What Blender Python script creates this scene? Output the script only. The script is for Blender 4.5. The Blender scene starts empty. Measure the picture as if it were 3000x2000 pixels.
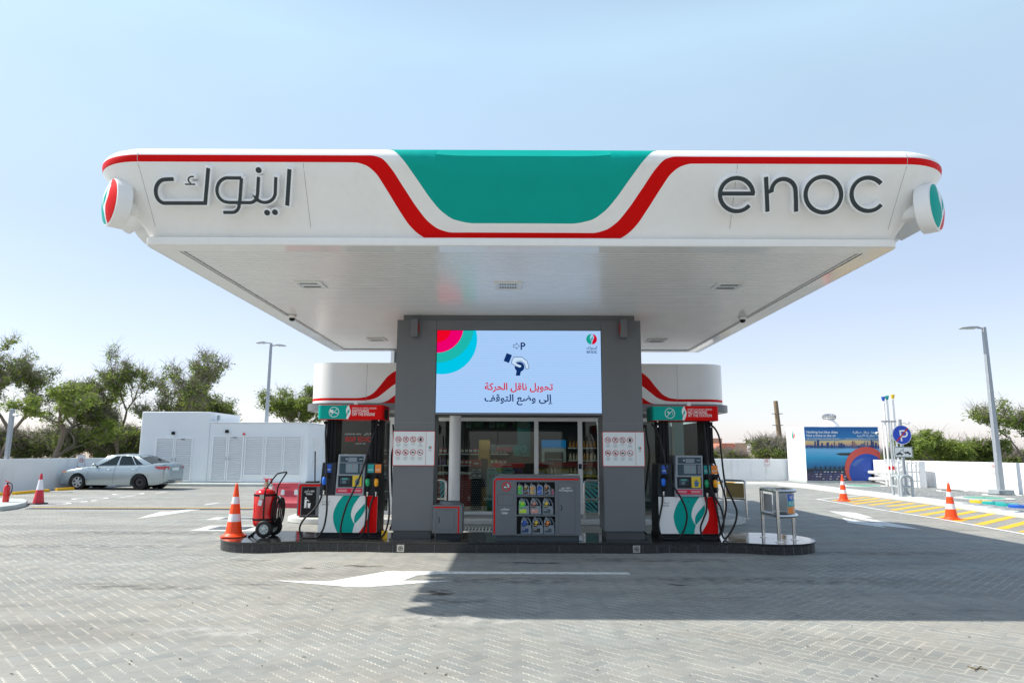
import bpy, math, random
from mathutils import Vector, Matrix
R = math.radians
sin, cos, pi = math.sin, math.cos, math.pi
SC = bpy.context.scene
COL = SC.collection

# ------------------------------------------------------------------ camera, sky, sun, exposure
EYE = Vector((0.0, 0.0, 1.65))
CAM_M = (Matrix.Rotation(R(90 + 9.09), 3, 'X') @ Matrix.Rotation(0.0037, 3, 'Z'))
cam = bpy.data.cameras.new('camera')
cam.lens = 24.0; cam.sensor_width = 36.0; cam.clip_end = 4000.0; cam.clip_start = 0.05
cam_o = bpy.data.objects.new('camera', cam); COL.objects.link(cam_o)
cam_o.location = EYE; cam_o.rotation_euler = CAM_M.to_euler()
SC.camera = cam_o

EXPO = 0.70
SUN_DIR = Vector((-0.857, 0.03, 1.0)).normalized()      # towards the sun
SUN_EL = math.asin(SUN_DIR.z); SUN_AZ = math.atan2(SUN_DIR.x, SUN_DIR.y)
w = bpy.data.worlds.new('World'); SC.world = w; w.use_nodes = True
nt = w.node_tree; nt.nodes.clear()
sky = nt.nodes.new('ShaderNodeTexSky'); sky.sky_type = 'NISHITA'; sky.sun_disc = False
sky.sun_elevation = SUN_EL; sky.sun_rotation = SUN_AZ
sky.air_density = 1.0; sky.dust_density = 0.8; sky.ozone_density = 1.0; sky.altitude = 0
bg = nt.nodes.new('ShaderNodeBackground'); bg.inputs[1].default_value = 0.07
ow = nt.nodes.new('ShaderNodeOutputWorld')
nt.links.new(sky.outputs[0], bg.inputs[0])
# bright desert haze added to the clear sky, thickest at the horizon
tcw = nt.nodes.new('ShaderNodeTexCoord'); sxw = nt.nodes.new('ShaderNodeSeparateXYZ'); nt.links.new(tcw.outputs['Generated'], sxw.inputs[0])
rmp = nt.nodes.new('ShaderNodeValToRGB'); nt.links.new(sxw.outputs[2], rmp.inputs[0])
el = rmp.color_ramp.elements; el[0].position = 0.0; el[0].color = (0.26, 0.235, 0.30, 1); el[1].position = 1.0; el[1].color = (0.02, 0.04, 0.08, 1)
for ps, cl in ((0.12, (0.235, 0.22, 0.275)), (0.28, (0.21, 0.23, 0.255)), (0.53, (0.255, 0.34, 0.375)), (0.74, (0.10, 0.13, 0.165))):
    e_ = el.new(ps); e_.color = (*cl, 1)
nzw = nt.nodes.new('ShaderNodeTexNoise'); nzw.inputs['Scale'].default_value = 2.2; nzw.inputs['Detail'].default_value = 4; nzw.inputs['Roughness'].default_value = 0.5
mpw = nt.nodes.new('ShaderNodeMapping'); mpw.inputs['Scale'].default_value = (1, 1, 3.2); nt.links.new(tcw.outputs['Generated'], mpw.inputs[0]); nt.links.new(mpw.outputs[0], nzw.inputs['Vector'])
mrw = nt.nodes.new('ShaderNodeMapRange'); mrw.inputs[1].default_value = 0.3; mrw.inputs[2].default_value = 0.7; mrw.inputs[3].default_value = 0.94; mrw.inputs[4].default_value = 1.06; nt.links.new(nzw.outputs[0], mrw.inputs[0])
bg2 = nt.nodes.new('ShaderNodeBackground'); nt.links.new(mrw.outputs[0], bg2.inputs[1]); nt.links.new(rmp.outputs[0], bg2.inputs[0])
adw = nt.nodes.new('ShaderNodeAddShader'); nt.links.new(bg.outputs[0], adw.inputs[0]); nt.links.new(bg2.outputs[0], adw.inputs[1])
nt.links.new(adw.outputs[0], ow.inputs[0])
sl = bpy.data.lights.new('sun', 'SUN'); sl.energy = 3.7; sl.angle = R(0.8); sl.color = (1.0, 0.95, 0.86)
so = bpy.data.objects.new('sun', sl); COL.objects.link(so)
so.rotation_euler = SUN_DIR.to_track_quat('Z', 'Y').to_euler(); so.location = (-30, 0, 40)
SC.view_settings.view_transform = 'Standard'; SC.view_settings.look = 'None'
SC.view_settings.exposure = EXPO; SC.view_settings.gamma = 1.0; SC.view_settings.use_curve_mapping = False
SC.render.engine = 'CYCLES'
SC.cycles.use_denoising = True
SC.cycles.max_bounces = 8; SC.cycles.transparent_max_bounces = 16
EK = 1.0 / (2 ** EXPO)          # emission that shows at its own colour under this exposure

# ------------------------------------------------------------------ survey helpers (3000 x 2000 photo points -> metres)
def ray(u, v):
    return (CAM_M @ Vector(((u - 1500) / 2000.0, -(v - 1000) / 2000.0, -1.0)))
def G(u, v, z=0.0):
    d = ray(u, v); t = (z - EYE.z) / d.z; return EYE + d * t
def PY(u, v, y):
    d = ray(u, v); return EYE + d * (y / d.y)
def PPL(u, v, o, n):
    d = ray(u, v); return EYE + d * ((Vector(o) - EYE).dot(n) / d.dot(n))
def lerp(a, b, t): return a + (b - a) * t
def hermite(pts):
    xs = [p[0] for p in pts]; ys = [p[1] for p in pts]; n = len(xs)
    m = [0.0] * n
    for i in range(1, n - 1):
        a = (ys[i] - ys[i-1]) / (xs[i] - xs[i-1]); b = (ys[i+1] - ys[i]) / (xs[i+1] - xs[i])
        m[i] = 0.0 if a * b <= 0 else 2 * a * b / (a + b)
    def f(x):
        if x <= xs[0]: return ys[0]
        if x >= xs[-1]: return ys[-1]
        i = 0
        while x > xs[i+1]: i += 1
        h = xs[i+1] - xs[i]; t = (x - xs[i]) / h
        return ((2*t**3 - 3*t*t + 1) * ys[i] + (t**3 - 2*t*t + t) * h * m[i]
                + (-2*t**3 + 3*t*t) * ys[i+1] + (t**3 - t*t) * h * m[i+1])
    return f
def spline(pts, n=6):
    """Catmull-Rom through 3-D points"""
    P = [Vector(p) for p in pts]; P = [2*P[0]-P[1]] + P + [2*P[-1]-P[-2]]
    out = []
    for i in range(1, len(P) - 2):
        a, b, c, d = P[i-1], P[i], P[i+1], P[i+2]
        for k in range(n):
            t = k / n
            out.append(0.5 * ((2*b) + (c-a)*t + (2*a-5*b+4*c-d)*t*t + (3*b-a-3*c+d)*t**3))
    out.append(P[-2]); return out

# ------------------------------------------------------------------ materials
MATS = {}
def _n(nt, t, x=0): 
    return nt.nodes.new(t)
def mat(name, col, rough=0.6, metal=0.0, var=0.0, vscale=3.0, bump=0.0, bscale=40.0, spec=0.5, coat=0.0, emit=None, dirt=0.0):
    if name in MATS: return MATS[name]
    m = bpy.data.materials.new(name); m.use_nodes = True; nt = m.node_tree
    b = nt.nodes['Principled BSDF']; c = (*col, 1.0)
    b.inputs['Base Color'].default_value = c
    b.inputs['Roughness'].default_value = rough; b.inputs['Metallic'].default_value = metal
    b.inputs['Specular IOR Level'].default_value = spec
    b.inputs['Coat Weight'].default_value = coat; b.inputs['Coat Roughness'].default_value = 0.05
    if emit is not None:
        b.inputs['Emission Color'].default_value = (*emit[:3], 1.0); b.inputs['Emission Strength'].default_value = emit[3]
    tc = nt.nodes.new('ShaderNodeTexCoord')
    if var > 0:
        n = nt.nodes.new('ShaderNodeTexNoise'); n.inputs['Scale'].default_value = vscale
        n.inputs['Detail'].default_value = 6; n.inputs['Roughness'].default_value = 0.65
        nt.links.new(tc.outputs['Object'], n.inputs['Vector'])
        mr = nt.nodes.new('ShaderNodeMapRange'); mr.inputs[1].default_value = 0.3; mr.inputs[2].default_value = 0.7
        mr.inputs[3].default_value = 1 - var; mr.inputs[4].default_value = 1 + var
        nt.links.new(n.outputs[0], mr.inputs[0])
        vm = nt.nodes.new('ShaderNodeVectorMath'); vm.operation = 'SCALE'
        vm.inputs[0].default_value = col; nt.links.new(mr.outputs[0], vm.inputs['Scale'])
        nt.links.new(vm.outputs[0], b.inputs['Base Color'])
        mr2 = nt.nodes.new('ShaderNodeMapRange'); mr2.inputs[1].default_value = 0.3; mr2.inputs[2].default_value = 0.7
        mr2.inputs[3].default_value = max(0.02, rough * (1 - var)); mr2.inputs[4].default_value = min(1, rough * (1 + 1.5*var))
        nt.links.new(n.outputs[0], mr2.inputs[0]); nt.links.new(mr2.outputs[0], b.inputs['Roughness'])
    if bump > 0:
        n2 = nt.nodes.new('ShaderNodeTexNoise'); n2.inputs['Scale'].default_value = bscale; n2.inputs['Detail'].default_value = 5
        nt.links.new(tc.outputs['Object'], n2.inputs['Vector'])
        bp = nt.nodes.new('ShaderNodeBump'); bp.inputs['Strength'].default_value = bump; bp.inputs['Distance'].default_value = 0.01
        nt.links.new(n2.outputs[0], bp.inputs['Height']); nt.links.new(bp.outputs[0], b.inputs['Normal'])
    MATS[name] = m; return m
def srgb(r, g, b):
    f = lambda c: (c/255/12.92) if c <= 10 else ((c/255+0.055)/1.055)**2.4
    return (f(r), f(g), f(b))
def emis(name, rgb255, k=1.0):
    if name in MATS: return MATS[name]
    m = bpy.data.materials.new(name); m.use_nodes = True; nt = m.node_tree; nt.nodes.clear()
    e = nt.nodes.new('ShaderNodeEmission'); o = nt.nodes.new('ShaderNodeOutputMaterial')
    c = srgb(*rgb255); e.inputs[0].default_value = (*c, 1); e.inputs[1].default_value = EK * k
    nt.links.new(e.outputs[0], o.inputs[0]); MATS[name] = m; return m

WHITE  = mat('white_panel', (0.85, 0.85, 0.835), 0.32, var=0.035, vscale=1.2, spec=0.35)
def streaks(m, amt=0.10, sx=14, sz=0.7):
    nt = m.node_tree; b = nt.nodes['Principled BSDF']; src = b.inputs['Base Color'].links[0].from_socket
    tc = nt.nodes.new('ShaderNodeTexCoord'); mp = nt.nodes.new('ShaderNodeMapping'); mp.inputs['Scale'].default_value = (sx, sx, sz); nt.links.new(tc.outputs['Object'], mp.inputs[0])
    n = nt.nodes.new('ShaderNodeTexNoise'); n.inputs['Scale'].default_value = 1.0; n.inputs['Detail'].default_value = 5; nt.links.new(mp.outputs[0], n.inputs['Vector'])
    n2 = nt.nodes.new('ShaderNodeTexNoise'); n2.inputs['Scale'].default_value = 0.7; n2.inputs['Detail'].default_value = 3; nt.links.new(tc.outputs['Object'], n2.inputs['Vector'])
    mr = nt.nodes.new('ShaderNodeMapRange'); mr.inputs[1].default_value = 0.50; mr.inputs[2].default_value = 0.75; mr.inputs[3].default_value = 0; mr.inputs[4].default_value = amt; nt.links.new(n.outputs[0], mr.inputs[0])
    m2 = nt.nodes.new('ShaderNodeMapRange'); m2.inputs[1].default_value = 0.40; m2.inputs[2].default_value = 0.65; nt.links.new(n2.outputs[0], m2.inputs[0])
    mu = nt.nodes.new('ShaderNodeMath'); mu.operation = 'MULTIPLY'; nt.links.new(mr.outputs[0], mu.inputs[0]); nt.links.new(m2.outputs[0], mu.inputs[1])
    mx = nt.nodes.new('ShaderNodeMix'); mx.data_type = 'RGBA'; nt.links.new(mu.outputs[0], mx.inputs[0]); nt.links.new(src, mx.inputs[6]); mx.inputs[7].default_value = (0.30, 0.25, 0.19, 1)
    nt.links.new(mx.outputs[2], b.inputs['Base Color'])
streaks(WHITE, 0.06)
WHITEG = mat('white_gloss', (0.80, 0.81, 0.80), 0.09, var=0.02, vscale=2.0)
SOFF   = mat('soffit_metal', (0.82, 0.82, 0.81), 0.26, metal=0.20, var=0.03, vscale=1.5)
WHITEP = mat('white_plaster', (0.80, 0.82, 0.83), 0.85, var=0.04, vscale=0.9, bump=0.25, bscale=60)
streaks(WHITEP, 0.30, 5, 0.6)
RED    = mat('brand_red', (0.66, 0.0005, 0.001), 0.45, var=0.03, spec=0.12)
TEAL   = mat('brand_teal', (0.0005, 0.36, 0.30), 0.45, var=0.03, spec=0.12)
LETD   = mat('letter_dark', (0.045, 0.058, 0.064), 0.55, spec=0.2)
LETW   = mat('letter_white', (0.90, 0.91, 0.92), 0.5)
CLAD   = mat('grey_cladding', (0.13, 0.142, 0.152), 0.34, var=0.06, vscale=1.0, bump=0.04, bscale=300)
CLAD2  = mat('grey_unit_shell', (0.125, 0.14, 0.155), 0.45, var=0.05, vscale=2.0, bump=0.08, bscale=400)
DARK   = mat('dark_grey_panel', (0.03, 0.036, 0.043), 0.55, var=0.08, vscale=5, spec=0.2)
BLACK  = mat('black_plastic', (0.010, 0.010, 0.012), 0.55, var=0.1, vscale=8, spec=0.2)
RUBBER = mat('black_rubber', (0.012, 0.012, 0.013), 0.45, var=0.1, vscale=10, spec=0.3)
STEEL  = mat('stainless_steel', (0.62, 0.62, 0.61), 0.24, metal=1.0, var=0.08, vscale=6)
GALV   = mat('galvanised_steel', (0.36, 0.39, 0.42), 0.5, metal=0.4, var=0.08, vscale=4)
SILV   = mat('silver_trim', (0.50, 0.53, 0.56), 0.35, metal=0.5)
SEAM   = mat('seam_grey', (0.42, 0.42, 0.41), 0.7)
ORANGE = mat('cone_orange', (0.95, 0.072, 0.002), 0.5, var=0.06, vscale=8)
CREDF  = mat('cone_faded_red', (0.60, 0.03, 0.05), 0.55, var=0.12, vscale=8)
REFL   = mat('reflective_white', (0.82, 0.80, 0.84), 0.4, var=0.04, vscale=20)
EXTR   = mat('extinguisher_red', (0.62, 0.004, 0.006), 0.16, coat=0.5, var=0.03)
SIGNW  = mat('sign_white', (0.74, 0.79, 0.80), 0.35)
SIGNR  = mat('sign_red', (0.55, 0.006, 0.010), 0.4)
INK    = mat('sign_ink', (0.02, 0.025, 0.03), 0.5)
INKG   = mat('sign_grey_ink', (0.22, 0.24, 0.25), 0.5)
TXTW   = mat('white_lettering', (0.82, 0.84, 0.84), 0.5)
YEL    = mat('yellow_paint', (0.85, 0.47, 0.01), 0.6, var=0.10, vscale=6)
KERB   = mat('kerb_concrete', (0.47, 0.51, 0.49), 0.8, var=0.10, vscale=3, bump=0.2)
CONC   = mat('pale_concrete', (0.56, 0.57, 0.54), 0.85, var=0.08, vscale=2, bump=0.2)
GRATE  = mat('grate_iron', (0.06, 0.065, 0.07), 0.6, metal=0.4)
BLUEP  = mat('label_blue', (0.010, 0.10, 0.50), 0.4)
TEALP  = mat('label_teal', (0.01, 0.38, 0.36), 0.4)
ORAP   = mat('label_orange', (0.85, 0.24, 0.02), 0.4)
SKIN   = None

# ------------------------------------------------------------------ mesh builder
WORLD_OFF = {}
class MB:
    def __init__(s): s.v = []; s.f = []; s.m = []; s.mats = []
    def mi(s, m):
        if m not in s.mats: s.mats.append(m)
        return s.mats.index(m)
    def add(s, vs, fs, m):
        k = len(s.v); i = s.mi(m)
        s.v.extend([tuple(p) for p in vs])
        for f in fs: s.f.append(tuple(a + k for a in f)); s.m.append(i)
        return s
    def box(s, x0, x1, y0, y1, z0, z1, m):
        vs = [(x, y, z) for z in (z0, z1) for y in (y0, y1) for x in (x0, x1)]
        return s.add(vs, [(0,2,3,1), (4,5,7,6), (0,1,5,4), (2,6,7,3), (0,4,6,2), (1,3,7,5)], m)
    def obox(s, c, ax, ay, az, m):
        c = Vector(c); ax = Vector(ax); ay = Vector(ay); az = Vector(az)
        vs = [c + ax*i + ay*j + az*k for k in (-1, 1) for j in (-1, 1) for i in (-1, 1)]
        return s.add(vs, [(0,2,3,1), (4,5,7,6), (0,1,5,4), (2,6,7,3), (0,4,6,2), (1,3,7,5)], m)
    def prism(s, poly, d, m, o=(0,0,0), ex=(1,0,0), ey=(0,0,1), cap=True):
        """poly in the (ex,ey) plane at o, extruded by vector d"""
        o = Vector(o); ex = Vector(ex); ey = Vector(ey); d = Vector(d); n = len(poly)
        a = [o + ex*p[0] + ey*p[1] for p in poly]; b = [p + d for p in a]
        fs = [(i, (i+1) % n, n + (i+1) % n, n + i) for i in range(n)]
        if cap: fs += [tuple(range(n))[::-1], tuple(range(n, 2*n))]
        area = sum(poly[i][0]*poly[(i+1)%n][1] - poly[(i+1)%n][0]*poly[i][1] for i in range(n))
        if (ex.cross(ey)).dot(d) * area < 0: fs = [f[::-1] for f in fs]
        return s.add(a + b, fs, m)
    def cyl(s, a, b, r, m, r2=None, seg=16, cap=True):
        a = Vector(a); b = Vector(b); r2 = r if r2 is None else r2
        q = (b - a).to_track_quat('Z', 'Y'); vs = []
        for p, rr in ((a, r), (b, r2)):
            for i in range(seg):
                t = 2*pi*i/seg; vs.append(p + q @ Vector((rr*cos(t), rr*sin(t), 0)))
        fs = [(i, (i+1) % seg, seg + (i+1) % seg, seg + i) for i in range(seg)]
        if cap: fs += [tuple(range(seg))[::-1], tuple(range(seg, 2*seg))]
        return s.add(vs, fs, m)
    def lathe(s, c, prof, m, seg=24, axis=(0,0,1), cap=True):
        """prof: (radius, height) pairs; m may be list per band"""
        c = Vector(c); q = Vector(axis).to_track_quat('Z', 'Y'); n = len(prof); vs = []
        for r, h in prof:
            for i in range(seg):
                t = 2*pi*i/seg; vs.append(c + q @ Vector((r*cos(t), r*sin(t), h)))
        for k in range(n - 1):
            mm = m[k] if isinstance(m, (list, tuple)) else m
            base = [vs[k*seg + i] for i in range(seg)] + [vs[(k+1)*seg + i] for i in range(seg)]
            if isinstance(m, (list, tuple)):
                s.add(base, [(i, (i+1) % seg, seg + (i+1) % seg, seg + i) for i in range(seg)], mm)
        if not isinstance(m, (list, tuple)):
            fs = [(k*seg + i, k*seg + (i+1) % seg, (k+1)*seg + (i+1) % seg, (k+1)*seg + i) for k in range(n-1) for i in range(seg)]
            if cap: fs += [tuple(range(seg))[::-1], tuple(range((n-1)*seg, n*seg))]
            s.add(vs, fs, m)
        elif cap:
            s.add(vs[:seg], [tuple(range(seg))[::-1]], m[0]); s.add(vs[-seg:], [tuple(range(seg))], m[-1])
        return s
    def tube(s, pts, r, m, seg=8, closed=False, cap=True):
        P = [Vector(p) for p in pts]; n = len(P); rr = r if isinstance(r, (list, tuple)) else [r]*n
        vs = []; up = None
        for i, p in enumerate(P):
            if closed: t = (P[(i+1) % n] - P[i-1])
            else: t = P[min(i+1, n-1)] - P[max(i-1, 0)]
            if t.length < 1e-9: t = Vector((0,0,1))
            t.normalize()
            if up is None:
                up = Vector((0,0,1)) if abs(t.z) < 0.9 else Vector((1,0,0))
            a = t.cross(up)
            if a.length < 1e-6: a = t.cross(Vector((0,1,0)))
            a.normalize(); up = a.cross(t).normalized()
            for k in range(seg):
                th = 2*pi*k/seg; vs.append(p + (a*cos(th) + up*sin(th)) * rr[i])
        lim = n if closed else n - 1
        fs = [(i*seg + k, i*seg + (k+1) % seg, ((i+1) % n)*seg + (k+1) % seg, ((i+1) % n)*seg + k) for i in range(lim) for k in range(seg)]
        if cap and not closed: fs += [tuple(range(seg))[::-1], tuple(range((n-1)*seg, n*seg))]
        return s.add(vs, fs, m)
    def sphere(s, c, r, m, seg=16, rings=8, sz=1.0):
        prof = [(r*sin(pi*i/rings) + 1e-4, -r*sz*cos(pi*i/rings)) for i in range(rings + 1)]
        return s.lathe(c, prof, m, seg)
    def build(s, name, parent=None, at=None, bevel=0.0, smooth=True, local=False, angle=35, segs=2):
        me = bpy.data.meshes.new(name)
        off = Vector((0,0,0))
        if at is not None: off = Vector(at)
        elif parent is not None and not local: off = WORLD_OFF.get(parent.name, Vector((0,0,0)))
        me.from_pydata([(p[0]-off.x, p[1]-off.y, p[2]-off.z) for p in s.v], [], s.f)
        for m in s.mats: me.materials.append(m)
        me.polygons.foreach_set('material_index', s.m)
        if smooth:
            me.polygons.foreach_set('use_smooth', [True]*len(s.f)); me.set_sharp_from_angle(angle=R(angle))
        me.update()
        o = bpy.data.objects.new(name, me); COL.objects.link(o)
        if parent is not None:
            o.parent = parent; WORLD_OFF[o.name] = off
        if at is not None and parent is None: o.location = off; WORLD_OFF[o.name] = off
        if at is not None and parent is not None:
            o.location = off - WORLD_OFF.get(parent.name, Vector((0,0,0))); WORLD_OFF[o.name] = off
        if bevel > 0:
            b = o.modifiers.new('bevel', 'BEVEL'); b.width = bevel; b.segments = segs; b.limit_method = 'ANGLE'; b.angle_limit = R(40)
        return o

def tag(o, label=None, cat=None, group=None, kind=None):
    if label: o['label'] = label
    if cat: o['category'] = cat
    if group: o['group'] = group
    if kind: o['kind'] = kind
    return o
def thing(name, loc, label, cat, group=None, rz=0.0):
    o = bpy.data.objects.new(name, None); COL.objects.link(o); o.empty_display_size = 0.2
    o.location = loc; o.rotation_euler = (0, 0, rz); WORLD_OFF[o.name] = Vector(loc)
    return tag(o, label, cat, group)
def copy_tree(o, parent=None):
    c = o.copy(); COL.objects.link(c); c.parent = parent
    for ch in list(o.children): copy_tree(ch, c)
    return c

# ------------------------------------------------------------------ flat graphics and lettering
class Plane:
    """a flat printed face: x right, y up, n towards the viewer; lay = height of a layer above it"""
    def __init__(s, o, ex=(1,0,0), ey=(0,0,1), step=0.0012, base=0.0012, k=1.0):
        s.o = Vector(o); s.ex = Vector(ex).normalized(); s.ey = Vector(ey).normalized()
        s.n = s.ex.cross(s.ey).normalized(); s.step = step; s.base = base; s.k = k
    def p(s, x, y, lay=0): return s.o + s.ex*(x*s.k) + s.ey*(y*s.k) + s.n*(s.base + s.step*lay)
def poly(mb, pl, pts, m, lay=0):
    a = sum(pts[i][0]*pts[(i+1)%len(pts)][1] - pts[(i+1)%len(pts)][0]*pts[i][1] for i in range(len(pts)))
    if a < 0: pts = pts[::-1]
    mb.add([pl.p(x, y, lay) for x, y in pts], [tuple(range(len(pts)))], m)
def rect(mb, pl, x0, y0, x1, y1, m, lay=0): poly(mb, pl, [(x0,y0),(x1,y0),(x1,y1),(x0,y1)], m, lay)
def disc(mb, pl, cx, cy, r, m, lay=0, seg=32, ry=None):
    ry = ry or r
    poly(mb, pl, [(cx + r*cos(2*pi*i/seg), cy + ry*sin(2*pi*i/seg)) for i in range(seg)], m, lay)
def ring(mb, pl, cx, cy, r, w_, m, lay=0, seg=36):
    vs = []
    for rr in (r - w_/2, r + w_/2):
        vs += [pl.p(cx + rr*cos(2*pi*i/seg), cy + rr*sin(2*pi*i/seg), lay) for i in range(seg)]
    mb.add(vs, [(i, seg+i, seg+(i+1)%seg, (i+1)%seg) for i in range(seg)], m)
def ribbon2(pts, w_, closed=False):
    """left and right edges of a stroke with mitred joints"""
    n = len(pts); L = []; Rr = []
    for i in range(n):
        p = Vector(pts[i]).to_2d() if len(pts[i]) > 2 else Vector(pts[i])
        if closed: a = Vector(pts[i-1]); b = Vector(pts[(i+1) % n])
        else: a = Vector(pts[max(i-1,0)]); b = Vector(pts[min(i+1,n-1)])
        d1 = (p - a); d2 = (b - p)
        if d1.length < 1e-9: d1 = d2
        if d2.length < 1e-9: d2 = d1
        d1 = d1.normalized(); d2 = d2.normalized(); n1 = Vector((-d1.y, d1.x)); n2 = Vector((-d2.y, d2.x))
        mm = (n1 + n2)
        mm = n1 if mm.length < 1e-6 else mm.normalized()
        k = w_/2 / max(0.45, mm.dot(n1))
        L.append(p + mm*k); Rr.append(p - mm*k)
    return L, Rr
def stroke(mb, pl, pts, w_, m, lay=0, closed=False):
    L, Q = ribbon2(pts, w_, closed); n = len(pts)
    vs = [pl.p(a.x, a.y, lay) for a in L] + [pl.p(a.x, a.y, lay) for a in Q]
    lim = n if closed else n-1
    mb.add(vs, [(n+i, n+(i+1)%n, (i+1)%n, i) for i in range(lim)], m)
def arc(cx, cy, r, a0, a1, n=16, ry=None):
    ry = ry or r
    return [(cx + r*cos(R(lerp(a0, a1, i/n))), cy + ry*sin(R(lerp(a0, a1, i/n)))) for i in range(n+1)]
def rrect(x0, y0, x1, y1, r, n=5):
    return (arc(x1-r, y1-r, r, 0, 90, n) + arc(x0+r, y1-r, r, 90, 180, n) + arc(x0+r, y0+r, r, 180, 270, n) + arc(x1-r, y0+r, r, 270, 360, n))

AF = {'ا':(0xFE8D,0xFE8E,0,0),'أ':(0xFE83,0xFE84,0,0),'إ':(0xFE87,0xFE88,0,0),'آ':(0xFE81,0xFE82,0,0),'ة':(0xFE93,0xFE94,0,0),
      'د':(0xFEA9,0xFEAA,0,0),'ذ':(0xFEAB,0xFEAC,0,0),'ر':(0xFEAD,0xFEAE,0,0),'ز':(0xFEAF,0xFEB0,0,0),'و':(0xFEED,0xFEEE,0,0),
      'ء':(0xFE80,0xFE80,0,0),'ى':(0xFEEF,0xFEF0,0,0)}
for ch, c0 in (('ئ',0xFE89),('ب',0xFE8F),('ت',0xFE95),('ث',0xFE99),('ج',0xFE9D),('ح',0xFEA1),('خ',0xFEA5),('س',0xFEB1),('ش',0xFEB5),('ص',0xFEB9),
               ('ض',0xFEBD),('ط',0xFEC1),('ظ',0xFEC5),('ع',0xFEC9),('غ',0xFECD),('ف',0xFED1),('ق',0xFED5),('ك',0xFED9),('ل',0xFEDD),('م',0xFEE1),('ن',0xFEE5),('ه',0xFEE9),('ي',0xFEF1)):
    AF[ch] = (c0, c0+1, c0+2, c0+3)
LA = {'ا':(0xFEFB,0xFEFC),'أ':(0xFEF7,0xFEF8),'إ':(0xFEF9,0xFEFA)}
def AR(s):
    """joined forms in drawing order, left to right"""
    out = []; prev = False; i = 0
    while i < len(s):
        c = s[i]
        if c == 'ل' and i+1 < len(s) and s[i+1] in LA:
            out.append(chr(LA[s[i+1]][1 if prev else 0])); prev = False; i += 2; continue
        if c not in AF: out.append(c); prev = False; i += 1; continue
        f = AF[c]; nxt = i+1 < len(s) and s[i+1] in AF and s[i+1] != 'ء' and f[2] != 0
        if prev and nxt: k = f[3]
        elif prev: k = f[1]
        elif nxt: k = f[2]
        else: k = f[0]
        out.append(chr(k)); prev = bool(nxt); i += 1
    return ''.join(out[::-1])
_gc = {}
def glyph(s, bold=0.0):
    key = (s, bold)
    if key in _gc: return _gc[key]
    c = bpy.data.curves.new('lettering', 'FONT'); c.body = s; c.size = 1; c.resolution_u = 3; c.offset = bold
    o = bpy.data.objects.new('lettering', c); COL.objects.link(o)
    dg = bpy.context.evaluated_depsgraph_get()
    me = bpy.data.meshes.new_from_object(o.evaluated_get(dg))
    r = ([(v.co.x, v.co.y) for v in me.vertices], [tuple(p.vertices) for p in me.polygons])
    bpy.data.objects.remove(o); bpy.data.curves.remove(c); bpy.data.meshes.remove(me)
    _gc[key] = r; return r
_adv = {}
def adv(ch):
    if ch not in _adv:
        a = glyph(ch + '|')[0]; b = glyph('|')[0]
        _adv[ch] = max(p[0] for p in a) - max(p[0] for p in b)
    return _adv[ch]
def text(mb, pl, s, x, y, h, m, align='l', lay=0, bold=0.0, width=None, arabic=False):
    """h = cap height"""
    k = h / 0.70
    if arabic:
        vs = []; fs = []; cx = 0.0
        for i, ch in enumerate(s):
            if ch != ' ':
                gv, gf = glyph(ch, bold); base = len(vs)
                vs += [(p[0] + cx, p[1], i % 2) for p in gv]; fs += [tuple(a + base for a in f) for f in gf]
            cx += adv(ch)
    else:
        gv, gf = glyph(s, bold); vs = [(p[0], p[1], 0) for p in gv]; fs = gf
    if not vs: return
    x0 = min(p[0] for p in vs); x1 = max(p[0] for p in vs); kx = k
    if width: kx = width / (x1 - x0)
    ox = {'l': x - x0*kx, 'c': x - (x0+x1)/2*kx, 'r': x - x1*kx}[align]
    mb.add([pl.p(ox + p[0]*kx, y + p[1]*k, lay) + pl.n*(0.0003*p[2]) for p in vs], fs, m)

def logo(mb, pl, cx, cy, r, lay=0, teal=None, red=None, white=None, back=True):
    teal = teal or TEAL; red = red or RED
    q = lambda L: [(cx + a*r, cy + b*r) for a, b in L]
    if white is not None and back: disc(mb, pl, cx, cy, r*1.0, white, lay, 40)
    sm = lambda L: [(p.x, p.y) for p in spline([(a, b, 0) for a, b in L], 5)]
    tl = sm([(0.05,1.0),(-0.22,0.6),(-0.30,0.2),(-0.12,-0.25),(-0.02,-0.6),(-0.1,-1.0)])
    poly(mb, pl, q([(cos(R(a)), sin(R(a))) for a in range(93, 264, 6)] + tl[::-1]), teal, lay+1)
    rr = sm([(0.14,0.99),(0.40,0.55),(0.42,0.2),(0.18,-0.3),(0.04,-0.99)])
    poly(mb, pl, q([(cos(R(a)), sin(R(a))) for a in range(82, -87, -6)] + rr[::-1]), red, lay+1)
    lf = sm([(0.22,0.62),(-0.10,0.05),(-0.08,-0.35)]) + sm([(-0.08,-0.35),(0.22,0.05),(0.22,0.62)])[1:-1]
    poly(mb, pl, q(lf), teal, lay+1)
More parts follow.
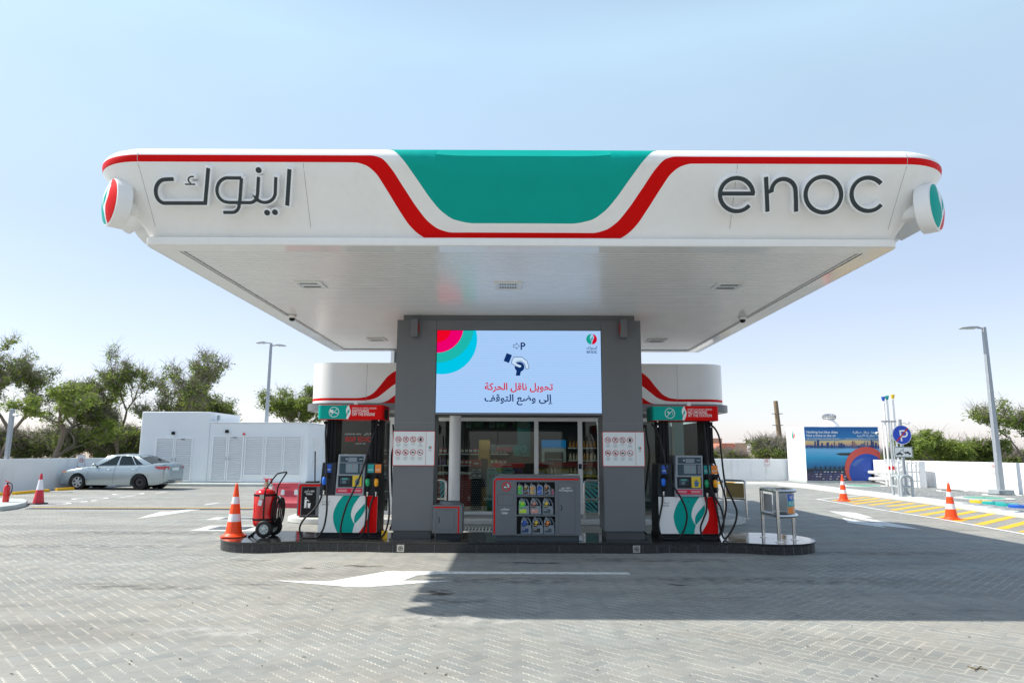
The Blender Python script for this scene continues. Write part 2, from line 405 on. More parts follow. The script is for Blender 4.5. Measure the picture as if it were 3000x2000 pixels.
def nosign(mb, pl, cx, cy, r, icon, lay=0, red=None, white=None, ink=None, slash=True):
    red = red or SIGNR; ink = ink or INK
    if white is not None: disc(mb, pl, cx, cy, r, white, lay)
    if icon == 'cig':
        rect(mb, pl, cx-.55*r, cy-.22*r, cx+.45*r, cy-.02*r, ink, lay+1)
        stroke(mb, pl, [(cx+.5*r, cy-.1*r), (cx+.55*r, cy+.2*r), (cx+.2*r, cy+.35*r), (cx+.3*r, cy+.6*r)], .12*r, ink, lay+1)
    elif icon == 'key':
        disc(mb, pl, cx+.2*r, cy+.3*r, .25*r, ink, lay+1, 14); stroke(mb, pl, [(cx+.1*r, cy+.2*r), (cx-.4*r, cy-.5*r)], .16*r, ink, lay+1)
    elif icon == 'phone':
        stroke(mb, pl, [(cx-.25*r, cy-.5*r), (cx-.25*r, cy+.5*r), (cx+.25*r, cy+.5*r), (cx+.25*r, cy-.5*r)], .09*r, ink, lay+1, True)
    elif icon == 'can':
        poly(mb, pl, [(cx-.4*r, cy-.5*r), (cx+.4*r, cy-.5*r), (cx+.4*r, cy+.45*r), (cx-.1*r, cy+.55*r), (cx-.4*r, cy+.3*r)], ink, lay+1)
    elif icon == 'car':
        poly(mb, pl, [(cx-.6*r, cy-.25*r), (cx+.6*r, cy-.25*r), (cx+.6*r, cy+.02*r), (cx+.3*r, cy+.08*r), (cx+.15*r, cy+.3*r), (cx-.25*r, cy+.3*r), (cx-.4*r, cy+.08*r), (cx-.6*r, cy)], ink, lay+1)
    elif icon == 'hand':
        poly(mb, pl, [(cx-.4*r, cy-.3*r), (cx+.1*r, cy-.5*r), (cx+.5*r, cy-.2*r), (cx+.2*r, cy), (cx+.1*r, cy+.5*r), (cx-.05*r, cy+.05*r), (cx-.3*r, cy+.2*r)], ink, lay+1)
    elif icon == 'blob':
        disc(mb, pl, cx-.25*r, cy+.05*r, .28*r, ink, lay+1, 14); rect(mb, pl, cx, cy-.35*r, cx+.6*r, cy-.15*r, ink, lay+1)
    ring(mb, pl, cx, cy, r*.9, r*.2, red, lay+2)
    if slash:
        a = .64*r; stroke(mb, pl, [(cx-a, cy+a), (cx+a, cy-a)], .17*r, red, lay+3)
# ================================================================== SETTING
def paving_material():
    m = bpy.data.materials.new('interlocking_pavers'); m.use_nodes = True; nt = m.node_tree; N = nt.nodes; L = nt.links
    b = N['Principled BSDF']; b.inputs['Roughness'].default_value = 0.8; b.inputs['Specular IOR Level'].default_value = 0.35
    tc = N.new('ShaderNodeTexCoord'); mp = N.new('ShaderNodeMapping'); mp.inputs['Rotation'].default_value = (0, 0, R(-45))
    L.new(tc.outputs['Object'], mp.inputs['Vector'])
    sx = N.new('ShaderNodeSeparateXYZ'); L.new(mp.outputs[0], sx.inputs[0])
    def M(op, a, b_=None):
        n = N.new('ShaderNodeMath'); n.operation = op
        for i, q in enumerate((a, b_)):
            if q is None: continue
            if isinstance(q, (int, float)): n.inputs[i].default_value = q
            else: L.new(q, n.inputs[i])
        return n.outputs[0]
    def noise(scale, det=5, rough=0.6, vec=None):
        n = N.new('ShaderNodeTexNoise'); n.inputs['Scale'].default_value = scale; n.inputs['Detail'].default_value = det
        n.inputs['Roughness'].default_value = rough; L.new(vec or tc.outputs['Object'], n.inputs['Vector']); return n.outputs[0]
    def rng(v, a, b_, c, d):
        n = N.new('ShaderNodeMapRange'); L.new(v, n.inputs[0])
        for i, q in enumerate((a, b_, c, d)): n.inputs[i+1].default_value = q
        return n.outputs[0]
    q_ = 0.1125
    tri = lambda v, ph: M('SUBTRACT', M('PINGPONG', M('ADD', v, ph), 0.0281), 0.01405)
    x_ = M('DIVIDE', M('ADD', sx.outputs[0], M('MULTIPLY', tri(sx.outputs[1], 0.0), 0.62)), q_)
    y_ = M('DIVIDE', M('ADD', sx.outputs[1], M('MULTIPLY', tri(sx.outputs[0], 0.02), 0.62)), q_)
    i_, j_, fx, fy = M('FLOOR', x_), M('FLOOR', y_), M('FRACT', x_), M('FRACT', y_)
    k_ = M('FLOORED_MODULO', M('SUBTRACT', i_, j_), 4.0)
    hor = M('LESS_THAN', k_, 1.5); ver = M('SUBTRACT', 1.0, hor)
    is1 = M('MULTIPLY', M('GREATER_THAN', k_, 0.5), hor); is2 = M('MULTIPLY', M('LESS_THAN', k_, 2.5), ver)
    ed = lambda f: M('SUBTRACT', 0.5, M('ABSOLUTE', M('SUBTRACT', f, 0.5)))
    uu = M('DIVIDE', M('ADD', M('MULTIPLY', hor, M('ADD', fx, is1)), M('MULTIPLY', ver, M('ADD', fy, is2))), 2.0)
    vv = M('ADD', M('MULTIPLY', hor, fy), M('MULTIPLY', ver, fx))
    dl = M('MULTIPLY', ed(vv), q_); de = M('MULTIPLY', ed(uu), 2*q_)
    jl = rng(dl, .0030, .0068, 1, 0); je = rng(de, .0028, .0060, 1, 0)
    head = M('MAXIMUM', M('MULTIPLY', ver, jl), M('MULTIPLY', hor, je)); bed = M('MAXIMUM', M('MULTIPLY', hor, jl), M('MULTIPLY', ver, je))
    wn = N.new('ShaderNodeTexWhiteNoise'); wn.noise_dimensions = '2D'; cb = N.new('ShaderNodeCombineXYZ')
    L.new(M('SUBTRACT', i_, is1), cb.inputs[0]); L.new(M('SUBTRACT', j_, is2), cb.inputs[1]); L.new(cb.outputs[0], wn.inputs['Vector'])
    blk = N.new('ShaderNodeMix'); blk.data_type = 'RGBA'; L.new(M('POWER', wn.outputs['Value'], 2.2), blk.inputs[0])
    blk.inputs[6].default_value = (0.318, 0.306, 0.274, 1); blk.inputs[7].default_value = (0.268, 0.272, 0.254, 1)
    sob = N.new('ShaderNodeSeparateXYZ'); L.new(tc.outputs['Object'], sob.inputs[0])
    sandy = M('MULTIPLY', rng(noise(0.5, 4), 0.40, 0.62, 0.10, 1.0), rng(sob.outputs[0], -1.0, 3.5, 0.12, 1.0))
    sand_sunlit = rng(noise(1.7, 6, 0.7), 0.38, 0.60, 0.12, 0.95)
    def mixc(f, a_in, col):
        q = N.new('ShaderNodeMix'); q.data_type = 'RGBA'; L.new(f, q.inputs[0]); L.new(a_in, q.inputs[6]); q.inputs[7].default_value = col; return q.outputs[2]
    c1_ = mixc(M('MULTIPLY', bed, 0.55), blk.outputs[2], (0.20, 0.19, 0.17, 1))
    c1_ = mixc(M('MULTIPLY', bed, sandy), c1_, (0.62, 0.59, 0.50, 1))
    c1_ = mixc(M('MULTIPLY', head, sand_sunlit), c1_, (0.66, 0.62, 0.52, 1))  # sand fill, with sun on the edges of one joint direction painted in
    # worn patches, damp or oily blotches, fine grain
    mp2 = N.new('ShaderNodeMapping'); mp2.inputs['Scale'].default_value = (0.35, 1.6, 1.0); mp2.inputs['Rotation'].default_value = (0, 0, R(-6)); L.new(tc.outputs['Object'], mp2.inputs['Vector'])
    mul = M('MULTIPLY', rng(noise(0.8, 7, 0.65, mp2.outputs[0]), 0.30, 0.70, 0.78, 1.15), rng(noise(2.6, 6, 0.7), 0.25, 0.75, 0.84, 1.14))
    mul = M('MULTIPLY', mul, rng(noise(90, 3, 0.7), 0.3, 0.7, 0.93, 1.07))
    st = rng(noise(1.1, 7, 0.74, mp2.outputs[0]), 0.58, 0.70, 1.0, 0.60); mul = M('MULTIPLY', mul, st)
    sc_ = N.new('ShaderNodeVectorMath'); sc_.operation = 'SCALE'; L.new(c1_, sc_.inputs[0]); L.new(mul, sc_.inputs['Scale'])
    tint = N.new('ShaderNodeMix'); tint.data_type = 'RGBA'; tint.blend_type = 'MULTIPLY'
    L.new(rng(noise(0.22, 4), 0.4, 0.65, 0, 1), tint.inputs[0]); L.new(sc_.outputs[0], tint.inputs[6]); tint.inputs[7].default_value = (0.92, 0.98, 1.02, 1)
    L.new(tint.outputs[2], b.inputs['Base Color'])
    h = M('ADD', M('MULTIPLY', M('MAXIMUM', bed, M('MULTIPLY', head, 0.5)), -1.0), M('MULTIPLY', noise(60, 4), 0.45))
    bp = N.new('ShaderNodeBump'); bp.inputs['Strength'].default_value = 0.35; bp.inputs['Distance'].default_value = 0.006
    L.new(h, bp.inputs['Height']); L.new(bp.outputs[0], b.inputs['Normal'])
    return m
PAVE = paving_material()
SAND = mat('desert_sand', (0.40, 0.33, 0.25), 0.95, var=0.15, vscale=0.1)
GRAVEL = bpy.data.materials.new('gravel'); GRAVEL.use_nodes = True
def _gr():
    nt = GRAVEL.node_tree; b = nt.nodes['Principled BSDF']; b.inputs['Roughness'].default_value = 0.9
    tc = nt.nodes.new('ShaderNodeTexCoord'); v = nt.nodes.new('ShaderNodeTexVoronoi'); v.inputs['Scale'].default_value = 22
    nt.links.new(tc.outputs['Object'], v.inputs['Vector'])
    cr = nt.nodes.new('ShaderNodeMapRange'); sp = nt.nodes.new('ShaderNodeSeparateColor'); nt.links.new(v.outputs['Color'], sp.inputs[0])
    cr.inputs[3].default_value = 0.10; cr.inputs[4].default_value = 0.42; nt.links.new(sp.outputs[0], cr.inputs[0])
    vm = nt.nodes.new('ShaderNodeVectorMath'); vm.operation = 'SCALE'; vm.inputs[0].default_value = (1.0, 1.03, 1.0)
    nt.links.new(cr.outputs[0], vm.inputs['Scale']); nt.links.new(vm.outputs[0], b.inputs['Base Color'])
    bp = nt.nodes.new('ShaderNodeBump'); bp.inputs['Strength'].default_value = 1.0; bp.inputs['Distance'].default_value = 0.03; bp.invert = True
    nt.links.new(v.outputs['Distance'], bp.inputs['Height']); nt.links.new(bp.outputs[0], b.inputs['Normal'])
_gr()
mb = MB(); mb.add([(-1800,-1800,-.03),(1800,-1800,-.03),(1800,1800,-.03),(-1800,1800,-.03)], [(0,1,2,3)], SAND)
tag(mb.build('ground'), kind='structure')
mb = MB(); mb.add([(-60,-25,0),(60,-25,0),(60,44,0),(-60,44,0)], [(0,1,2,3)], PAVE)
tag(mb.build('forecourt_paving'), kind='structure')

PAINTW = mat('road_paint_white', (0.78, 0.79, 0.78), 0.7, var=0.07, vscale=14, bump=0.2)
def worn(name, col, thr=0.60):
    m = mat(name, col, 0.75, var=0.08, vscale=10, bump=0.2); nt = m.node_tree; b_ = nt.nodes['Principled BSDF']; src = b_.inputs['Base Color'].links[0].from_socket
    tc = nt.nodes.new('ShaderNodeTexCoord'); n = nt.nodes.new('ShaderNodeTexNoise'); n.inputs['Scale'].default_value = 9; n.inputs['Detail'].default_value = 9; n.inputs['Roughness'].default_value = 0.8; nt.links.new(tc.outputs['Object'], n.inputs['Vector'])
    mr = nt.nodes.new('ShaderNodeMapRange'); mr.inputs[1].default_value = thr; mr.inputs[2].default_value = thr + 0.06; mr.inputs[4].default_value = 0.8; nt.links.new(n.outputs[0], mr.inputs[0])
    mx = nt.nodes.new('ShaderNodeMix'); mx.data_type = 'RGBA'; nt.links.new(mr.outputs[0], mx.inputs[0]); nt.links.new(src, mx.inputs[6]); mx.inputs[7].default_value = (0.36, 0.34, 0.30, 1); nt.links.new(mx.outputs[2], b_.inputs['Base Color']); return m
PAINTW = worn('worn_white_paint', (0.76, 0.77, 0.75), 0.535); YELG = worn('worn_yellow_paint', (0.85, 0.47, 0.01), 0.55)
def ground_poly(mb, pts, m, z=0.004):
    P = [G(u, v, z) for u, v in pts]
    a = sum(P[i].x*P[(i+1)%len(P)].y - P[(i+1)%len(P)].x*P[i].y for i in range(len(P)))
    if a < 0: P = P[::-1]
    mb.add(P, [tuple(range(len(P)))], m)
def ground_line(mb, a, b, w_, m, z=0.004):
    A = G(*a, z); B = G(*b, z); d = (B - A).normalized(); n = Vector((-d.y, d.x, 0)) * w_/2
    mb.add([A-n, B-n, B+n, A+n], [(0,1,2,3)], m)
mb = MB(); ground_poly(mb, [(797,1699),(966,1701),(1030,1690),(1135,1672),(1300,1672.5),(1841,1675.5),(1847,1681.5),(1290,1680),(1224,1684),(1180,1699.5),(1333,1700),(1244,1705.5),(1078,1719),(1020,1718)], PAINTW)
tag(mb.build('lane_arrow'), kind='structure')
mb = MB(); ground_poly(mb, [(402,1518),(438,1507),(474,1497.5),(500,1498),(560,1490),(640,1487.5),(560,1494.5),(545,1498),(467,1510)], PAINTW)
tag(mb.build('lane_arrow'), kind='structure')
mb = MB(); k = lambda x, y: (2200 + x/2.24, 900 + y/2.24)
ground_poly(mb, [k(510,1335), k(690,1347), k(800,1379), k(728,1378), k(900,1410), k(1125,1456), k(870,1418), k(640,1374)], PAINTW)
ground_poly(mb, [k(598,1379), k(740,1405), k(850,1412), k(1125,1456.5), k(850,1432), k(892,1446), k(638,1411)], PAINTW, 0.0055)
tag(mb.build('lane_arrow'), kind='structure')
mb = MB(); c3 = lambda x, y: (x/4.2, 1320 + y/4.2)
for a, b in (((160,550),(1500,552)), ((1480,570),(1670,548)), ((60,614),(1200,618)), ((990,632),(1200,604)), ((1910,520),(2060,502)), ((590,497),(1900,502)), ((2200,450),(2351,440))):
    ground_line(mb, c3(*a), c3(*b), 0.11, PAINTW)
for (a, b) in (((600,1478),(640,1472)),): ground_line(mb, a, b, 0.12, PAINTW)
for (u_, v_) in ((1580,530), (1110,586), (620,650)):
    c = G(*c3(u_, v_), 0.004); pts = [(c.x + .55*cos(t*pi/12), c.y + .55*sin(t*pi/12)) for t in range(24)]
    vs = [(x, y, .004) for x, y in pts] + [(c.x + (x-c.x)*.8, c.y + (y-c.y)*.8, .004) for x, y in pts]
    mb.add(vs, [(i, (i+1)%24, 24+(i+1)%24, 24+i) for i in range(24)], PAINTW)
tag(mb.build('parking_bay_markings'), kind='structure')
# hatched no-parking strip on the right
mb = MB(); ap = (2394,1461.5)
ground_line(mb, ap, (2530,1450), 0.12, PAINTW, 0.006); 
for a, b in ((ap, (2600,1495.5)), ((2598,1495.1),(2757,1519.5)), ((2755,1519.2),(3060,1574))): ground_line(mb, a, b, 0.12, PAINTW, 0.008)
c2 = lambda x, y: (2600 + x/5.6, 1300 + y/5.6); c1 = lambda x, y: (2280 + x/5.6, 1200 + y/5.6)
for a, b in ((c1(900,1487),c1(1480,1428)), (c1(1170,1512),c1(1640,1448)), (c1(1240,1543),c1(1820,1472)), (c1(1500,1560),c1(2020,1500)), (c2(0,1022),c2(440,970)),
             (c2(75,1083),c2(655,994)), (c2(305,1120),c2(890,1027)), (c2(570,1165),c2(1160,1064)), (c2(850,1207),c2(1430,1101)),
             (c2(1130,1262),c2(1720,1140)), (c2(1490,1322),c2(2050,1188)), (c2(1850,1390),c2(2420,1245)), (c2(2230,1445),c2(2760,1325)), (c2(2640,1530),c2(3200,1390))):
    ground_line(mb, a, b, 0.21, YELG, 0.004)
tag(mb.build('hatched_markings'), kind='structure')
# oil stains and tyre scuffs as thin films
def film(name, col, dens):
    m = bpy.data.materials.new(name); m.use_nodes = True; nt = m.node_tree; N = nt.nodes; L = nt.links; b_ = N['Principled BSDF']; b_.inputs['Base Color'].default_value = (*col, 1); b_.inputs['Roughness'].default_value = .6
    tc = N.new('ShaderNodeTexCoord'); gr = N.new('ShaderNodeTexGradient'); gr.gradient_type = 'SPHERICAL'; mp = N.new('ShaderNodeMapping'); mp.inputs['Location'].default_value = (-1,-1,0); mp.inputs['Scale'].default_value = (2,2,0)
    L.new(tc.outputs['Generated'], mp.inputs[0]); L.new(mp.outputs[0], gr.inputs[0]); n = N.new('ShaderNodeTexNoise'); n.inputs['Scale'].default_value = 5; n.inputs['Detail'].default_value = 6; L.new(tc.outputs['Object'], n.inputs['Vector'])
    mr = N.new('ShaderNodeMapRange'); mr.inputs[1].default_value = .40; mr.inputs[2].default_value = .62; L.new(n.outputs[0], mr.inputs[0])
    g2 = N.new('ShaderNodeMapRange'); g2.inputs[1].default_value = 0; g2.inputs[2].default_value = .5; L.new(gr.outputs['Fac'], g2.inputs[0])
    m1 = N.new('ShaderNodeMath'); m1.operation = 'MULTIPLY'; L.new(mr.outputs[0], m1.inputs[0]); L.new(g2.outputs[0], m1.inputs[1]); m2 = N.new('ShaderNodeMath'); m2.operation = 'MULTIPLY'; L.new(m1.outputs[0], m2.inputs[0]); m2.inputs[1].default_value = dens
    L.new(m2.outputs[0], b_.inputs['Alpha']); return m
OIL = film('oil_film', (.06,.045,.03), .75); SCUFF = film('tyre_film', (.09,.09,.09), .32); PALE = film('pale_film', (.62,.61,.57), .55)
for i, (u, v, rx, ry, m_) in enumerate(((905,1663,.16,.10,OIL), (1060,1657,.34,.12,OIL), (1290,1735,.20,.22,OIL), (1560,1648,.6,.10,OIL), (1990,1712,.18,.10,OIL), (720,1640,.5,.12,SCUFF), (1300,1815,1.4,.35,PALE), (640,1850,.8,.3,PALE),
        (300,1652,1.6,.16,PALE), (1500,1700,1.5,.3,SCUFF), (2300,1700,2.6,.35,SCUFF), (2500,1620,2.2,.25,SCUFF), (1900,1640,1.8,.25,SCUFF), (500,1560,3.2,.35,SCUFF), (250,1600,2.5,.3,SCUFF), (420,1720,1.2,.2,SCUFF), (1330,1760,.5,.15,SCUFF))):
    p = G(u, v); z_ = .0015 + .0001*i; mb = MB(); mb.add([(p.x + rx*cos(t*pi/14), p.y + ry*sin(t*pi/14), z_) for t in range(28)], [tuple(range(28))], m_); tag(mb.build('ground_stain', at=(p.x, p.y, z_), smooth=False), kind='structure')
mb = MB(); rl = random.Random(3)
for _ in range(90):
    p = G(rl.uniform(20, 2980), 1640 + 350*rl.random()**.8); s_ = rl.uniform(.004, .014); a_ = rl.uniform(0, pi); q = [(p.x + s_*cos(a_)*k1 - s_*.5*sin(a_)*k2, p.y + s_*sin(a_)*k1 + s_*.5*cos(a_)*k2, .004 + .004*(k1 > 0)) for k1, k2 in ((-1,-1),(1,-1),(1.2,1),(-1,.8))]
    mb.add(q, [(0,1,2,3)], mat('litter_dark', (.07,.055,.035), .9))
tag(mb.build('leaf_litter', smooth=False), 'tiny dry leaf bits scattered over the paving', 'leaf litter', kind='stuff')
# drain channel and grates on the left
mb = MB(); A = G(85, 1489); B = G(760, 1489); y0 = (A.y + B.y)/2
mb.box(A.x, B.x, y0-.30, y0-.02, -.02, .012, GRATE)
for i in range(int((B.x-A.x)/.09)):
    x = A.x + .05 + i*.09; mb.box(x, x+.035, y0-.27, y0-.05, .012, .018, GALV)
mb.box(A.x, B.x, y0, y0+.09, -.02, .02, YEL)
tag(mb.build('drain_channel'), 'long drain grating edged with a yellow strip across the left forecourt', 'drain')
gi = 0
for (u0, u1, v0, v1, lab) in ((598,724,1515,1523,'far drain grate in a pale concrete frame behind the orange cone'), (552,720,1539,1555,'near drain grate in a pale concrete frame left of the orange cone')):
    a = G(u0, v1); b = G(u1, v0); 
    mb = MB(); mb.box(a.x, b.x+.6, a.y, b.y, -.02, .006, CONC)
    t = tag(mb.build('drain_grate', at=(a.x, a.y, 0)), lab, 'drain grate', 'drain grates behind the orange cone')
    g = MB(); X0, X1, Y0, Y1 = a.x+.3, b.x+.3, a.y+.22*(b.y-a.y), b.y-.22*(b.y-a.y)
    g.box(X0, X1, Y0, Y1, .0062, .010, GRATE)
    n = int((X1-X0)/.07)
    for i in range(n): g.box(X0+i*.07, X0+i*.07+.03, Y0, Y1, .010, .014, GALV)
    g.build('grating', t)
a = G(1352, 1558, .13); b = G(1460, 1541, .13)

# ================================================================== CANOPY
CX = 0.11; XL, XR, YF, YB = -4.23, 4.45, 7.97, 16.40
prof_r = hermite([(4.14,.12),(4.30,.235),(4.60,.475),(4.80,.64),(4.86,.69),(4.92,.70),(4.97,.685),(5.02,.64),(5.055,.58)])
ZT = 5.055
def fasc(u, v):
    z = 4.6
    for _ in range(30):
        y = YF - prof_r(z); p = PY(u, v, y); z = lerp(z, p.z, 0.6)
    return p.x, min(max(z, 4.14), ZT)
def band(pts, flatz):
    q = [fasc(a*1.2755, b*1.2755) for a, b in pts]
    q = sorted([(abs(x - 0.12), z) for x, z in q])
    return hermite(q)
RLf = band([(770,373),(815,373.5),(840,380),(862,397),(885,431),(915,480),(940,517),(962,538),(985,549),(1010,549)], 0)
RHf = band([(800,357),(850,357),(873,362),(897,385),(928,432),(960,480),(985,510),(1010,527),(1040,534),(1090,534)], 0)
TLf = band([(880,342),(893,342),(905,347),(928,370),(958,412),(990,458),(1015,486),(1045,505),(1090,513),(1150,513)], 0)
def fascia_station(x, y, nx, ny, front):
    """rows of one fascia column: list of (point, material)"""
    if front:
        d = abs(x - 0.12); rl, rh, tl = RLf(d), RHf(d), TLf(d)
        if d < 1.05: rl = 4.14
        if d > 2.05: tl = ZT
    else: rl, rh, tl = RLf(9), RHf(9), ZT
    rh = max(rh, rl + .001); tl = max(tl, rh + .001)
    out = []
    for a, b, n in ((4.14, rl, 6), (rl, rh, 4), (rh, tl, 6), (tl, ZT, 6)):
        for k in range(n): z = lerp(a, b, k/n); out.append((x + nx*prof_r(z), y + ny*prof_r(z), z))
    z = ZT; out.append((x + nx*prof_r(z), y + ny*prof_r(z), z)); return out
st = []
NX = 360
for i in range(NX + 1): st.append(fascia_station(lerp(XL, XR, i/NX), YF, 0, -1, True))
def corner(cx, cy, a0, n=14):
    for i in range(1, n): a = R(a0 + 90*i/n); st.append(fascia_station(cx, cy, cos(a), sin(a), False))
corner(XR, YF, -90)
for i in range(11): st.append(fascia_station(XR, lerp(YF, YB, i/10), 1, 0, False))
corner(XR, YB, 0)
for i in range(NX + 1): st.append(fascia_station(lerp(XR, XL, i/NX), YB, 0, 1, True))
corner(XL, YB, 90)
for i in range(11): st.append(fascia_station(XL, lerp(YB, YF, i/10), -1, 0, False))
corner(XL, YF, 180)
canopy = thing('forecourt_canopy', (CX, 12.2, 0), 'large white canopy with red stripe and green centre panel over the fuel island', 'canopy')
mb = MB(); nr = len(st[0]); vs = [p for s_ in st for p in s_]; fs = {WHITE: [], RED: [], TEAL: []}
for i in range(len(st)):
    j = (i + 1) % len(st)
    for k in range(nr - 1):
        m = WHITE if k < 6 else RED if k < 10 else WHITE if k < 16 else TEAL
        fs[m].append((i*nr+k, j*nr+k, j*nr+k+1, i*nr+k+1))
kk = 0
mb.v = vs
for m, L_ in fs.items():
    i_ = mb.mi(m)
    for f in L_: mb.f.append(f); mb.m.append(i_)
mb.build('fascia', canopy, angle=50)
mb = MB(); top = [s_[-1] for s_ in st]; mb.add([(p[0], p[1], ZT-.02) for p in top], [tuple(range(len(top)))], mat('roof_grey', (.4,.4,.4), .7)); mb.build('roof', canopy, smooth=False)
# ledge with glossy underside
LX0, LX1, LY0, LY1 = XL-.12+.0, XR+.11, 7.80, 16.55
mb = MB(); pts = rrect(LX0-.0, LY0, LX1, LY1, .10, 5)
def rail(z, o, r=.10): return [(x, y, z) for x, y in rrect(LX0-o, LY0-o, LX1+o, LY1+o, r+o, 5)]
rings_ = [rail(4.138, -.04), rail(4.138, .005), rail(4.128, .02), rail(4.065, .02), rail(4.045, .010), rail(4.040, -.01)]
n = len(rings_[0]); vs = [p for q in rings_ for p in q]
mb.add(vs, [(k*n+i, (k+1)*n+i, (k+1)*n+(i+1)%n, k*n+(i+1)%n) for k in range(5) for i in range(n)], WHITE)
mb.build('edge_rail', canopy)
SX0, SX1, SY0, SY1 = -4.07, 4.28, 8.06, 16.30
mb = MB()
E0, E1, F0, F1 = LX0+.012, LX1-.012, LY0+.012, LY1-.012
zb = 4.0405
for x0, x1, y0, y1 in ((E0, E1, F0, SY0), (E0, E1, SY1, F1), (E0, SX0, SY0, SY1), (SX1, E1, SY0, SY1)):
    mb.add([(x0,y0,zb),(x0,y1,zb),(x1,y1,zb),(x1,y0,zb)], [(0,1,2,3)], WHITEG)
mb.build('soffit_border', canopy, smooth=False)
mb = MB()
n = 83; dy = (SY1-SY0)/n; vs = []; fsl = []
for i in range(n):
    y = SY0 + i*dy
    for yy, zz in ((y, 4.075), (y+.006, 4.056), (y+dy-.022, 4.056), (y+dy-.016, 4.075), (y+dy-.001, 4.077)):
        vs += [(SX0+.045, yy, zz), (SX1-.045, yy, zz)]
m_ = len(vs)//2
mb.add(vs, [(2*i, 2*i+2, 2*i+3, 2*i+1) for i in range(m_-1)], SOFF)
mb.build('soffit_slats', canopy, smooth=False)
for x0, x1 in ((SX0+.001, SX0+.044), (SX1-.044, SX1-.001)):
    mb = MB(); mb.box(x0, x1, SY0, SY1, 4.072, 4.078, INKG)
    mb.box(x0+.008, x1-.014, SY0, SY1, 4.044, 4.0725, SOFF); mb.build('edge_groove', canopy, smooth=False)
mb = MB()
for z0 in (0,):
    for u0, v0, u1, v1 in ((888,478,914,697), (2161,482,2134,700)):
        mb = MB()
        for i in range(12):
            a = fasc(lerp(u0,u1,i/12), lerp(v0,v1,i/12)); b = fasc(lerp(u0,u1,(i+1)/12), lerp(v0,v1,(i+1)/12))
            q = [(a[0]-.003, YF-prof_r(a[1])-.0015, a[1]), (a[0]+.003, YF-prof_r(a[1])-.0015, a[1]), (b[0]+.003, YF-prof_r(b[1])-.0015, b[1]), (b[0]-.003, YF-prof_r(b[1])-.0015, b[1])]
            mb.add(q, [(3,2,1,0)], SEAM)
        mb.build('panel_seam', canopy, smooth=False)
    for x in (XL, XR):
        mb = MB()
        zs = [4.145 + i*(ZT-4.15)/24 for i in range(25)]
        for i in range(24):
            a, b = zs[i], zs[i+1]
            mb.add([(x-.003, YF-prof_r(a)-.0015, a), (x+.003, YF-prof_r(a)-.0015, a), (x+.003, YF-prof_r(b)-.0015, b), (x-.003, YF-prof_r(b)-.0015, b)], [(0,1,2,3)], SEAM)
        mb.build('panel_seam', canopy, smooth=False)
# soffit light panels
LAMPG = mat('lamp_grid', (0.10, 0.10, 0.10), 0.5)
k0 = None
for r_, y in enumerate((9.8, 14.8)):
    for x in (-2.97, -0.06, 3.17):
        mb = MB()
        for q in ((x-.2, x+.2, y-.2, y-.165), (x-.2, x+.2, y+.165, y+.2), (x-.2, x-.165, y-.165, y+.165), (x+.165, x+.2, y-.165, y+.165)): mb.box(*q, 4.036, 4.054, WHITE)
        mb.box(x-.165, x+.165, y-.165, y+.165, 4.046, 4.0545, SIGNW)
        f = mb.build('soffit_light', canopy)
        for j in (-.10, .10):
            g = MB()
            for i in range(7): g.box(x-.125+i*.037, x-.125+i*.037+.022, y+j-.035, y+j+.035, 4.040, 4.0458, LAMPG)
            g.build('led_array', f)
# ---- portal columns and beam, part of the canopy
PX = [(-2.05, -1.345), (1.59, 2.295)]
for x0, x1 in PX:
    mb = MB(); mb.box(x0, x1, 12.0, 12.66, .30, 3.955, CLAD); c = mb.build('column', canopy, bevel=.006)
    mb = MB(); mb.box(x0+.004, x1-.004, 11.9990, 11.9998, 2.128, 2.132, INKG); mb.build('panel_joint', c, smooth=False)
    mb = MB(); mb.box(x0+.03, x1-.03, 12.03, 12.63, .17, .2998, mat('plinth_dark', (.05,.055,.06), .4)); mb.build('plinth', c)
mb = MB(); mb.box(-1.344, 1.589, 12.0, 12.66, 3.775, 3.955, CLAD)
mb.box(-1.95, 2.20, 12.06, 12.60, 3.956, 4.055, CLAD)
mb.box(-1.344, 1.589, 12.2, 12.66, 2.29, 3.774, CLAD)
mb.build('crossbeam', canopy, bevel=.004)
mb = MB()
for i in range(2): mb.box(-1.33, 1.57, 12.03+i*.10, 12.07+i*.10, 2.262, 2.285, BLACK)
mb.box(-1.344, 1.589, 12.0, 12.2, 2.268, 2.30, CLAD); mb.build('screen_sill', canopy)
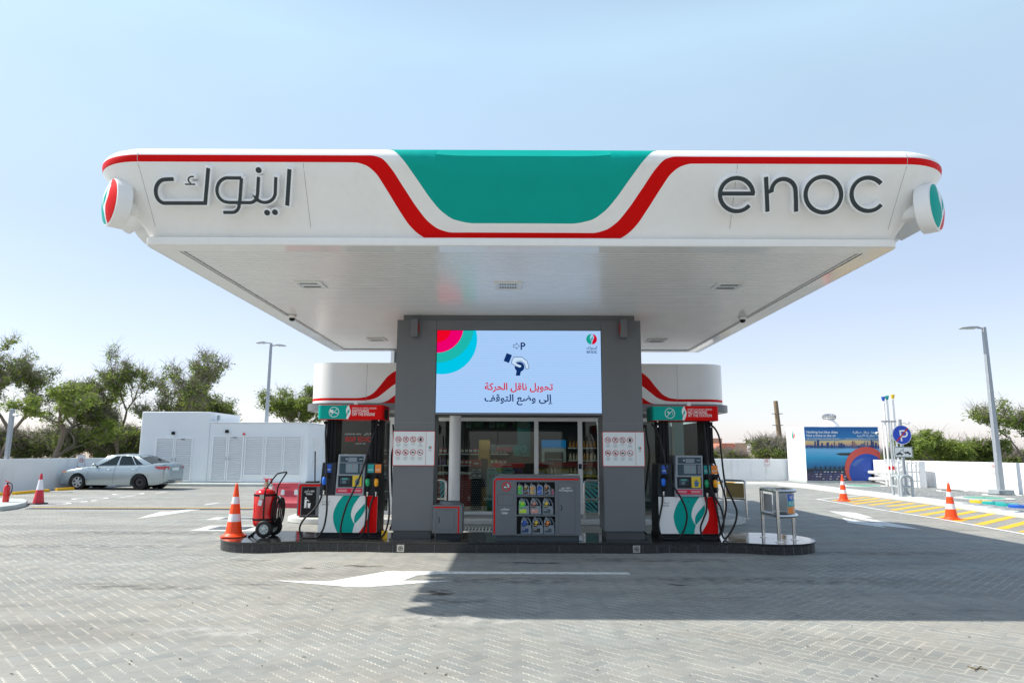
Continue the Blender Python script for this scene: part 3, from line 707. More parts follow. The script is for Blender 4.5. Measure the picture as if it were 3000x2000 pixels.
# dark inner jamb strips
# ---- logo discs and channel letters
def disc_sign(cx, cy, ang, d, z, label):
    c = Vector((cx + cos(R(ang))*d, cy + sin(R(ang))*d, z)); n = Vector((cos(R(ang)), sin(R(ang)), 0)); ex = Vector((-n.y, n.x, 0)); 
    t = thing('round_logo_sign', c, label, 'sign', 'round logo signs at the canopy corners')
    mb = MB(); mb.lathe(c - n*.17, [(.27,0),(.285,.01),(.285,.15),(.28,.165),(.268,.17)], WHITE, 40, n); mb.build('drum', t)
    mb = MB(); pl = Plane(c, ex, (0,0,1), .0015, .002)
    tl = hermite([(-1.01,-.10),(-.6,-.02),(-.25,-.12),(.2,-.30),(.6,-.22),(1.01,.05)]); rr = hermite([(-1.01,.04),(-.3,.18),(.2,.42),(.55,.40),(1.01,.14)])
    ll = hermite([(-.35,-.08),(.05,-.10),(.62,.22)]); lr = hermite([(-.35,-.08),(.05,.22),(.62,.24)])
    NR, NA = 30, 96; grid = []
    for i in range(NR+1):
        q = i/NR
        for j in range(NA): t_ = 2*pi*j/NA; grid.append(c + ex*(.266*q*cos(t_)) + Vector((0,0,.266*q*sin(t_))) + n*(.002 + .055*(1-q*q)))
    mb.v = grid; im = {m_: mb.mi(m_) for m_ in (SIGNW, TEAL, RED)}
    for i in range(NR):
        for j in range(NA):
            q = (i+.5)/NR; t_ = 2*pi*(j+.5)/NA; A_, B_ = q*cos(t_), q*sin(t_)
            m_ = TEAL if A_ < tl(B_) else RED if A_ > rr(B_) else TEAL if (-.35 < B_ < .62 and ll(B_) < A_ < lr(B_)) else SIGNW
            mb.f.append((i*NA+j, (i+1)*NA+j, (i+1)*NA+(j+1)%NA, i*NA+(j+1)%NA)); mb.m.append(im[m_])
    mb.build('face', t); k_ = MB(); k_.cyl(c - n*.17, c - n*.62, .10, WHITE, seg=20); k_.build('bracket', t)
disc_sign(XL, YF, 226, .61, 4.47, 'round red and green logo sign on the left front corner of the canopy')
disc_sign(XR, YF, 314, .63, 4.44, 'round green and red logo sign on the right front corner of the canopy')
LO = Vector((0, 7.55, 4.35)); LE = Vector((0, -.66, 1)).normalized(); LN = Vector((1,0,0)).cross(LE).normalized()
r7 = lambda x, y: (1850 + x/2.34, 380 + y/2.34)
r4 = lambda x, y: (430 + x/5.345, 480 + y/5.345)
def onL(uv):
    p = PPL(uv[0], uv[1], LO, LN); return (p.x, (p - LO).dot(LE))
def letter(t, strokes, wd, wo, dots=(), pr=.30):
    """strokes: lists of photo points; white channel body with a dark face"""
    mb = MB(); o = LO; ex = Vector((1,0,0))
    for i, (pts, closed) in enumerate(strokes):
        L = [onL(p) for p in pts]
        Lx = list(L)
        if not closed:   # extend the white edge past the ends
            a, b = Vector(L[0]), Vector(L[1]); L[0] = tuple(a + (a-b).normalized()*wo); c_, d_ = Vector(L[-1]), Vector(L[-2]); L[-1] = tuple(c_ + (c_-d_).normalized()*wo)
        A, B = ribbon2(L, wd + 2*wo, closed); n = len(A); lim = n if closed else n-1
        f0 = LN*(-.0015*i)
        P = lambda q, dd: o + ex*q.x + LE*q.y + f0 + LN*dd
        vs = [P(q, 0) for q in A] + [P(q, 0) for q in B] + [P(q, -pr) for q in A] + [P(q, -pr) for q in B]
        fs = []
        for k in range(lim):
            j = (k+1) % n; fs += [(n+k, n+j, j, k), (k, j, 2*n+j, 2*n+k), (n+j, n+k, 3*n+k, 3*n+j)]
        if not closed: fs += [(n, 0, 2*n, 3*n), (n-1, 2*n-1, 4*n-1, 3*n-1)]
        mb.add(vs, fs, LETW)
        A, B = ribbon2(Lx, wd, closed); g = LN*(.0045 + .001*i)
        mb.add([o + ex*q.x + LE*q.y + g for q in A] + [o + ex*q.x + LE*q.y + g for q in B], [(n+k, n+(k+1)%n, (k+1)%n, k) for k in range(lim)], LETD)
    for i, (p, r_) in enumerate(dots):
        c = onL(p); c3_ = o + ex*c[0] + LE*c[1]
        mb.cyl(c3_ - LN*pr, c3_ - LN*.0008, r_ + wo, LETW, seg=24)
        mb.cyl(c3_, c3_ + LN*.005, r_, LETD, seg=24)
    return mb.build('letter', t, angle=30)
def A7(cx, cy, r_, a0, a1, n=30): return [r7(x, -y) for x, y in arc(cx, -cy, r_, a0, a1, n)]
en = thing('channel_letter_sign', (2.9, 7.5, 4.3), 'English brand name in raised dark letters on the right of the canopy front', 'sign', 'raised brand names around the canopy')
letter(en, [([r7(845,438), r7(610,438)], False), (A7(720,445,114, 3, 320), False)], .047, .017)
letter(en, [([r7(922,324), r7(932,562)], False), ([r7(926,430)] + A7(1042,420,82, 178, 2, 18) + [r7(1127,480), r7(1128,562)], False)], .047, .017)
letter(en, [(A7(1315,445,122, 0, 354, 40), True)], .047, .017)
letter(en, [(A7(1622,443,114, 40, 322, 34), False)], .047, .017)
ar = thing('channel_letter_sign', (-3.0, 7.5, 4.3), 'Arabic brand name in raised dark letters on the left of the canopy front', 'sign', 'raised brand names around the canopy')
def A4(cx, cy, r_, a0, a1, n=16, ry=None): return [r4(x, -y) for x, y in arc(cx, -cy, r_, a0, a1, n, ry)]
letter(ar, [([r4(2235,85), r4(2200,655)], False)], .045, .017)
letter(ar, [([r4(2022,208), r4(2012,480)] + A4(1850,460,160, -10, -150, 14, 145) + [r4(1722,545)], False),
            ([r4(1752,205), r4(1735,480), r4(1722,545)] + A4(1610,480,128, -40, -88, 6) + [r4(1480,607), r4(1290,605)] + A4(1270,410,170, -95, -268, 22, 190) + [r4(1300,222), r4(1483,222)], False),
            ([r4(1485,225), r4(1458,600), r4(1445,650)] + A4(1340,640,110, -12, -88, 8, 120) + [r4(1200,760)], False)], .036, .017,
       dots=((r4(1752,100), .033), (r4(1885,765), .033), (r4(2008,758), .033)))
letter(ar, [([r4(965,68), r4(918,615)], False), ([r4(940,615), r4(290,615)] + A4(290,430,148, -95, -262, 22, 186) + [r4(422,238)], False)], .042, .017)
letter(ar, [([r4(738,200), r4(700,200)] + A4(700,250,48, 95, 250, 10) + [r4(690,305)], False), ([r4(600,320), r4(762,320)], False)], .016, .017)
def turned(src, ang, label):
    """the same lettering on another side of the canopy"""
    c = copy_tree(src); piv = Vector((CX, 12.185, 0)); q = Matrix.Rotation(R(ang), 3, 'Z')
    rel = Vector(src.location) - piv; rel = q @ rel; n = q @ Vector((0, -1, 0))
    c.location = piv + rel + n*.29 + Vector((0,0,-.04)); c.rotation_euler = (0, 0, R(ang)); c['label'] = label; return c
turned(en, -90, 'English raised brand name seen edge on along the left side of the canopy')
turned(ar, -90, 'Arabic raised brand name on the far half of the canopy left side')
turned(ar, 90, 'Arabic raised brand name seen edge on along the right side of the canopy')
turned(en, 90, 'English raised brand name on the far half of the canopy right side')
# dome cameras
def dome(x, y, label):
    mb = MB(); mb.lathe((x, y, 4.045), [(.075,0),(.075,-.035),(.06,-.05)], WHITE, 20, (0,0,1)); t = mb.build('dome_camera', at=(x, y, 4.04))
    tag(t, label, 'camera', 'dome cameras under the canopy')
    g = MB(); g.lathe((x, y, 3.995), [(.052,.0),(.05,-.02),(.035,-.045),(.005,-.055)], BLACK, 18); g.build('lens_dome', t)
dome(-3.97, 12.1, 'small dome camera on the left edge of the canopy soffit'); dome(4.16, 12.1, 'small dome camera on the right edge of the canopy soffit')
# beacon speakers on the column tops
for x, lab, sgn in ((-1.72, 'dark box speaker with red front on top of the left column', 1), (1.97, 'dark box speaker with red front on top of the right column', -1)):
    mb = MB(); mb.box(x-.06, x+.06, 11.82, 11.999, 3.62, 3.95, BLACK if 0 else CLAD); t = mb.build('alarm_speaker', at=(x, 11.9, 3.62), bevel=.01)
    tag(t, lab, 'speaker', 'alarm speakers on the columns')
    g = MB(); s_ = .061*sgn; g.box(min(x+s_, x+s_+.004*sgn), max(x+s_, x+s_+.004*sgn), 11.86, 11.97, 3.70, 3.88, SIGNR); g.build('grille', t)

# ================================================================== SCREEN
def led_mat(name, c255):
    m = bpy.data.materials.new(name); m.use_nodes = True; nt = m.node_tree; nt.nodes.clear(); N = nt.nodes; L = nt.links
    tc = N.new('ShaderNodeTexCoord'); w1 = N.new('ShaderNodeTexWave'); w1.bands_direction = 'Z'; w1.inputs['Scale'].default_value = 9.5
    w2 = N.new('ShaderNodeTexWave'); w2.bands_direction = 'X'; w2.inputs['Scale'].default_value = 14
    L.new(tc.outputs['Object'], w1.inputs[0]); L.new(tc.outputs['Object'], w2.inputs[0])
    ad = N.new('ShaderNodeMath'); ad.operation = 'ADD'; L.new(w1.outputs['Fac'], ad.inputs[0]); 
    ml = N.new('ShaderNodeMath'); ml.operation = 'MULTIPLY'; ml.inputs[1].default_value = .35; L.new(w2.outputs['Fac'], ml.inputs[0]); L.new(ml.outputs[0], ad.inputs[1])
    mr = N.new('ShaderNodeMapRange'); mr.inputs[1].default_value = 0; mr.inputs[2].default_value = 1.35; mr.inputs[3].default_value = EK*1.08; mr.inputs[4].default_value = EK*0.86
    L.new(ad.outputs[0], mr.inputs[0])
    e = N.new('ShaderNodeEmission'); e.inputs[0].default_value = (*srgb(*c255), 1); L.new(mr.outputs[0], e.inputs[1])
    o = N.new('ShaderNodeOutputMaterial'); L.new(e.outputs[0], o.inputs[0]); return m
scr = thing('display_screen', (.12, 12.0, 2.30), 'large lit screen with Arabic message hung between the two grey columns', 'screen')
mb = MB(); mb.box(-1.340, 1.585, 12.02, 12.198, 2.305, 3.77, BLACK); mb.build('cabinet', scr)
BGL = led_mat('led_blue', (170,206,250))
kx = 2.915/2165.0; kz = 1.462/1080.0
pl = Plane((-1.335, 12.018, 3.768), (1,0,0), (0,0,1), .0008, .0)
mb = MB()
S = lambda x, y: ((x-100)*kx, -(y-80)*kz)
poly(mb, pl, [S(100,80), S(100,1160), S(2265,1160), S(2265,80)], BGL, 0)
def qarc(cx, cy, r_, m, lay):
    yl = cy + math.sqrt(r_*r_ - (100-cx)**2); xt = cx + math.sqrt(r_*r_ - (80-cy)**2)
    a0 = math.atan2(yl-cy, 100-cx); a1 = math.atan2(80-cy, xt-cx)
    pts = [S(cx + r_*cos(lerp(a0,a1,i/30)), cy + r_*sin(lerp(a0,a1,i/30))) for i in range(31)]
    poly(mb, pl, [S(100,80)] + pts, m, lay)
qarc(170,200,460, led_mat('led_cyan', (0,200,235)), 1); qarc(105,30,478, led_mat('led_teal', (30,185,175)), 2)
qarc(100,30,348, led_mat('led_magenta', (240,0,110)), 3); qarc(100,60,180, led_mat('led_red', (240,5,40)), 4)
NAVY = emis('led_navy', (14,48,105)); LR = emis('led_crimson', (205,5,40)); LT = emis('led_logo_teal', (20,160,140))
text(mb, pl, 'P', *S(1205,332), .128, NAVY, 'l', 1, .02)
stroke(mb, pl, [S(1110,268), S(1148,268), S(1148,245), S(1190,285), S(1148,325), S(1148,302), S(1110,302)], .008, NAVY, 1, True)
poly(mb, pl, [S(1022,378), S(1092,405), S(1052,510), S(982,482)], NAVY, 1)
disc(mb, pl, *S(1192,560), 64*kx, NAVY, 1); poly(mb, pl, [S(1155,600), S(1215,600), S(1198,676), S(1142,676)], NAVY, 2)
hand = [(1118,430),(1220,430),(1290,480),(1318,570),(1300,590),(1276,585),(1258,520),(1215,485),(1160,490),(1145,505),(1160,520),(1215,540),(1218,560),(1195,572),(1140,550),(1086,515),(1095,470)]
WL = led_mat('led_hand', (200,225,252))
poly(mb, pl, [S(*p) for p in hand], WL, 3); stroke(mb, pl, [S(*p) for p in hand], .0085, NAVY, 4, True)
text(mb, pl, AR('تحويل ناقل الحركة'), *S(1630,862), .118, LR, 'r', 1, .022, width=895*kx, arabic=True)
text(mb, pl, AR('إلى وضع التوقف'), *S(1630,1010), .118, NAVY, 'r', 1, .022, width=895*kx, arabic=True)
logo(mb, pl, *S(2146,190), 71*kx, 0, LT, LR)
text(mb, pl, AR('اينوك'), *S(2146,322), .055, NAVY, 'c', 1, .01, width=138*kx, arabic=True)
text(mb, pl, 'enoc', *S(2147,378), .070, NAVY, 'c', 1, .008, width=140*kx)
mb.build('picture', scr, smooth=False)

# ================================================================== ISLAND
def granite():
    m = bpy.data.materials.new('black_granite'); m.use_nodes = True; nt = m.node_tree; b = nt.nodes['Principled BSDF']; N = nt.nodes; L = nt.links
    tc = N.new('ShaderNodeTexCoord'); n = N.new('ShaderNodeTexNoise'); n.inputs['Scale'].default_value = 180; n.inputs['Detail'].default_value = 3
    L.new(tc.outputs['Object'], n.inputs['Vector']); cr = N.new('ShaderNodeMapRange'); L.new(n.outputs[0], cr.inputs[0])
    cr.inputs[1].default_value = .5; cr.inputs[2].default_value = .75; cr.inputs[3].default_value = .008; cr.inputs[4].default_value = .11
    vm = N.new('ShaderNodeVectorMath'); vm.operation = 'SCALE'; vm.inputs[0].default_value = (1,1.02,1.05); L.new(cr.outputs[0], vm.inputs['Scale']); L.new(vm.outputs[0], b.inputs['Base Color'])
    n2 = N.new('ShaderNodeTexNoise'); n2.inputs['Scale'].default_value = 3; n2.inputs['Detail'].default_value = 6; L.new(tc.outputs['Object'], n2.inputs['Vector'])
    r_ = N.new('ShaderNodeMapRange'); L.new(n2.outputs[0], r_.inputs[0]); r_.inputs[1].default_value = .3; r_.inputs[2].default_value = .75; r_.inputs[3].default_value = .05; r_.inputs[4].default_value = .16
    L.new(r_.outputs[0], b.inputs['Roughness']); b.inputs['Specular IOR Level'].default_value = .7
    return m
GRAN = granite(); GRANS = mat('granite_side', (0.022, 0.024, 0.027), 0.28, var=0.3, vscale=50)
IY = 12.25; IZ = .17
half = []   # right half front outline, centre outward, y = distance from IY
half = [(0, .68), (2.05, .68), (2.28, .65), (2.5, .59), (3.45, .59), (3.75, .64), (4.0, .76), (4.3, .82)]
half += [(4.3 + .78*sin(R(a)) , .82*cos(R(a))) for a in (12, 24, 36, 48, 60, 70, 80, 90)]
ic = 0.11
front = [(ic - x, IY - y) for x, y in half[::-1]] + [(ic + x, IY - y) for x, y in half[1:]]
back = [(x, 2*IY - y) for x, y in front[::-1]][1:-1]
outl = front + back
isl = thing('pump_island', (ic, IY, 0), 'black granite kerbed island with rounded ends under pumps and columns', 'pump island')
mb = MB(); mb.prism(outl, (0,0,IZ-.034), GRANS, (0,0,0), (1,0,0), (0,1,0)); mb.build('side_cladding', isl)
ou = [(ic + (x-ic)*1.003, IY + (y-IY)*1.012) for x, y in outl]
mb = MB(); mb.prism(ou, (0,0,.03), GRAN, (0,0,IZ-.03), (1,0,0), (0,1,0)); mb.build('top_slab', isl)
mb = MB(); k = 0
for i in range(len(front)-1):
    a = Vector((*front[i], 0)); b = Vector((*front[i+1], 0)); L_ = (b-a).length; n = max(1, round(L_/.6)) if L_ > .5 else 1
    for j in range(n):
        p = a.lerp(b, j/n); d = (b-a).normalized(); nn = Vector((d.y, -d.x, 0))
        mb.obox(p + Vector((0,0,.066)) + nn*.0005, d*.0015, nn*.0015, (0,0,.066), INKG)
mb.build('tile_joints', isl, smooth=False)
for u, lab in ((1173.5, 'square steel drain vent in the island kerb under the left column'), (1864.5, 'square steel drain vent in the island kerb under the right column')):
    p = PY(u, 1609, 11.57); mb = MB(); mb.box(p.x-.06, p.x+.06, 11.555, 11.5695, .015, .130, STEEL)
    t = tag(mb.build('kerb_vent', at=(p.x, 11.56, .015)), lab, 'vent', 'steel vents in the island kerb')
    g = MB(); pl = Plane((p.x, 11.555, .072), base=.001); ring(g, pl, 0, 0, .034, .008, INK, 0); disc(g, pl, 0, 0, .012, INK, 0, 12)
    for a in range(6): disc(g, pl, .021*cos(a*pi/3), .021*sin(a*pi/3), .007, INK, 0, 8)
    g.build('emblem', t, smooth=False)
for x in (-2.16,):
    mb = MB(); mb.box(x-.05, x+.05, 12.0, 12.012, .1702, .30, YEL); tag(mb.build('marker_plate', at=(x, 12.0, .17)), 'small yellow plate at the foot of the left column', 'plate')
# ================================================================== PUMPS
def lp(cx_px):   # crop pixels (3.336 per photo px) of one pump -> local metres
    return lambda x, y: ((x - cx_px)*.001784, .88 - IZ - (y - 1005)*.00175)
BGREY = mat('screen_blue_grey', (0.042, 0.075, 0.10), 0.4, spec=.25); LCD = mat('lcd_grey', (0.21, 0.27, 0.31), 0.3, spec=.3)
YELP = mat('label_yellow', (0.75, 0.52, 0.02), 0.4); PINK = mat('label_crimson', (0.62, 0.01, 0.06), 0.4); BLUEH = mat('hand_blue', (0.02, 0.13, 0.25), 0.4)
NOZB = mat('nozzle_blue', (0.01, 0.16, 0.75), 0.35); NOZG = mat('nozzle_green', (0.01, 0.32, 0.13), 0.35); NOZO = mat('nozzle_orange', (0.9, 0.38, 0.01), 0.35)
GLOW = mat('reader_display', (0.05, 0.35, 0.28), 0.3)
def pump(cx, cpx, right, lines, label, hoses):
    py = 12.1; t = thing('fuel_pump', (cx, py, IZ), label, 'fuel pump', 'fuel pumps on the granite island')
    m = lp(cpx)
    def B(name, par=None, **k):
        return lambda mb: mb.build(name, par or t, local=True, **k)
    W = .51; dx = -1 if right else 1
    # lower cabinet
    mb = MB(); mb.box(-W, W+.0, 0.0, .62, .075, .71, mat('pump_side_black', (.014,.015,.018), .5, spec=.2)); mb.box(-W-.012, W+.012, .02, .60, .06, .085, BLACK); B('lower_cabinet', bevel=.006)(mb)
    mb = MB(); mb.box(-W-.02, W+.02, .005, .6, 0, .06, BLACK)
    for r_ in range(2):
        for i in range(34): mb.box(-.50+i*.0298, -.50+i*.0298+.02, -.001, .006, .010+r_*.024, .026+r_*.024, DARK)
    B('base_grille')(mb)
    pl = Plane((0, -.006, 0), (1,0,0), (0,0,1), .0012, .0015)
    mb = MB(); mb.box(-W+.004, W-.004, -.006, -.0002, .085, .705, WHITE)
    x0, x1, z0, z1 = -W+.005, W-.005, .086, .704
    def q(L): return [(min(max(a, x0), x1), min(max(b, z0), z1)) for a, b in L]
    e = lambda x, y: m(x, y)
    sm = lambda L: [(p.x, p.y) for p in spline([(*e2, 0) for e2 in L], 6)]
    o = cpx - 424
    E = lambda x, y: ((x - 424)*.001784, .88 - IZ - (y - 1005)*.00175)
    lf = sm([E(375,1005), E(318,1085), E(283,1185), E(297,1290), E(345,1392)]); rt = sm([E(540,1005), E(478,1100), E(455,1180), E(467,1235), E(493,1283)]); rt2 = sm([E(493,1283), E(480,1330), E(473,1392)])
    poly(mb, pl, q(lf + rt2[::-1] + rt[::-1][1:]), TEAL, 0)
    inn = sm([E(585,1082), E(505,1175), E(487,1235), E(493,1281)]) + sm([E(493,1281), E(556,1205), E(588,1140), E(585,1082)])[1:-1]
    poly(mb, pl, q(inn), TEAL, 0)
    rd = sm([E(583,1005), E(598,1075), E(622,1140), E(622,1200), E(600,1265), E(520,1392)])
    poly(mb, pl, q(rd + [E(720,1392), E(720,1005)]), RED, 0)
    disc(mb, pl, *E(428,1052), .011, INK, 1, 12)
    text(mb, pl, AR('اينوك'), *E(172,1072), .028, INK, 'l', 1, .0, width=.13, arabic=True); text(mb, pl, 'enoc', *E(172,1100), .036, INK, 'l', 1, width=.125)
    B('front_panel')(mb)
    # nozzle housings
    zt = 1.27
    for xa, xb, nm in ((-W-.005, -.245, 'nozzle_boot_panel'), (.245, W+.005, 'nozzle_boot_panel')):
        mb = MB(); a, b = (xa+.0, xb); ta = a + (.03 if a < 0 else 0); tb = b - (.03 if b > 0.3 else 0)
        mb.prism([(a, .711), (b, .711), (tb, zt-.02), (tb-.02*(b>.3), zt), (ta+.02*(a<0), zt), (ta, zt-.02)], (0,.56,0), DARK, (0,.02,0), (1,0,0), (0,0,1)); pn = B(nm, bevel=.006)(mb)
    # grade labels and recesses
    pl2 = Plane((0, .018, 0), (1,0,0), (0,0,1), .0012, .0015)
    def lab(x0, x1, c):
        mb = MB(); a = E(x0, 785); b = E(x1, 702); rect(mb, pl2, a[0], a[1], b[0], b[1], c, 1); rect(mb, pl2, a[0]+.01, a[1]+.055, b[0]-.012, a[1]+.06, TXTW, 2); rect(mb, pl2, a[0]+.01, a[1]+.04, b[0]-.02, a[1]+.045, TXTW, 2)
        rect(mb, pl2, a[0]-.002, a[1]-.10, b[0]+.002, a[1]-.006, BLACK, 0); B('grade_label', smooth=False)(mb)
    lab(184, 243, BLUEP); lab(597, 658, TEALP); lab(670, 730, ORAP)
    # centre display unit
    mb = MB(); a = E(298,1005); b = E(572,605)
    mb.prism([(a[0], a[1]+.0), (b[0], a[1]+.0), (b[0]+.012, b[1]), (a[0]+.035, b[1])], (0,.50,0), mat('unit_frame_grey', (.30,.34,.38), .45, spec=.3), (0,-.045,0), (1,0,0), (0,0,1)); cu = B('display_unit', bevel=.006)(mb)
    pl3 = Plane((0, -.045, 0), (1,0,0), (0,0,1), .0014, .0015); mb = MB()
    def rc(x0, y0, x1, y1, c, l):
        A = E(x0, y1); Bq = E(x1, y0); rect(mb, pl3, A[0], A[1], Bq[0], Bq[1], c, l)
    rc(334,622,562,684,BGREY,0); rc(413,636,497,677,LCD,1); rc(386,645,408,648,TXTW,1); rc(386,655,408,658,TXTW,1); rc(520,650,552,653,TXTW,1)
    rc(330,690,562,800,BGREY,0); rc(392,697,510,782,LCD,1); rc(528,700,556,782,mat('keypad_grey', (.14,.17,.2), .4),1); 
    logo(mb, pl3, E(450,722)[0], E(450,722)[1], .022, 1, mat('faded_teal',(.08,.35,.32),.4), mat('faded_red',(.5,.08,.1),.4))
    text(mb, pl3, 'enoc', *E(450,762), .014, INKG, 'c', 2)
    rc(322,812,560,925,DARK,0); rc(330,825,446,903,BLACK,1); rc(340,832,436,895,BGREY,2); rc(360,836,414,850,GLOW,3)
    for i in range(3):
        for j in range(3): rc(368+i*10,860+j*10,375+i*10,867+j*10,LCD,3)
    rc(405,860,432,892,DARK,3)
    rc(462,812,550,918,YELP,1)
    c = E(506,878); hp = [(-.028,-.055),(.028,-.055),(.045,-.01),(.058,.03),(.048,.034),(.034,.006),(.034,.062),(.022,.064),(.018,.012),(.014,.075),(.002,.076),(.0,.012),(-.006,.066),(-.018,.064),(-.016,.006),(-.030,.045),(-.04,.04),(-.032,-.01)]
    poly(mb, pl3, [(c[0]+a_*.95, c[1]+b_*.95) for a_, b_ in hp], BLUEH, 2)
    rc(308,935,560,982,PINK,1); 
    for i in range(2): rc(325,950+i*12,410,953+i*12,TXTW,2); rc(455,950+i*12,545,953+i*12,TXTW,2)
    disc(mb, pl3, *E(433,960), .012, RED, 3, 14)
    g = mb.build('display_panel', cu, local=True, smooth=False)
    # hose masts
    for xs in (-.36, .42):
        mb = MB()
        for k in range(3): mb.box(xs-.085+k*.06, xs-.085+k*.06+.05, .06, .46, 1.27, 2.02, BLACK)
        mb.box(xs-.08, xs+.08, .09, .43, 1.27, 2.02, BLACK); B('mast', bevel=.004)(mb)
    # header
    mb = MB(); hx0, hx1 = (-.575, .575); pts = rrect(hx0, -.12, hx1, .55, .07, 5)
    if right: cut = -.1
    split = E(420,0)[0]
    vs_l = []; 
    mb.prism(pts, (0,0,.255), RED, (0,0,2.01), (1,0,0), (0,1,0)); hd = B('header', bevel=.006)(mb)
    pl4 = Plane((0, -.12, 0), (1,0,0), (0,0,1), .0012, .002); mb = MB(); zz0, zz1 = 2.016, 2.259
    H = lambda x, y: ((x-424)*.00172 - .03, 2.265 - (y-120)*.0017)
    fx = lambda L: [H(*p) for p in L]
    # teal half wraps round the left end
    edge = sm([H(418,120), H(398,165), H(404,215), H(408,270)])
    n_ = len(edge)
    poly(mb, pl4, [(hx0+.07, zz1)] + [(a_, min(max(b_, zz0), zz1)) for a_, b_ in edge] + [(hx0+.07, zz0)], TEAL, 0)
    wr = [(hx0+.07 + .0722*cos(R(a_)), -.05 + .0722*sin(R(a_))) for a_ in range(270, 179, -15)] + [(hx0-.0022, .46)]
    for (xa, ya), (xb, yb) in zip(wr, wr[1:]): mb.add([(xa,ya,zz0),(xb,yb,zz0),(xb,yb,zz1),(xa,ya,zz1)], [(0,3,2,1)], TEAL)
    fl = sm([H(424,118), H(402,150), H(397,190), H(412,222)]); fl2 = sm([H(412,222), H(402,250), H(404,273)]); fr = sm([H(418,273), H(442,215), H(444,180), H(432,150), H(424,118)])
    cl = lambda L: [(a_, min(max(b_, zz0), zz1)) for a_, b_ in L]
    poly(mb, pl4, cl(fl + fl2[1:] + fr), TXTW, 1)
    poly(mb, pl4, cl(sm([H(430,160), H(412,190), H(411,218)]) + sm([H(411,218), H(430,192), H(430,160)])[1:-1]), TEAL, 2)
    ring(mb, pl4, *H(275,195), .085, .009, TXTW, 1); stroke(mb, pl4, [H(240,232), H(310,158)], .008, TXTW, 2)
    if not right:
        k_ = H(252,188); poly(mb, pl4, [(k_[0]-.03, k_[1]+.035), (k_[0]+.03, k_[1]+.02), (k_[0]+.02, k_[1]-.03), (k_[0]-.035, k_[1]-.015)], TXTW, 1); stroke(mb, pl4, [H(268,195), H(312,210)], .014, TXTW, 1)
    else:
        stroke(mb, pl4, [H(250,178), H(276,200)], .018, TXTW, 1); stroke(mb, pl4, [H(278,202), H(298,218)], .016, TEALP, 1); stroke(mb, pl4, [H(298,212), H(308,195), H(302,180)], .006, TXTW, 1)
    text(mb, pl4, 'SAFETY AT ENOC MEANS', *H(457,158), .021, TXTW, 'l', 1, 0, width=.425)
    a = H(457,163); b = H(706,161); rect(mb, pl4, a[0], a[1], b[0], b[1], TXTW, 1)
    text(mb, pl4, lines[0], *H(458,199), .050, TXTW, 'l', 1, .010, width=lines[2]); text(mb, pl4, lines[1], *H(458,231), .048, TXTW, 'l', 1, .010, width=lines[3])
    mb.build('header_print', hd, local=True, smooth=False)
    mb = MB(); s_ = -1 if right else 1; xx = .577*s_
    mb.box(min(xx, xx-.006*s_), max(xx, xx+.004*s_), .0, .30, 2.03, 2.20, BLACK)
    B('header_end_recess')(mb)
    # router box on the header
    mb = MB(); c = H(483,95); c = (c[0], 2.266); mb.box(c[0]-.035, c[0]+.035, -.05, .0, c[1]+.0005, c[1]+.075, SIGNW); B('access_point', bevel=.01)(mb)
    # nozzles: x,y of the grip, colour
    for (x, y, col) in ((188, 865, NOZB), (610, 878, NOZG), (693, 878, NOZO)):
        p = E(x, y); yo = -.045
        n = MB(); n.lathe((p[0], yo, p[1]-.07), [(.022,0),(.036,.03),(.040,.08),(.034,.12),(.020,.135)], col, 16); nz = B('nozzle')(n)
        g = MB(); g.cyl((p[0], yo, p[1]-.16), (p[0], yo, p[1]-.065), .020, BLACK, .027, 14); g.build('sleeve', nz, local=True); g = MB(); g.cyl((p[0], yo, p[1]+.06), (p[0], .03, p[1]+.11), .02, BLACK, .014, 12); g.build('spout', nz, local=True)
        g = MB(); g.tube([(p[0]+.03, yo, p[1]-.05), (p[0]+.05, yo, p[1]-.10), (p[0]+.02, yo, p[1]-.15)], .006, BLACK, 6); g.build('lever_guard', nz, local=True)
        g = MB(); g.lathe((p[0], yo, p[1]-.24), [(.015,0),(.019,.01),(.019,.035),(.014,.04),(.014,.055),(.02,.06),(.02,.082)], STEEL, 14); g.build('swivel', nz, local=True)
    for h in hoses:
        pts = [(*E(x - o, y - (12 if right else 0)), yy) for x, y, yy in h]
        P = spline([(a_, yy, b_) for a_, b_, yy in pts], 7); mb = MB(); mb.tube([Vector((q_.x, q_.y, max(q_.z, .018))) for q_ in P], .0165, RUBBER, 9); B('hose')(mb)
    for xs, yy in ((-.47, .05), (.47, .05)):
        mb = MB(); mb.sphere((xs, yy, 1.96), .035, BLACK, 12, 6); mb.cyl((xs, yy, 1.9), (xs, yy, 2.01), .018, STEEL); B('hose_joint')(mb)
    return t
f = -.10
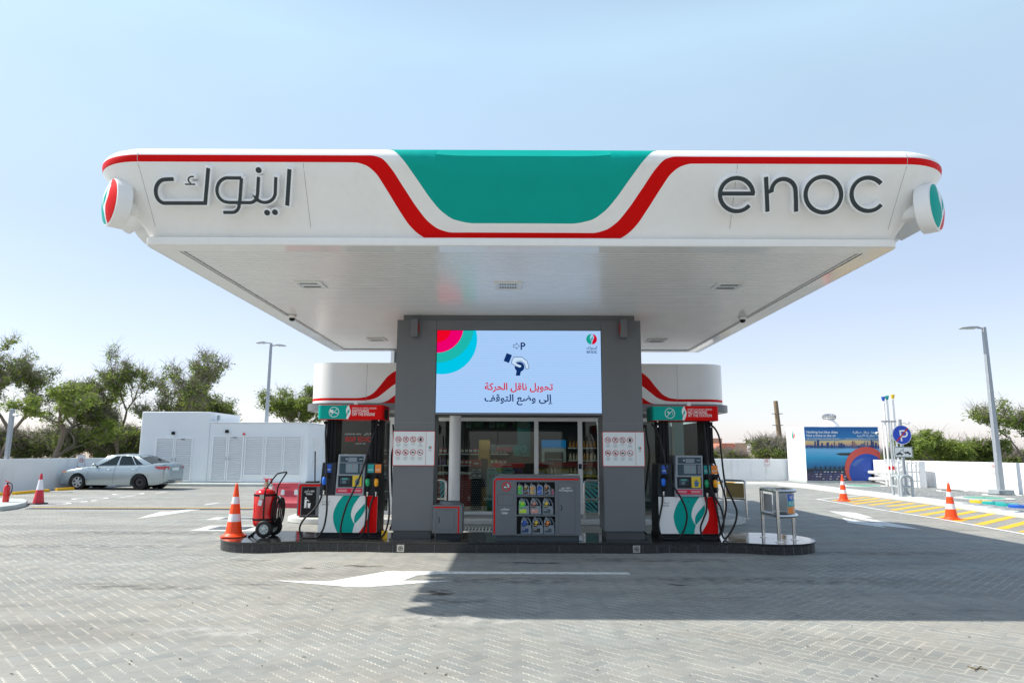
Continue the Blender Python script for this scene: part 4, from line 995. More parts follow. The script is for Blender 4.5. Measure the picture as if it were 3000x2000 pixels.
hl = [[(172,300,.02),(176,400,-.03),(193,520,-.08),(207,700,f),(225,850,-.12),(238,1050,-.15),(240,1180,-.16),(215,1320,-.16),(150,1405,-.16),(70,1420,-.15),(5,1385,-.13),(-15,1310,-.12),(20,1230,-.11),(90,1160,-.10),(140,1090,-.07),(163,1030,-.05),(168,1000,-.045)],
      [(700,310,.02),(672,360,-.05),(625,530,-.12),(560,780,-.16),(490,960,-.18),(430,1100,-.18),(392,1250,-.18),(388,1360,-.18),(430,1432,-.18),(490,1450,-.17),(555,1415,-.15),(600,1330,-.13),(612,1200,-.09),(605,1080,-.06),(604,1000,-.045)],
      [(782,300,.02),(790,450,-.02),(797,600,-.04),(808,850,-.06),(826,1060,-.08),(830,1220,-.09),(800,1350,-.11),(740,1420,-.13),(690,1428,-.13),(648,1380,-.12),(635,1250,-.10),(648,1100,-.07),(675,1015,-.05),(688,1000,-.045)],
      [(805,300,.3),(815,500,.35),(790,640,.4),(800,1000,.5),(830,1200,.5),(790,1370,.45)],
      [(165,300,.06),(168,420,.04),(180,520,.03),(196,640,.02),(205,700,.0)]]
hr = [[(185,300,.02),(235,400,-.05),(270,560,-.10),(292,720,-.14),(340,880,-.16),(420,1020,-.18),(465,1130,-.18),(472,1220,-.18),(440,1330,-.18),(380,1410,-.17),(290,1428,-.15),(228,1380,-.13),(210,1280,-.11),(232,1180,-.08),(258,1080,-.05),(264,1010,-.045)],
      [(700,310,.0),(706,500,-.03),(712,700,-.05),(722,900,-.08),(755,1010,-.10),(808,1110,-.11),(830,1220,-.12),(820,1320,-.13),(760,1400,-.14),(680,1432,-.14),(622,1400,-.14),(608,1310,-.12),(640,1230,-.10),(678,1150,-.07),(686,1060,-.05),(686,1010,-.045)],
      [(762,310,.02),(800,345,-.02),(838,440,-.04),(850,600,-.05),(868,860,-.06),(900,960,-.06),(945,1065,-.06),(973,1160,-.06),(950,1270,-.06),(885,1375,-.08),(835,1412,-.09),(806,1330,-.09),(780,1160,-.07),(762,1060,-.05),(757,1010,-.045)],
      [(745,340,.2),(780,520,.2),(850,800,.2),(905,1000,.2),(917,1120,.2),(880,1290,.2),(835,1410,.2)],
      [(135,310,.2),(105,420,.25),(95,800,.3),(70,1100,.35),(80,1330,.35),(140,1400,.3)],
      [(140,310,.15),(150,450,.15),(172,600,.18),(150,800,.2),(120,1000,.22)]]
pump(-2.82, 424, False, ('SWITCHING', 'OFF THE ENGINE', .292, .40), 'left fuel pump with header reading switching off the engine', hl)
pump(3.05, 511, True, ('NO SMOKING', 'AT THE STATION', .335, .415), 'right fuel pump with header reading no smoking at the station', hr)

# ================================================================== SAFETY SIGN BOARDS ON THE COLUMNS
def board(xc, label):
    t = thing('safety_sign', (xc, 11.99, 1.39), label, 'sign', 'prohibition boards on the columns')
    mb = MB(); mb.box(xc-.365, xc+.365, 11.975, 11.998, 1.39, 1.985, SIGNR); mb.build('backing', t)
    pl = Plane((xc-.355, 11.975, 1.40), (1,0,0), (0,0,1), .0012, .0015); mb = MB()
    rect(mb, pl, 0, 0, .71, .575, SIGNW, 0); rect(mb, pl, .562, 0, .567, .575, SIGNR, 1)
    ic = ['cig','key','phone','can','car','hand','car','blob']
    for i in range(8):
        cx = .085 + (i % 4)*.128; cy = .44 - (i//4)*.222
        nosign(mb, pl, cx, cy, .052, ic[i], 1, slash=(i not in (3, 6, 7)))
        for j in range(4 if i != 2 else 2):
            wd = (.07, .06, .08, .05)[(i+j) % 4]; rect(mb, pl, cx-wd/2, cy-.078-j*.016, cx+wd/2, cy-.073-j*.016, INKG, 1)
    logo(mb, pl, .637, .305, .026, 0); text(mb, pl, AR('اينوك'), .637, .262, .012, INK, 'c', 1, .01, width=.05, arabic=True); text(mb, pl, 'enoc', .637, .243, .015, INK, 'c', 1, .01, width=.05)
    mb.build('print', t, smooth=False)
board(-1.695, 'white board of eight red prohibition symbols on the left column'); board(1.94, 'white board of eight red prohibition symbols on the right column')

# ================================================================== SERVICE UNIT WITH OIL BOTTLES
U = lambda x, y: (1.163 - (1870-x)*.00081, 1.237 - (y-90)*.000784)
uy = 11.75
un = thing('service_unit', (.42, uy, IZ), 'grey service unit with litter flap, oil bottle shelves and extinguisher door', 'service unit')
x0, x1 = U(40,0)[0], U(1870,0)[0]; zT, zB = 1.237, .262; nx0, nx1 = U(543,0)[0], U(1340,0)[0]; nz1, nz0 = U(0,222)[1], U(0,1308)[1]
D = .46
mb = MB()
rt = [(nx0, zB), (nx0, zT), (x0+.11, zT)] + [(x0+.11 - .11*sin(R(a)), zT-.11 + .11*cos(R(a))) for a in (15,30,45,60,75,90)] + [(x0, zB)]
mb.prism(rt, (0,D,0), CLAD2, (0,uy,0), (1,0,0), (0,0,1))
mb.prism([(nx1, zB), (x1, zB), (x1, zT-.02), (x1-.02, zT-.02), (x1-.02, zT), (nx1, zT)], (0,D,0), CLAD2, (0,uy,0), (1,0,0), (0,0,1))
mb.box(nx0, nx1, uy, uy+D, nz1, zT, CLAD2); mb.box(nx0, nx1, uy, uy+D, zB, nz0, CLAD2)
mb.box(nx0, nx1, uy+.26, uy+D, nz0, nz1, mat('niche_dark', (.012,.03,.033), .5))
mb.build('shell', un, angle=30)
for ya, yb in ((503,537), (908,942)):
    mb = MB(); mb.box(nx0+.0005, nx1-.0005, uy+.004, uy+.259, U(0,yb)[1], U(0,ya)[1], CLAD2); mb.build('shelf', un, bevel=.003)
mb = MB(); mb.box(x0+.05, x1-.02, uy+.06, uy+D-.04, IZ, zB, mat('unit_plinth', (.03,.05,.06), .4)); mb.box(x1-.03, x1+.02, uy+.02, uy+.10, IZ+.005, zB, GALV); mb.build('plinth', un)
pl = Plane((0, uy, 0), (1,0,0), (0,0,1), .0012, .0015)
mb = MB(); sp = [U(82,1305), U(82,240)] + [(U(165,0)[0] - (.067*cos(R(a))), U(0,248)[1] + .067*sin(R(a))) for a in (15,30,45,60,75)] + [U(175,164), U(1838,164)]
stroke(mb, pl, sp, .026, RED, 0); mb.build('red_stripe', un, smooth=False)
mb = MB(); lid = mat('unit_lid', (.16,.175,.19), .35); mb.box(x0+.10, x1+.0, uy-.012, uy+D+.01, zT+.0003, zT+.014, lid); mb.build('top_lid', un, bevel=.004)
LINE = mat('shadow_gap', (.02,.022,.026), .6)
mb = MB(); a = U(147,718); b = U(482,478); stroke(mb, pl, rrect(a[0], a[1], b[0], b[1], .02), .004, LINE, 0, True); mb.build('litter_flap', un, smooth=False)
mb = MB(); a = U(1408,1310); b = U(1755,218); stroke(mb, pl, rrect(a[0], a[1], b[0], b[1], .03), .0035, LINE, 0, True); dr = mb.build('extinguisher_door', un, smooth=False)
mb = MB(); stroke(mb, pl, [U(1455,705), U(1476,730), U(1482,760), U(1476,790), U(1455,815)], .016, LINE, 1); mb.build('handle', dr, smooth=False)
mb = MB(); nosign(mb, pl, *U(330,320), .078, 'cig', 0, ink=TXTW, red=SIGNR)
mb.build('no_smoking_mark', un, smooth=False); mb = MB(); text(mb, pl, AR('مهملات'), *U(302,812), .032, TXTW, 'c', 0, .02, width=.15, arabic=True); text(mb, pl, 'Litter', *U(300,892), .036, TXTW, 'c', 0, .015, width=.10)
mb.build('litter_lettering', un, smooth=False); mb = MB(); text(mb, pl, AR('طفاية حريق'), *U(1568,360), .026, TXTW, 'c', 0, .02, width=.165, arabic=True); text(mb, pl, 'Fire Extinguisher', *U(1568,414), .026, TXTW, 'c', 0, .012, width=.232)
mb.build('extinguisher_lettering', un, smooth=False)
# bottles
JUG = mat('jug_grey', (0.20, 0.24, 0.28), 0.35)
BC = {}
def bc(n, c):
    return mat('label_'+n, c, .4)
LB = {'green': (0.02,.5,.06), 'lime': (.45,.65,.02), 'brown': (.05,.03,.025), 'gold': (.50,.30,.06), 'blue': (.01,.10,.55), 'black': (.012,.012,.015), 'navy': (.01,.04,.14), 'pink': (.55,.25,.2), 'yellow': (.8,.55,.02), 'orange': (.75,.15,.02), 'magenta': (.35,.01,.08), 'slate': (.04,.07,.08)}
def jug(x, w_, z, h, c1, c2, c3, label, small=False, bare=False):
    y = uy + .045; X = x; t = thing('oil_bottle', (X + w_/2, y + .05, z), label, 'bottle', 'motor oil bottles on the service unit shelves')
    q = lambda L: [(X + a*w_, z + b*h) for a, b in L]
    if small: body = [(0,.0),(0.98,.0),(1,.04),(1,.42),(.93,.46),(.95,.52),(.99,.6),(.97,.66),(.80,.82),(.52,.86),(.46,.9),(.14,.9),(.12,.86),(.02,.78),(0,.5)]
    else: body = [(0,.02),(.03,0),(.95,0),(.98,.03),(.98,.36),(.92,.38),(.98,.48),(.93,.52),(.58,.52),(.58,.55),(.70,.64),(.52,.86),(.30,.90),(.10,.90),(.04,.82),(0,.42)]
    mb = MB(); mb.prism(q(body), (0,.10,0), JUG, (0,y,0), (1,0,0), (0,0,1)); mb.build('body', t, bevel=.005)
    mb = MB()
    if not small:
        mb.tube([ (p[0], y+.05, p[1]) for p in q([(.42,.86),(.52,.93),(.66,.92),(.78,.82),(.92,.62),(.95,.52)])], .085*w_, JUG, 8); mb.build('handle', t)
    mb = MB(); mb.cyl((X+.26*w_, y+.05, z+.89*h), (X+.26*w_, y+.05, z+h), .13*w_, mat('cap_grey', (.28,.31,.34), .4)); mb.build('cap', t)
    pl = Plane((0,y,0), (1,0,0), (0,0,1), .0008, .0008); mb = MB()
    A = [(.07,.42),(.07,.78),(.15,.82),(.5,.78),(.60,.62),(.66,.56),(.38,.44),(.5,.40)] if not small else [(.07,.36),(.07,.74),(.6,.76),(.85,.55),(.45,.38)]
    poly(mb, pl, q(A), c1, 0); poly(mb, pl, q([(.07,.08),(.70,.08),(.70,.32),(.07,.32)]), c2, 0)
    poly(mb, pl, q([(.18,.66),(.34,.80),(.52,.70),(.44,.60),(.30,.58)]), c3, 1); poly(mb, pl, q([(.10,.50),(.42,.50),(.42,.53),(.10,.53)]), c3, 1)
    poly(mb, pl, q([(.10,.24),(.40,.24),(.40,.26),(.10,.26)]), TXTW, 1); poly(mb, pl, q([(.08,.70),(.16,.70),(.16,.76),(.08,.76)]), TXTW, 1)
    mb.build('label', t, smooth=False); return t
C_ = {k: bc(k, v) for k, v in LB.items()}
z1 = U(0,503)[1] + .0006; z2 = U(0,908)[1] + .0006; z3 = nz0 + .0006
for px, pw, a, b, c, lb in ((557,130,'green','green','lime','small green labelled oil bottle, first on the top shelf'), (697,110,'brown','brown','yellow','small brown labelled oil bottle, second on the top shelf'),
        (817,135,'gold','gold','pink','small gold labelled oil bottle on the top shelf'), (967,135,'blue','blue','navy','small blue labelled oil bottle on the top shelf'), (1118,135,'black','black','orange','small black and orange labelled bottle on the top shelf')):
    jug(U(px,0)[0], pw*.00081, z1, .198, C_[a], C_[b], C_[c], lb, True)
jug(U(1266,0)[0], 66*.00081, z1, .118, C_['magenta'], C_['magenta'], C_['pink'], 'tiny magenta labelled bottle at the right end of the top shelf', True)
for px, a, b, c, lb in ((582,'green','lime','lime','large green and lime labelled oil jug on the middle shelf'), (828,'brown','pink','pink','large jug with dark and pink label on the middle shelf'), (1082,'slate','slate','yellow','large yellow and slate labelled jug on the middle shelf')):
    jug(U(px,0)[0], 232*.00081, z2, .268, C_[a], C_[b], C_[c], lb)
for px, a, b, c, lb in ((632,'navy','navy','blue','large navy labelled oil jug on the bottom shelf'), (872,'black','black','yellow','large black and yellow labelled jug on the bottom shelf'), (1108,'black','slate','orange','large black and orange labelled jug on the bottom shelf')):
    jug(U(px,0)[0], 226*.00081, z3, .268, C_[a], C_[b], C_[c], lb)
# small cabinet at the left column
cb = thing('small_cabinet', (-1.06, 11.9, IZ), 'small grey cabinet with red edge line beside the left column', 'cabinet')
mb = MB(); a0, a1 = -1.335, -.83; mb.prism([(a0,.27),(a1,.27),(a1,.70),(a1-.01,.725),(a1-.03,.74),(a0,.74)], (0,.42,0), CLAD2, (0,11.9,0), (1,0,0), (0,0,1)); mb.build('shell', cb, bevel=.004)
mb = MB(); mb.box(a0+.05, a1-.05, 11.96, 12.28, IZ, .27, DARK); mb.build('plinth', cb)
pl = Plane((0,11.9,0), (1,0,0), (0,0,1), .0012, .0015); mb = MB(); stroke(mb, pl, [(a0+.02,.70),(a1-.065,.70),(a1-.065,.272)], .022, RED, 0); mb.build('red_stripe', cb, smooth=False)
mb = MB(); stroke(mb, pl, rrect(a0+.06,.33,a1-.14,.66,.02), .0035, LINE, 0, True); d_ = mb.build('door', cb, smooth=False)
mb = MB(); stroke(mb, pl, [(a0+.10,.54),(a0+.115,.51),(a0+.115,.47),(a0+.10,.44)], .014, LINE, 1); mb.build('handle', d_, smooth=False)
mb = MB(); mb.lathe((-1.07,12.12,.7405), [(.19,0),(.19,.02),(.175,.045),(.15,.045),(.14,.02)], CLAD2, 28); mb.build('round_opening', cb)

# ================================================================== WHEELED EXTINGUISHER
ex = thing('wheeled_fire_extinguisher', (-4.28, 12.22, IZ), 'big red fire extinguisher on two wheels with black hose at the island end', 'fire extinguisher')
cxx, cyy = -4.30, 12.22
mb = MB(); mb.lathe((cxx, cyy, .345), [(.02,-.02),(.11,-.012),(.165,.01),(.188,.05),(.192,.09),(.192,.50),(.185,.55),(.155,.60),(.10,.63),(.045,.64),(.045,.66)], EXTR, 36); mb.build('cylinder', ex, angle=60)
for z in (.45, .86):
    mb = MB(); mb.lathe((cxx, cyy, z), [(.1925,0),(.1955,.002),(.1955,.033),(.1925,.035)], BLACK, 36, cap=False); mb.build('strap', ex)
mb = MB(); mb.cyl((cxx+.005, cyy, 1.0), (cxx+.005, cyy, 1.10), .030, mat('brass_valve', (.45,.36,.25), .3, metal=.9)); mb.cyl((cxx-.04, cyy, 1.065), (cxx-.012, cyy, 1.065), .022, STEEL)
mb.build('valve', ex)
mb = MB(); mb.box(cxx-.02, cxx+.03, cyy-.014, cyy+.014, 1.10, 1.135, EXTR); mb.tube([(cxx-.055, cyy, 1.155), (cxx+.01, cyy, 1.145), (cxx+.06, cyy, 1.15)], .009, EXTR); mb.cyl((cxx+.085, cyy, 1.06), (cxx+.085, cyy, 1.155), .020, EXTR); mb.build('trigger', ex)
mb = MB()
ya, yb = cyy-.10, cyy+.12
fr = [(cxx+.045, ya, .40), (cxx+.05, ya-.09, .46), (cxx+.05, ya-.10, .95), (cxx+.065, ya-.03, 1.02), (cxx+.19, ya, 1.21), (cxx+.225, ya, 1.245), (cxx+.30, ya+.02, 1.262), (cxx+.315, yb, 1.262), (cxx+.30, yb, 1.24), (cxx+.17, yb, 1.03), (cxx+.15, yb+.02, .93), (cxx+.15, yb, .40)]
P = []; 
for a, b in zip(fr, fr[1:]): P += [Vector(a).lerp(Vector(b), t/4) for t in range(4)]
P.append(Vector(fr[-1])); 
for _ in range(2): P = [P[0]] + [(P[i-1]+P[i]*2+P[i+1])/4 for i in range(1, len(P)-1)] + [P[-1]]
mb.tube(P, .0125, BLACK, 8); mb.build('handle_frame', ex)
mb = MB()
for dy_ in (-.09, .06):
    st_ = spline([(cxx+.04, cyy+dy_, .345), (cxx-.06, cyy+dy_, .31), (cxx-.16, cyy+dy_-.01, .22), (cxx-.225, cyy+dy_, .178), (cxx-.20, cyy+dy_+.03, .185)], 6)
    mb.tube(st_, .011, BLACK, 8)
mb.tube([(cxx-.225, cyy-.09, .183), (cxx-.225, cyy+.06, .183)], .011, BLACK, 8); mb.build('stand', ex)
for dx_, dy_ in ((.075, -.19), (.115, .17)):
    c = Vector((cxx+dx_, cyy+dy_, IZ+.145))
    mb = MB(); mb.lathe(c + Vector((0,.045,0)), [(.085,.0),(.115,.0),(.135,.008),(.145,.022),(.145,.062),(.135,.078),(.115,.085),(.085,.085)], RUBBER, 36, (0,-1,0), cap=False); wh = mb.build('wheel', ex, angle=50)
    mb = MB(); mb.lathe(c + Vector((0,.035,0)), [(.088,0),(.088,.055),(.078,.062),(.07,.045),(.035,.05),(.03,.068),(.015,.072),(.010,.085)], mat('rim_grey', (.55,.60,.57), .45), 32, (0,-1,0))
    for k in range(6): a = k*pi/3; mb.cyl(c + Vector((.052*cos(a), -.018, .052*sin(a))), c + Vector((.052*cos(a), -.0145, .052*sin(a))), .007, GRATE, seg=8)
    mb.build('rim', wh)
mb = MB(); mb.cyl((cxx+.075, cyy-.17, IZ+.145), (cxx+.115, cyy+.17, IZ+.145), .012, BLACK); mb.build('axle', ex)
mb = MB()
for k in range(4):
    xx = cxx + .215 + k*.018 - .02; zc = .60; pts = []
    for i in range(41):
        a = 2*pi*i/40; rr = 1 + .03*sin(3*a+k); pts.append((xx + .012*sin(a) + k*.016 + .018*cos(a), cyy - .02 + .13*cos(a)*rr*(1-.08*k), zc + (.265 - .016*k)*sin(a)*rr))
    mb.tube(pts, .014, RUBBER, 8, closed=False)
mb.build('hose_coil', ex)
mb = MB(); mb.tube(spline([(cxx+.29, cyy-.10, .86), (cxx+.335, cyy-.10, .80), (cxx+.35, cyy-.08, .66), (cxx+.32, cyy-.07, .50), (cxx+.27, cyy-.05, .36)], 6), .014, RUBBER, 8)
mb.cyl((cxx+.275, cyy-.12, .87), (cxx+.31, cyy-.12, .83), .018, STEEL); mb.build('discharge_nozzle', ex)
mb = MB(); mb.tube(spline([(cxx+.03, cyy, 1.08), (cxx+.08, cyy-.03, 1.07), (cxx+.13, cyy-.05, 1.03), (cxx+.17, cyy-.03, .95)], 5), .008, STEEL, 6); mb.build('gas_line', ex)
mb = MB(); mb.box(cxx-.03, cxx+.045, cyy-.203, cyy-.197, .815, .888, mat('tag_plate', (.45,.43,.36), .4)); mb.build('rating_plate', ex)
q = Matrix.Rotation(R(12), 3, 'Y'); c = Vector((cxx-.015, cyy-.208, .755))
mb = MB(); mb.obox(c, q @ Vector((.032,0,0)), Vector((0,.001,0)), q @ Vector((0,0,.048)), SIGNW); mb.build('inspection_tag', ex)
mb = MB()
for i in range(14):
    a = R(196 + (i % 2)*6); z = .56 + i*.017; mb.obox((cxx + .1932*cos(a), cyy + .1932*sin(a), z), Vector((-sin(a), cos(a), 0))*.008, Vector((cos(a), sin(a), 0))*.0006, (0,0,.005), REFL)
mb.build('printed_text', ex)

# ================================================================== TRAFFIC CONES
def cone(x, y, z, h, label, group='orange traffic cones', old=False, s=1.0):
    t = thing('traffic_cone', (x, y, z), label, 'traffic cone', group)
    o = CREDF if old else ORANGE; r0 = .145*s
    mb = MB()
    bs = .20*s
    if old: mb.prism([(bs*1.25*cos(R(a)), bs*1.25*sin(R(a))) for a in range(22, 382, 45)], (0,0,.035), RUBBER, (0,0,0), (1,0,0), (0,1,0)); mb.build('base', t, local=True, bevel=.01)
    else:
        L_ = [(bs, -bs*.55), (bs, bs*.55), (bs*.55, bs), (-bs*.55, bs), (-bs, bs*.55), (-bs, -bs*.55), (-bs*.55, -bs), (bs*.55, -bs)]
        mb.prism(L_, (0,0,.022), o, (0,0,0.002), (1,0,0), (0,1,0)); mb.lathe((0,0,.022), [(r0+.045*s,0),(r0+.03,.014),(r0+.004,.045)], o, 28, cap=False); mb.build('base', t, local=True, bevel=.008)
    rr = lambda k: lerp(r0, .024*s, k)
    cuts = [(0,.27,o),(.27,.42,REFL),(.42,.62,o),(.62,.76,REFL),(.76,1.0,o)] if not old else [(0,.45,o),(.45,.80,REFL),(.80,1.0,o)]
    H0 = .03
    mb = MB(); 
    for a, b, m_ in cuts: mb.lathe((0,0,H0), [(rr(a), a*(h-.05)), (rr(b), b*(h-.05))], m_, 32, cap=False)
    mb.lathe((0,0,H0), [(rr(1), h-.05), (rr(1)*.8, h-.045), (rr(1)*.6, h-.06)], o, 20); bo = mb.build('body', t, local=True, angle=60)
    if not old:
        mb = MB(); mb.tube([(.02*s*cos(R(a)), 0, h-.025 + .024*sin(R(a))) for a in range(-20, 201, 20)], .006, o, 6); mb.build('lifting_loop', t, local=True)
        mb = MB(); 
    return t
cone(-4.80, 12.18, IZ, .90, 'orange cone with two white bands on the left end of the island', s=.98)
p = G(2472, 1467); cone(p.x, p.y, 0, .88, 'orange cone near the corner of the yellow hatching by the blue mural box')
p = G(2788, 1521); cone(p.x, p.y, 0, .90, 'orange cone on the yellow hatching in front of the right lamp post')
p = G(112, 1476); cone(p.x, p.y, 0, .93, 'faded red and white cone on a black rubber base at the far left', 'orange traffic cones', True, 1.05)

# ================================================================== STAINLESS GUARDS
def guard_d(cx, cy, rz, z, label, panel=True):
    """D shaped tubular guard: straight side x=-.0, bulge to +x"""
    t = thing('pump_guard', (cx, cy, z), label, 'guard rail', 'stainless guards', rz)
    L_ = .36; def_ = []
    def loop(zz, n=14):
        return [(-.02, L_, zz)] + [(.06 + .34*cos(R(a)), .0 + L_*sin(R(a)), zz) for a in [90 - 180*i/n for i in range(n+1)]] + [(-.02, -L_, zz)]
    for nm, zz in (('top_rail', .83), ('lower_rail', .42)):
        mb = MB(); mb.tube(spline(loop(zz), 3), .031, STEEL, 10, closed=True); mb.build(nm, t, local=True)
    for x, y in ((-.02, L_), (-.02, -L_), (.385, .02)):
        mb = MB(); mb.cyl((x, y, 0), (x, y, .835), .030, STEEL, seg=14); lg = mb.build('leg', t, local=True)
        g = MB(); g.cyl((x, y, .0005), (x, y, .008), .062, STEEL, seg=20); g.build('foot_plate', lg, local=True)
    if panel:
        A = [(.06 + .325*cos(R(a)), .34*sin(R(a))) for a in range(-70, 71, 10)]
        mb = MB(); zs = [.46, .567, .667, .775]
        for k, m_ in enumerate((ORAP, TEALP, BLUEP)):
            vs = [(x, y, zs[k]) for x, y in A] + [(x, y, zs[k+1]) for x, y in A]; n = len(A)
            mb.add(vs, [(i, i+1, n+i+1, n+i) for i in range(n-1)], m_)
        vs = [(x-.008, y, zs[0]) for x, y in A] + [(x-.008, y, zs[3]) for x, y in A]; mb.add(vs, [(i+1, i, n+i, n+i+1) for i in range(n-1)], SIGNW)
        o = mb.build('fuel_grade_panel', t, local=True, angle=60)
        for k, s_ in enumerate(('Diesel', '95 Special', '98 Super')):
            g = MB()
            gv, gf = glyph(s_, .01); kk = .052/.7
            arc_l = []; x0_ = max(p_[0] for p_ in gv)*kk
            vs = []
            for gx, gy in gv:
                th = -R(68) + (gx*kk - x0_ + .30)/.335
                vs.append((.06 + .329*cos(th), .344*sin(th), zs[k] + .03 + gy*kk))
            g.add(vs, gf, TXTW); g.build('grade_name', o, local=True, smooth=False)
        mb = MB(); mb.box(-.022, -.014, -.12, .27, .47, .76, mat('panel_back_grey', (.50,.53,.54), .4)); mb.build('back_panel', t, local=True, bevel=.003)
    return t
guard_d(4.46, 12.04, 0, IZ, 'stainless guard with blue, teal and orange fuel grade panel on the island end')
def hoop(x0, y0, x1, y1, z, h, label, name='guard_rail', m=STEEL, r=.025, group='stainless guards', panel=None, mid=.5, feet=True, rr=.10):
    A = Vector((x0, y0, z)); B_ = Vector((x1, y1, z)); d = (B_-A).normalized(); L_ = (B_-A).length
    t = thing(name, (A+B_)/2, label, 'guard rail', group); mb = MB()
    pts = [A, A + Vector((0,0,h-rr))] + [A + d*(rr - rr*cos(R(a))) + Vector((0,0,h-rr+rr*sin(R(a)))) for a in (22,45,68,90)] + [B_ - d*(rr - rr*sin(R(a))) + Vector((0,0,h-rr+rr*cos(R(a)))) for a in (0,22,45,68,90)] + [B_]
    mb.tube(pts, r, m, 12); mb.build('hoop', t)
    mb = MB(); mb.cyl(A + Vector((0,0,h*mid)), B_ + Vector((0,0,h*mid)), r*.85, m, seg=10); mb.build('cross_rail', t)
    for q_ in (A, B_):
        if feet: mb = MB(); mb.cyl(q_ + Vector((0,0,.0005)), q_ + Vector((0,0,.008)), r*2.4, m, seg=18); mb.build('foot_plate', t)
    if panel:
        mb = MB(); c = (A+B_)/2 + Vector((0,0,h*.73)); mb.obox(c, d*(L_/2-.05), Vector((-d.y, d.x, 0))*.006, (0,0,h*.20), panel); mb.build('panel', t)
    return t
SZ = .13
hoop(5.12, 16.75, 5.42, 16.15, SZ, .85, 'stainless guard with tan panel at the right corner of the shop kerb', panel=mat('tan_panel', (.36,.27,.10), .35), rr=.07)
hoop(4.92, 16.2, 5.0, 16.95, SZ, .85, 'plain stainless guard half hidden behind the right pump', rr=.07)
hoop(1.68, 16.15, 2.55, 16.15, SZ, .85, 'stainless guard in front of the right shop window')
hoop(-2.4, 16.15, -1.52, 16.15, SZ, .85, 'stainless guard left of the white shop post')
# ================================================================== SHOP
def glass_mat(name, tint, rough=0.0, ior=1.45):
    m = bpy.data.materials.new(name); m.use_nodes = True; nt = m.node_tree; nt.nodes.clear(); N = nt.nodes; L = nt.links
    t = N.new('ShaderNodeBsdfTransparent'); t.inputs[0].default_value = (*tint, 1); g = N.new('ShaderNodeBsdfGlossy'); g.inputs['Roughness'].default_value = rough
    f = N.new('ShaderNodeFresnel'); f.inputs[0].default_value = ior; x = N.new('ShaderNodeMixShader'); o = N.new('ShaderNodeOutputMaterial')
    L.new(f.outputs[0], x.inputs[0]); L.new(t.outputs[0], x.inputs[1]); L.new(g.outputs[0], x.inputs[2]); L.new(x.outputs[0], o.inputs[0]); return m
GLASS = glass_mat('shop_glass', (0.66, 0.76, 0.75)); CARG = mat('car_glass', (0.012,0.02,0.022), 0.04, spec=.35)
IVORY = mat('white_frame', (0.80, 0.82, 0.82), 0.4)
GY = 17.0; SX = .14
pv = MB(); pp = [(-5.25,24.5),(-5.25,16.6)] + [(-5.25+.75-.75*cos(R(a)), 16.6-.75*sin(R(a))) for a in (20,45,70,90)] + [(4.75+.75*sin(R(a)), 16.6-.75*cos(R(a))) for a in (0,20,45,70,90)] + [(5.5,24.5)]
pv.prism(pp, (0,0,.127), CONC, (0,0,0), (1,0,0), (0,1,0))
tag(pv.build('shop_pavement', bevel=.02), kind='structure')
mb = MB(); n = len(pp); c0 = Vector((.12, 20.5, 0))
inn = [(c0.x + (x-c0.x)*.972, c0.y + (y-c0.y)*.965) for x, y in pp]
mb.add([(x, y, .1275) for x, y in inn], [tuple(range(n))[::-1]], mat('kerb_top_paving', (.40,.40,.38), .8, var=.08, vscale=3)); tag(mb.build('shop_paving', smooth=False), kind='structure')
mb = MB(); mb.box(-2.0, 1.4, 14.62, 15.22, -.02, .005, SIGNW)
for i in range(46): mb.box(-1.98+i*.073, -1.98+i*.073+.04, 14.72, 15.12, .0055, .012, GRATE)
tag(mb.build('trench_drain', at=(-.3,14.9,0)), 'trench drain with dark grating between the island and the shop kerb', 'drain')
shop = thing('convenience_shop', (SX, 20, .13), 'white shop with rounded fascia, red stripe and dark glass front behind the island', 'shop')
FH, FZ0, FZ1, FR = 4.95, 2.735, 3.69, .60
SRL = hermite([(0,3.3),(2.2,3.3),(2.55,3.28),(2.87,3.19),(3.1,3.02),(3.3,2.87),(3.5,2.81),(3.7,2.798),(6,2.798)])
SRH = hermite([(0,3.56),(2.4,3.56),(2.65,3.54),(2.87,3.50),(3.05,3.38),(3.25,3.13),(3.42,2.95),(3.6,2.875),(3.8,2.857),(6,2.857)])
STL = hermite([(0,3.05),(2.4,3.05),(2.7,3.00),(2.87,2.93),(3.05,2.80),(3.2,2.745),(3.5,2.7355),(6,2.7355)])
def sst(x, y, fr):
    d = abs(x - SX) if fr else 9
    a, b, c = STL(d), SRL(d), SRH(d); z = [FZ0, max(a, FZ0+.0005), max(b, a+.001), max(c, b+.001), FZ1-.02, FZ1]
    return [(x, y, k) for k in z]
st = []
y0 = 16.0; yb_ = 24.0
for i in range(181): st.append(sst(lerp(SX-FH+FR, SX+FH-FR, i/180), y0, True))
for i in range(1, 12): a = R(-90 + 90*i/12); st.append(sst(SX+FH-FR+FR*cos(a), y0+FR+FR*sin(a), False))
st.append(sst(SX+FH, y0+FR, False)); st.append(sst(SX+FH, yb_, False)); st.append(sst(SX-FH, yb_, False)); st.append(sst(SX-FH, y0+FR, False))
for i in range(1, 12): a = R(180 + 90*i/12); st.append(sst(SX-FH+FR+FR*cos(a), y0+FR+FR*sin(a), False))
mb = MB(); mb.v = [p for s_ in st for p in s_]
for k, m_ in enumerate((RED, WHITE, RED, WHITE, WHITE)):
    i_ = mb.mi(m_)
    for i in range(len(st)):
        j = (i+1) % len(st); mb.f.append((i*6+k, j*6+k, j*6+k+1, i*6+k+1)); mb.m.append(i_)
mb.build('fascia', shop, angle=30)
mb = MB(); mb.add([(s_[5][0], s_[5][1], FZ1-.06) for s_ in st], [tuple(range(len(st)))], MATS['roof_grey']); mb.build('roof', shop, smooth=False)
mb = MB(); o = .11
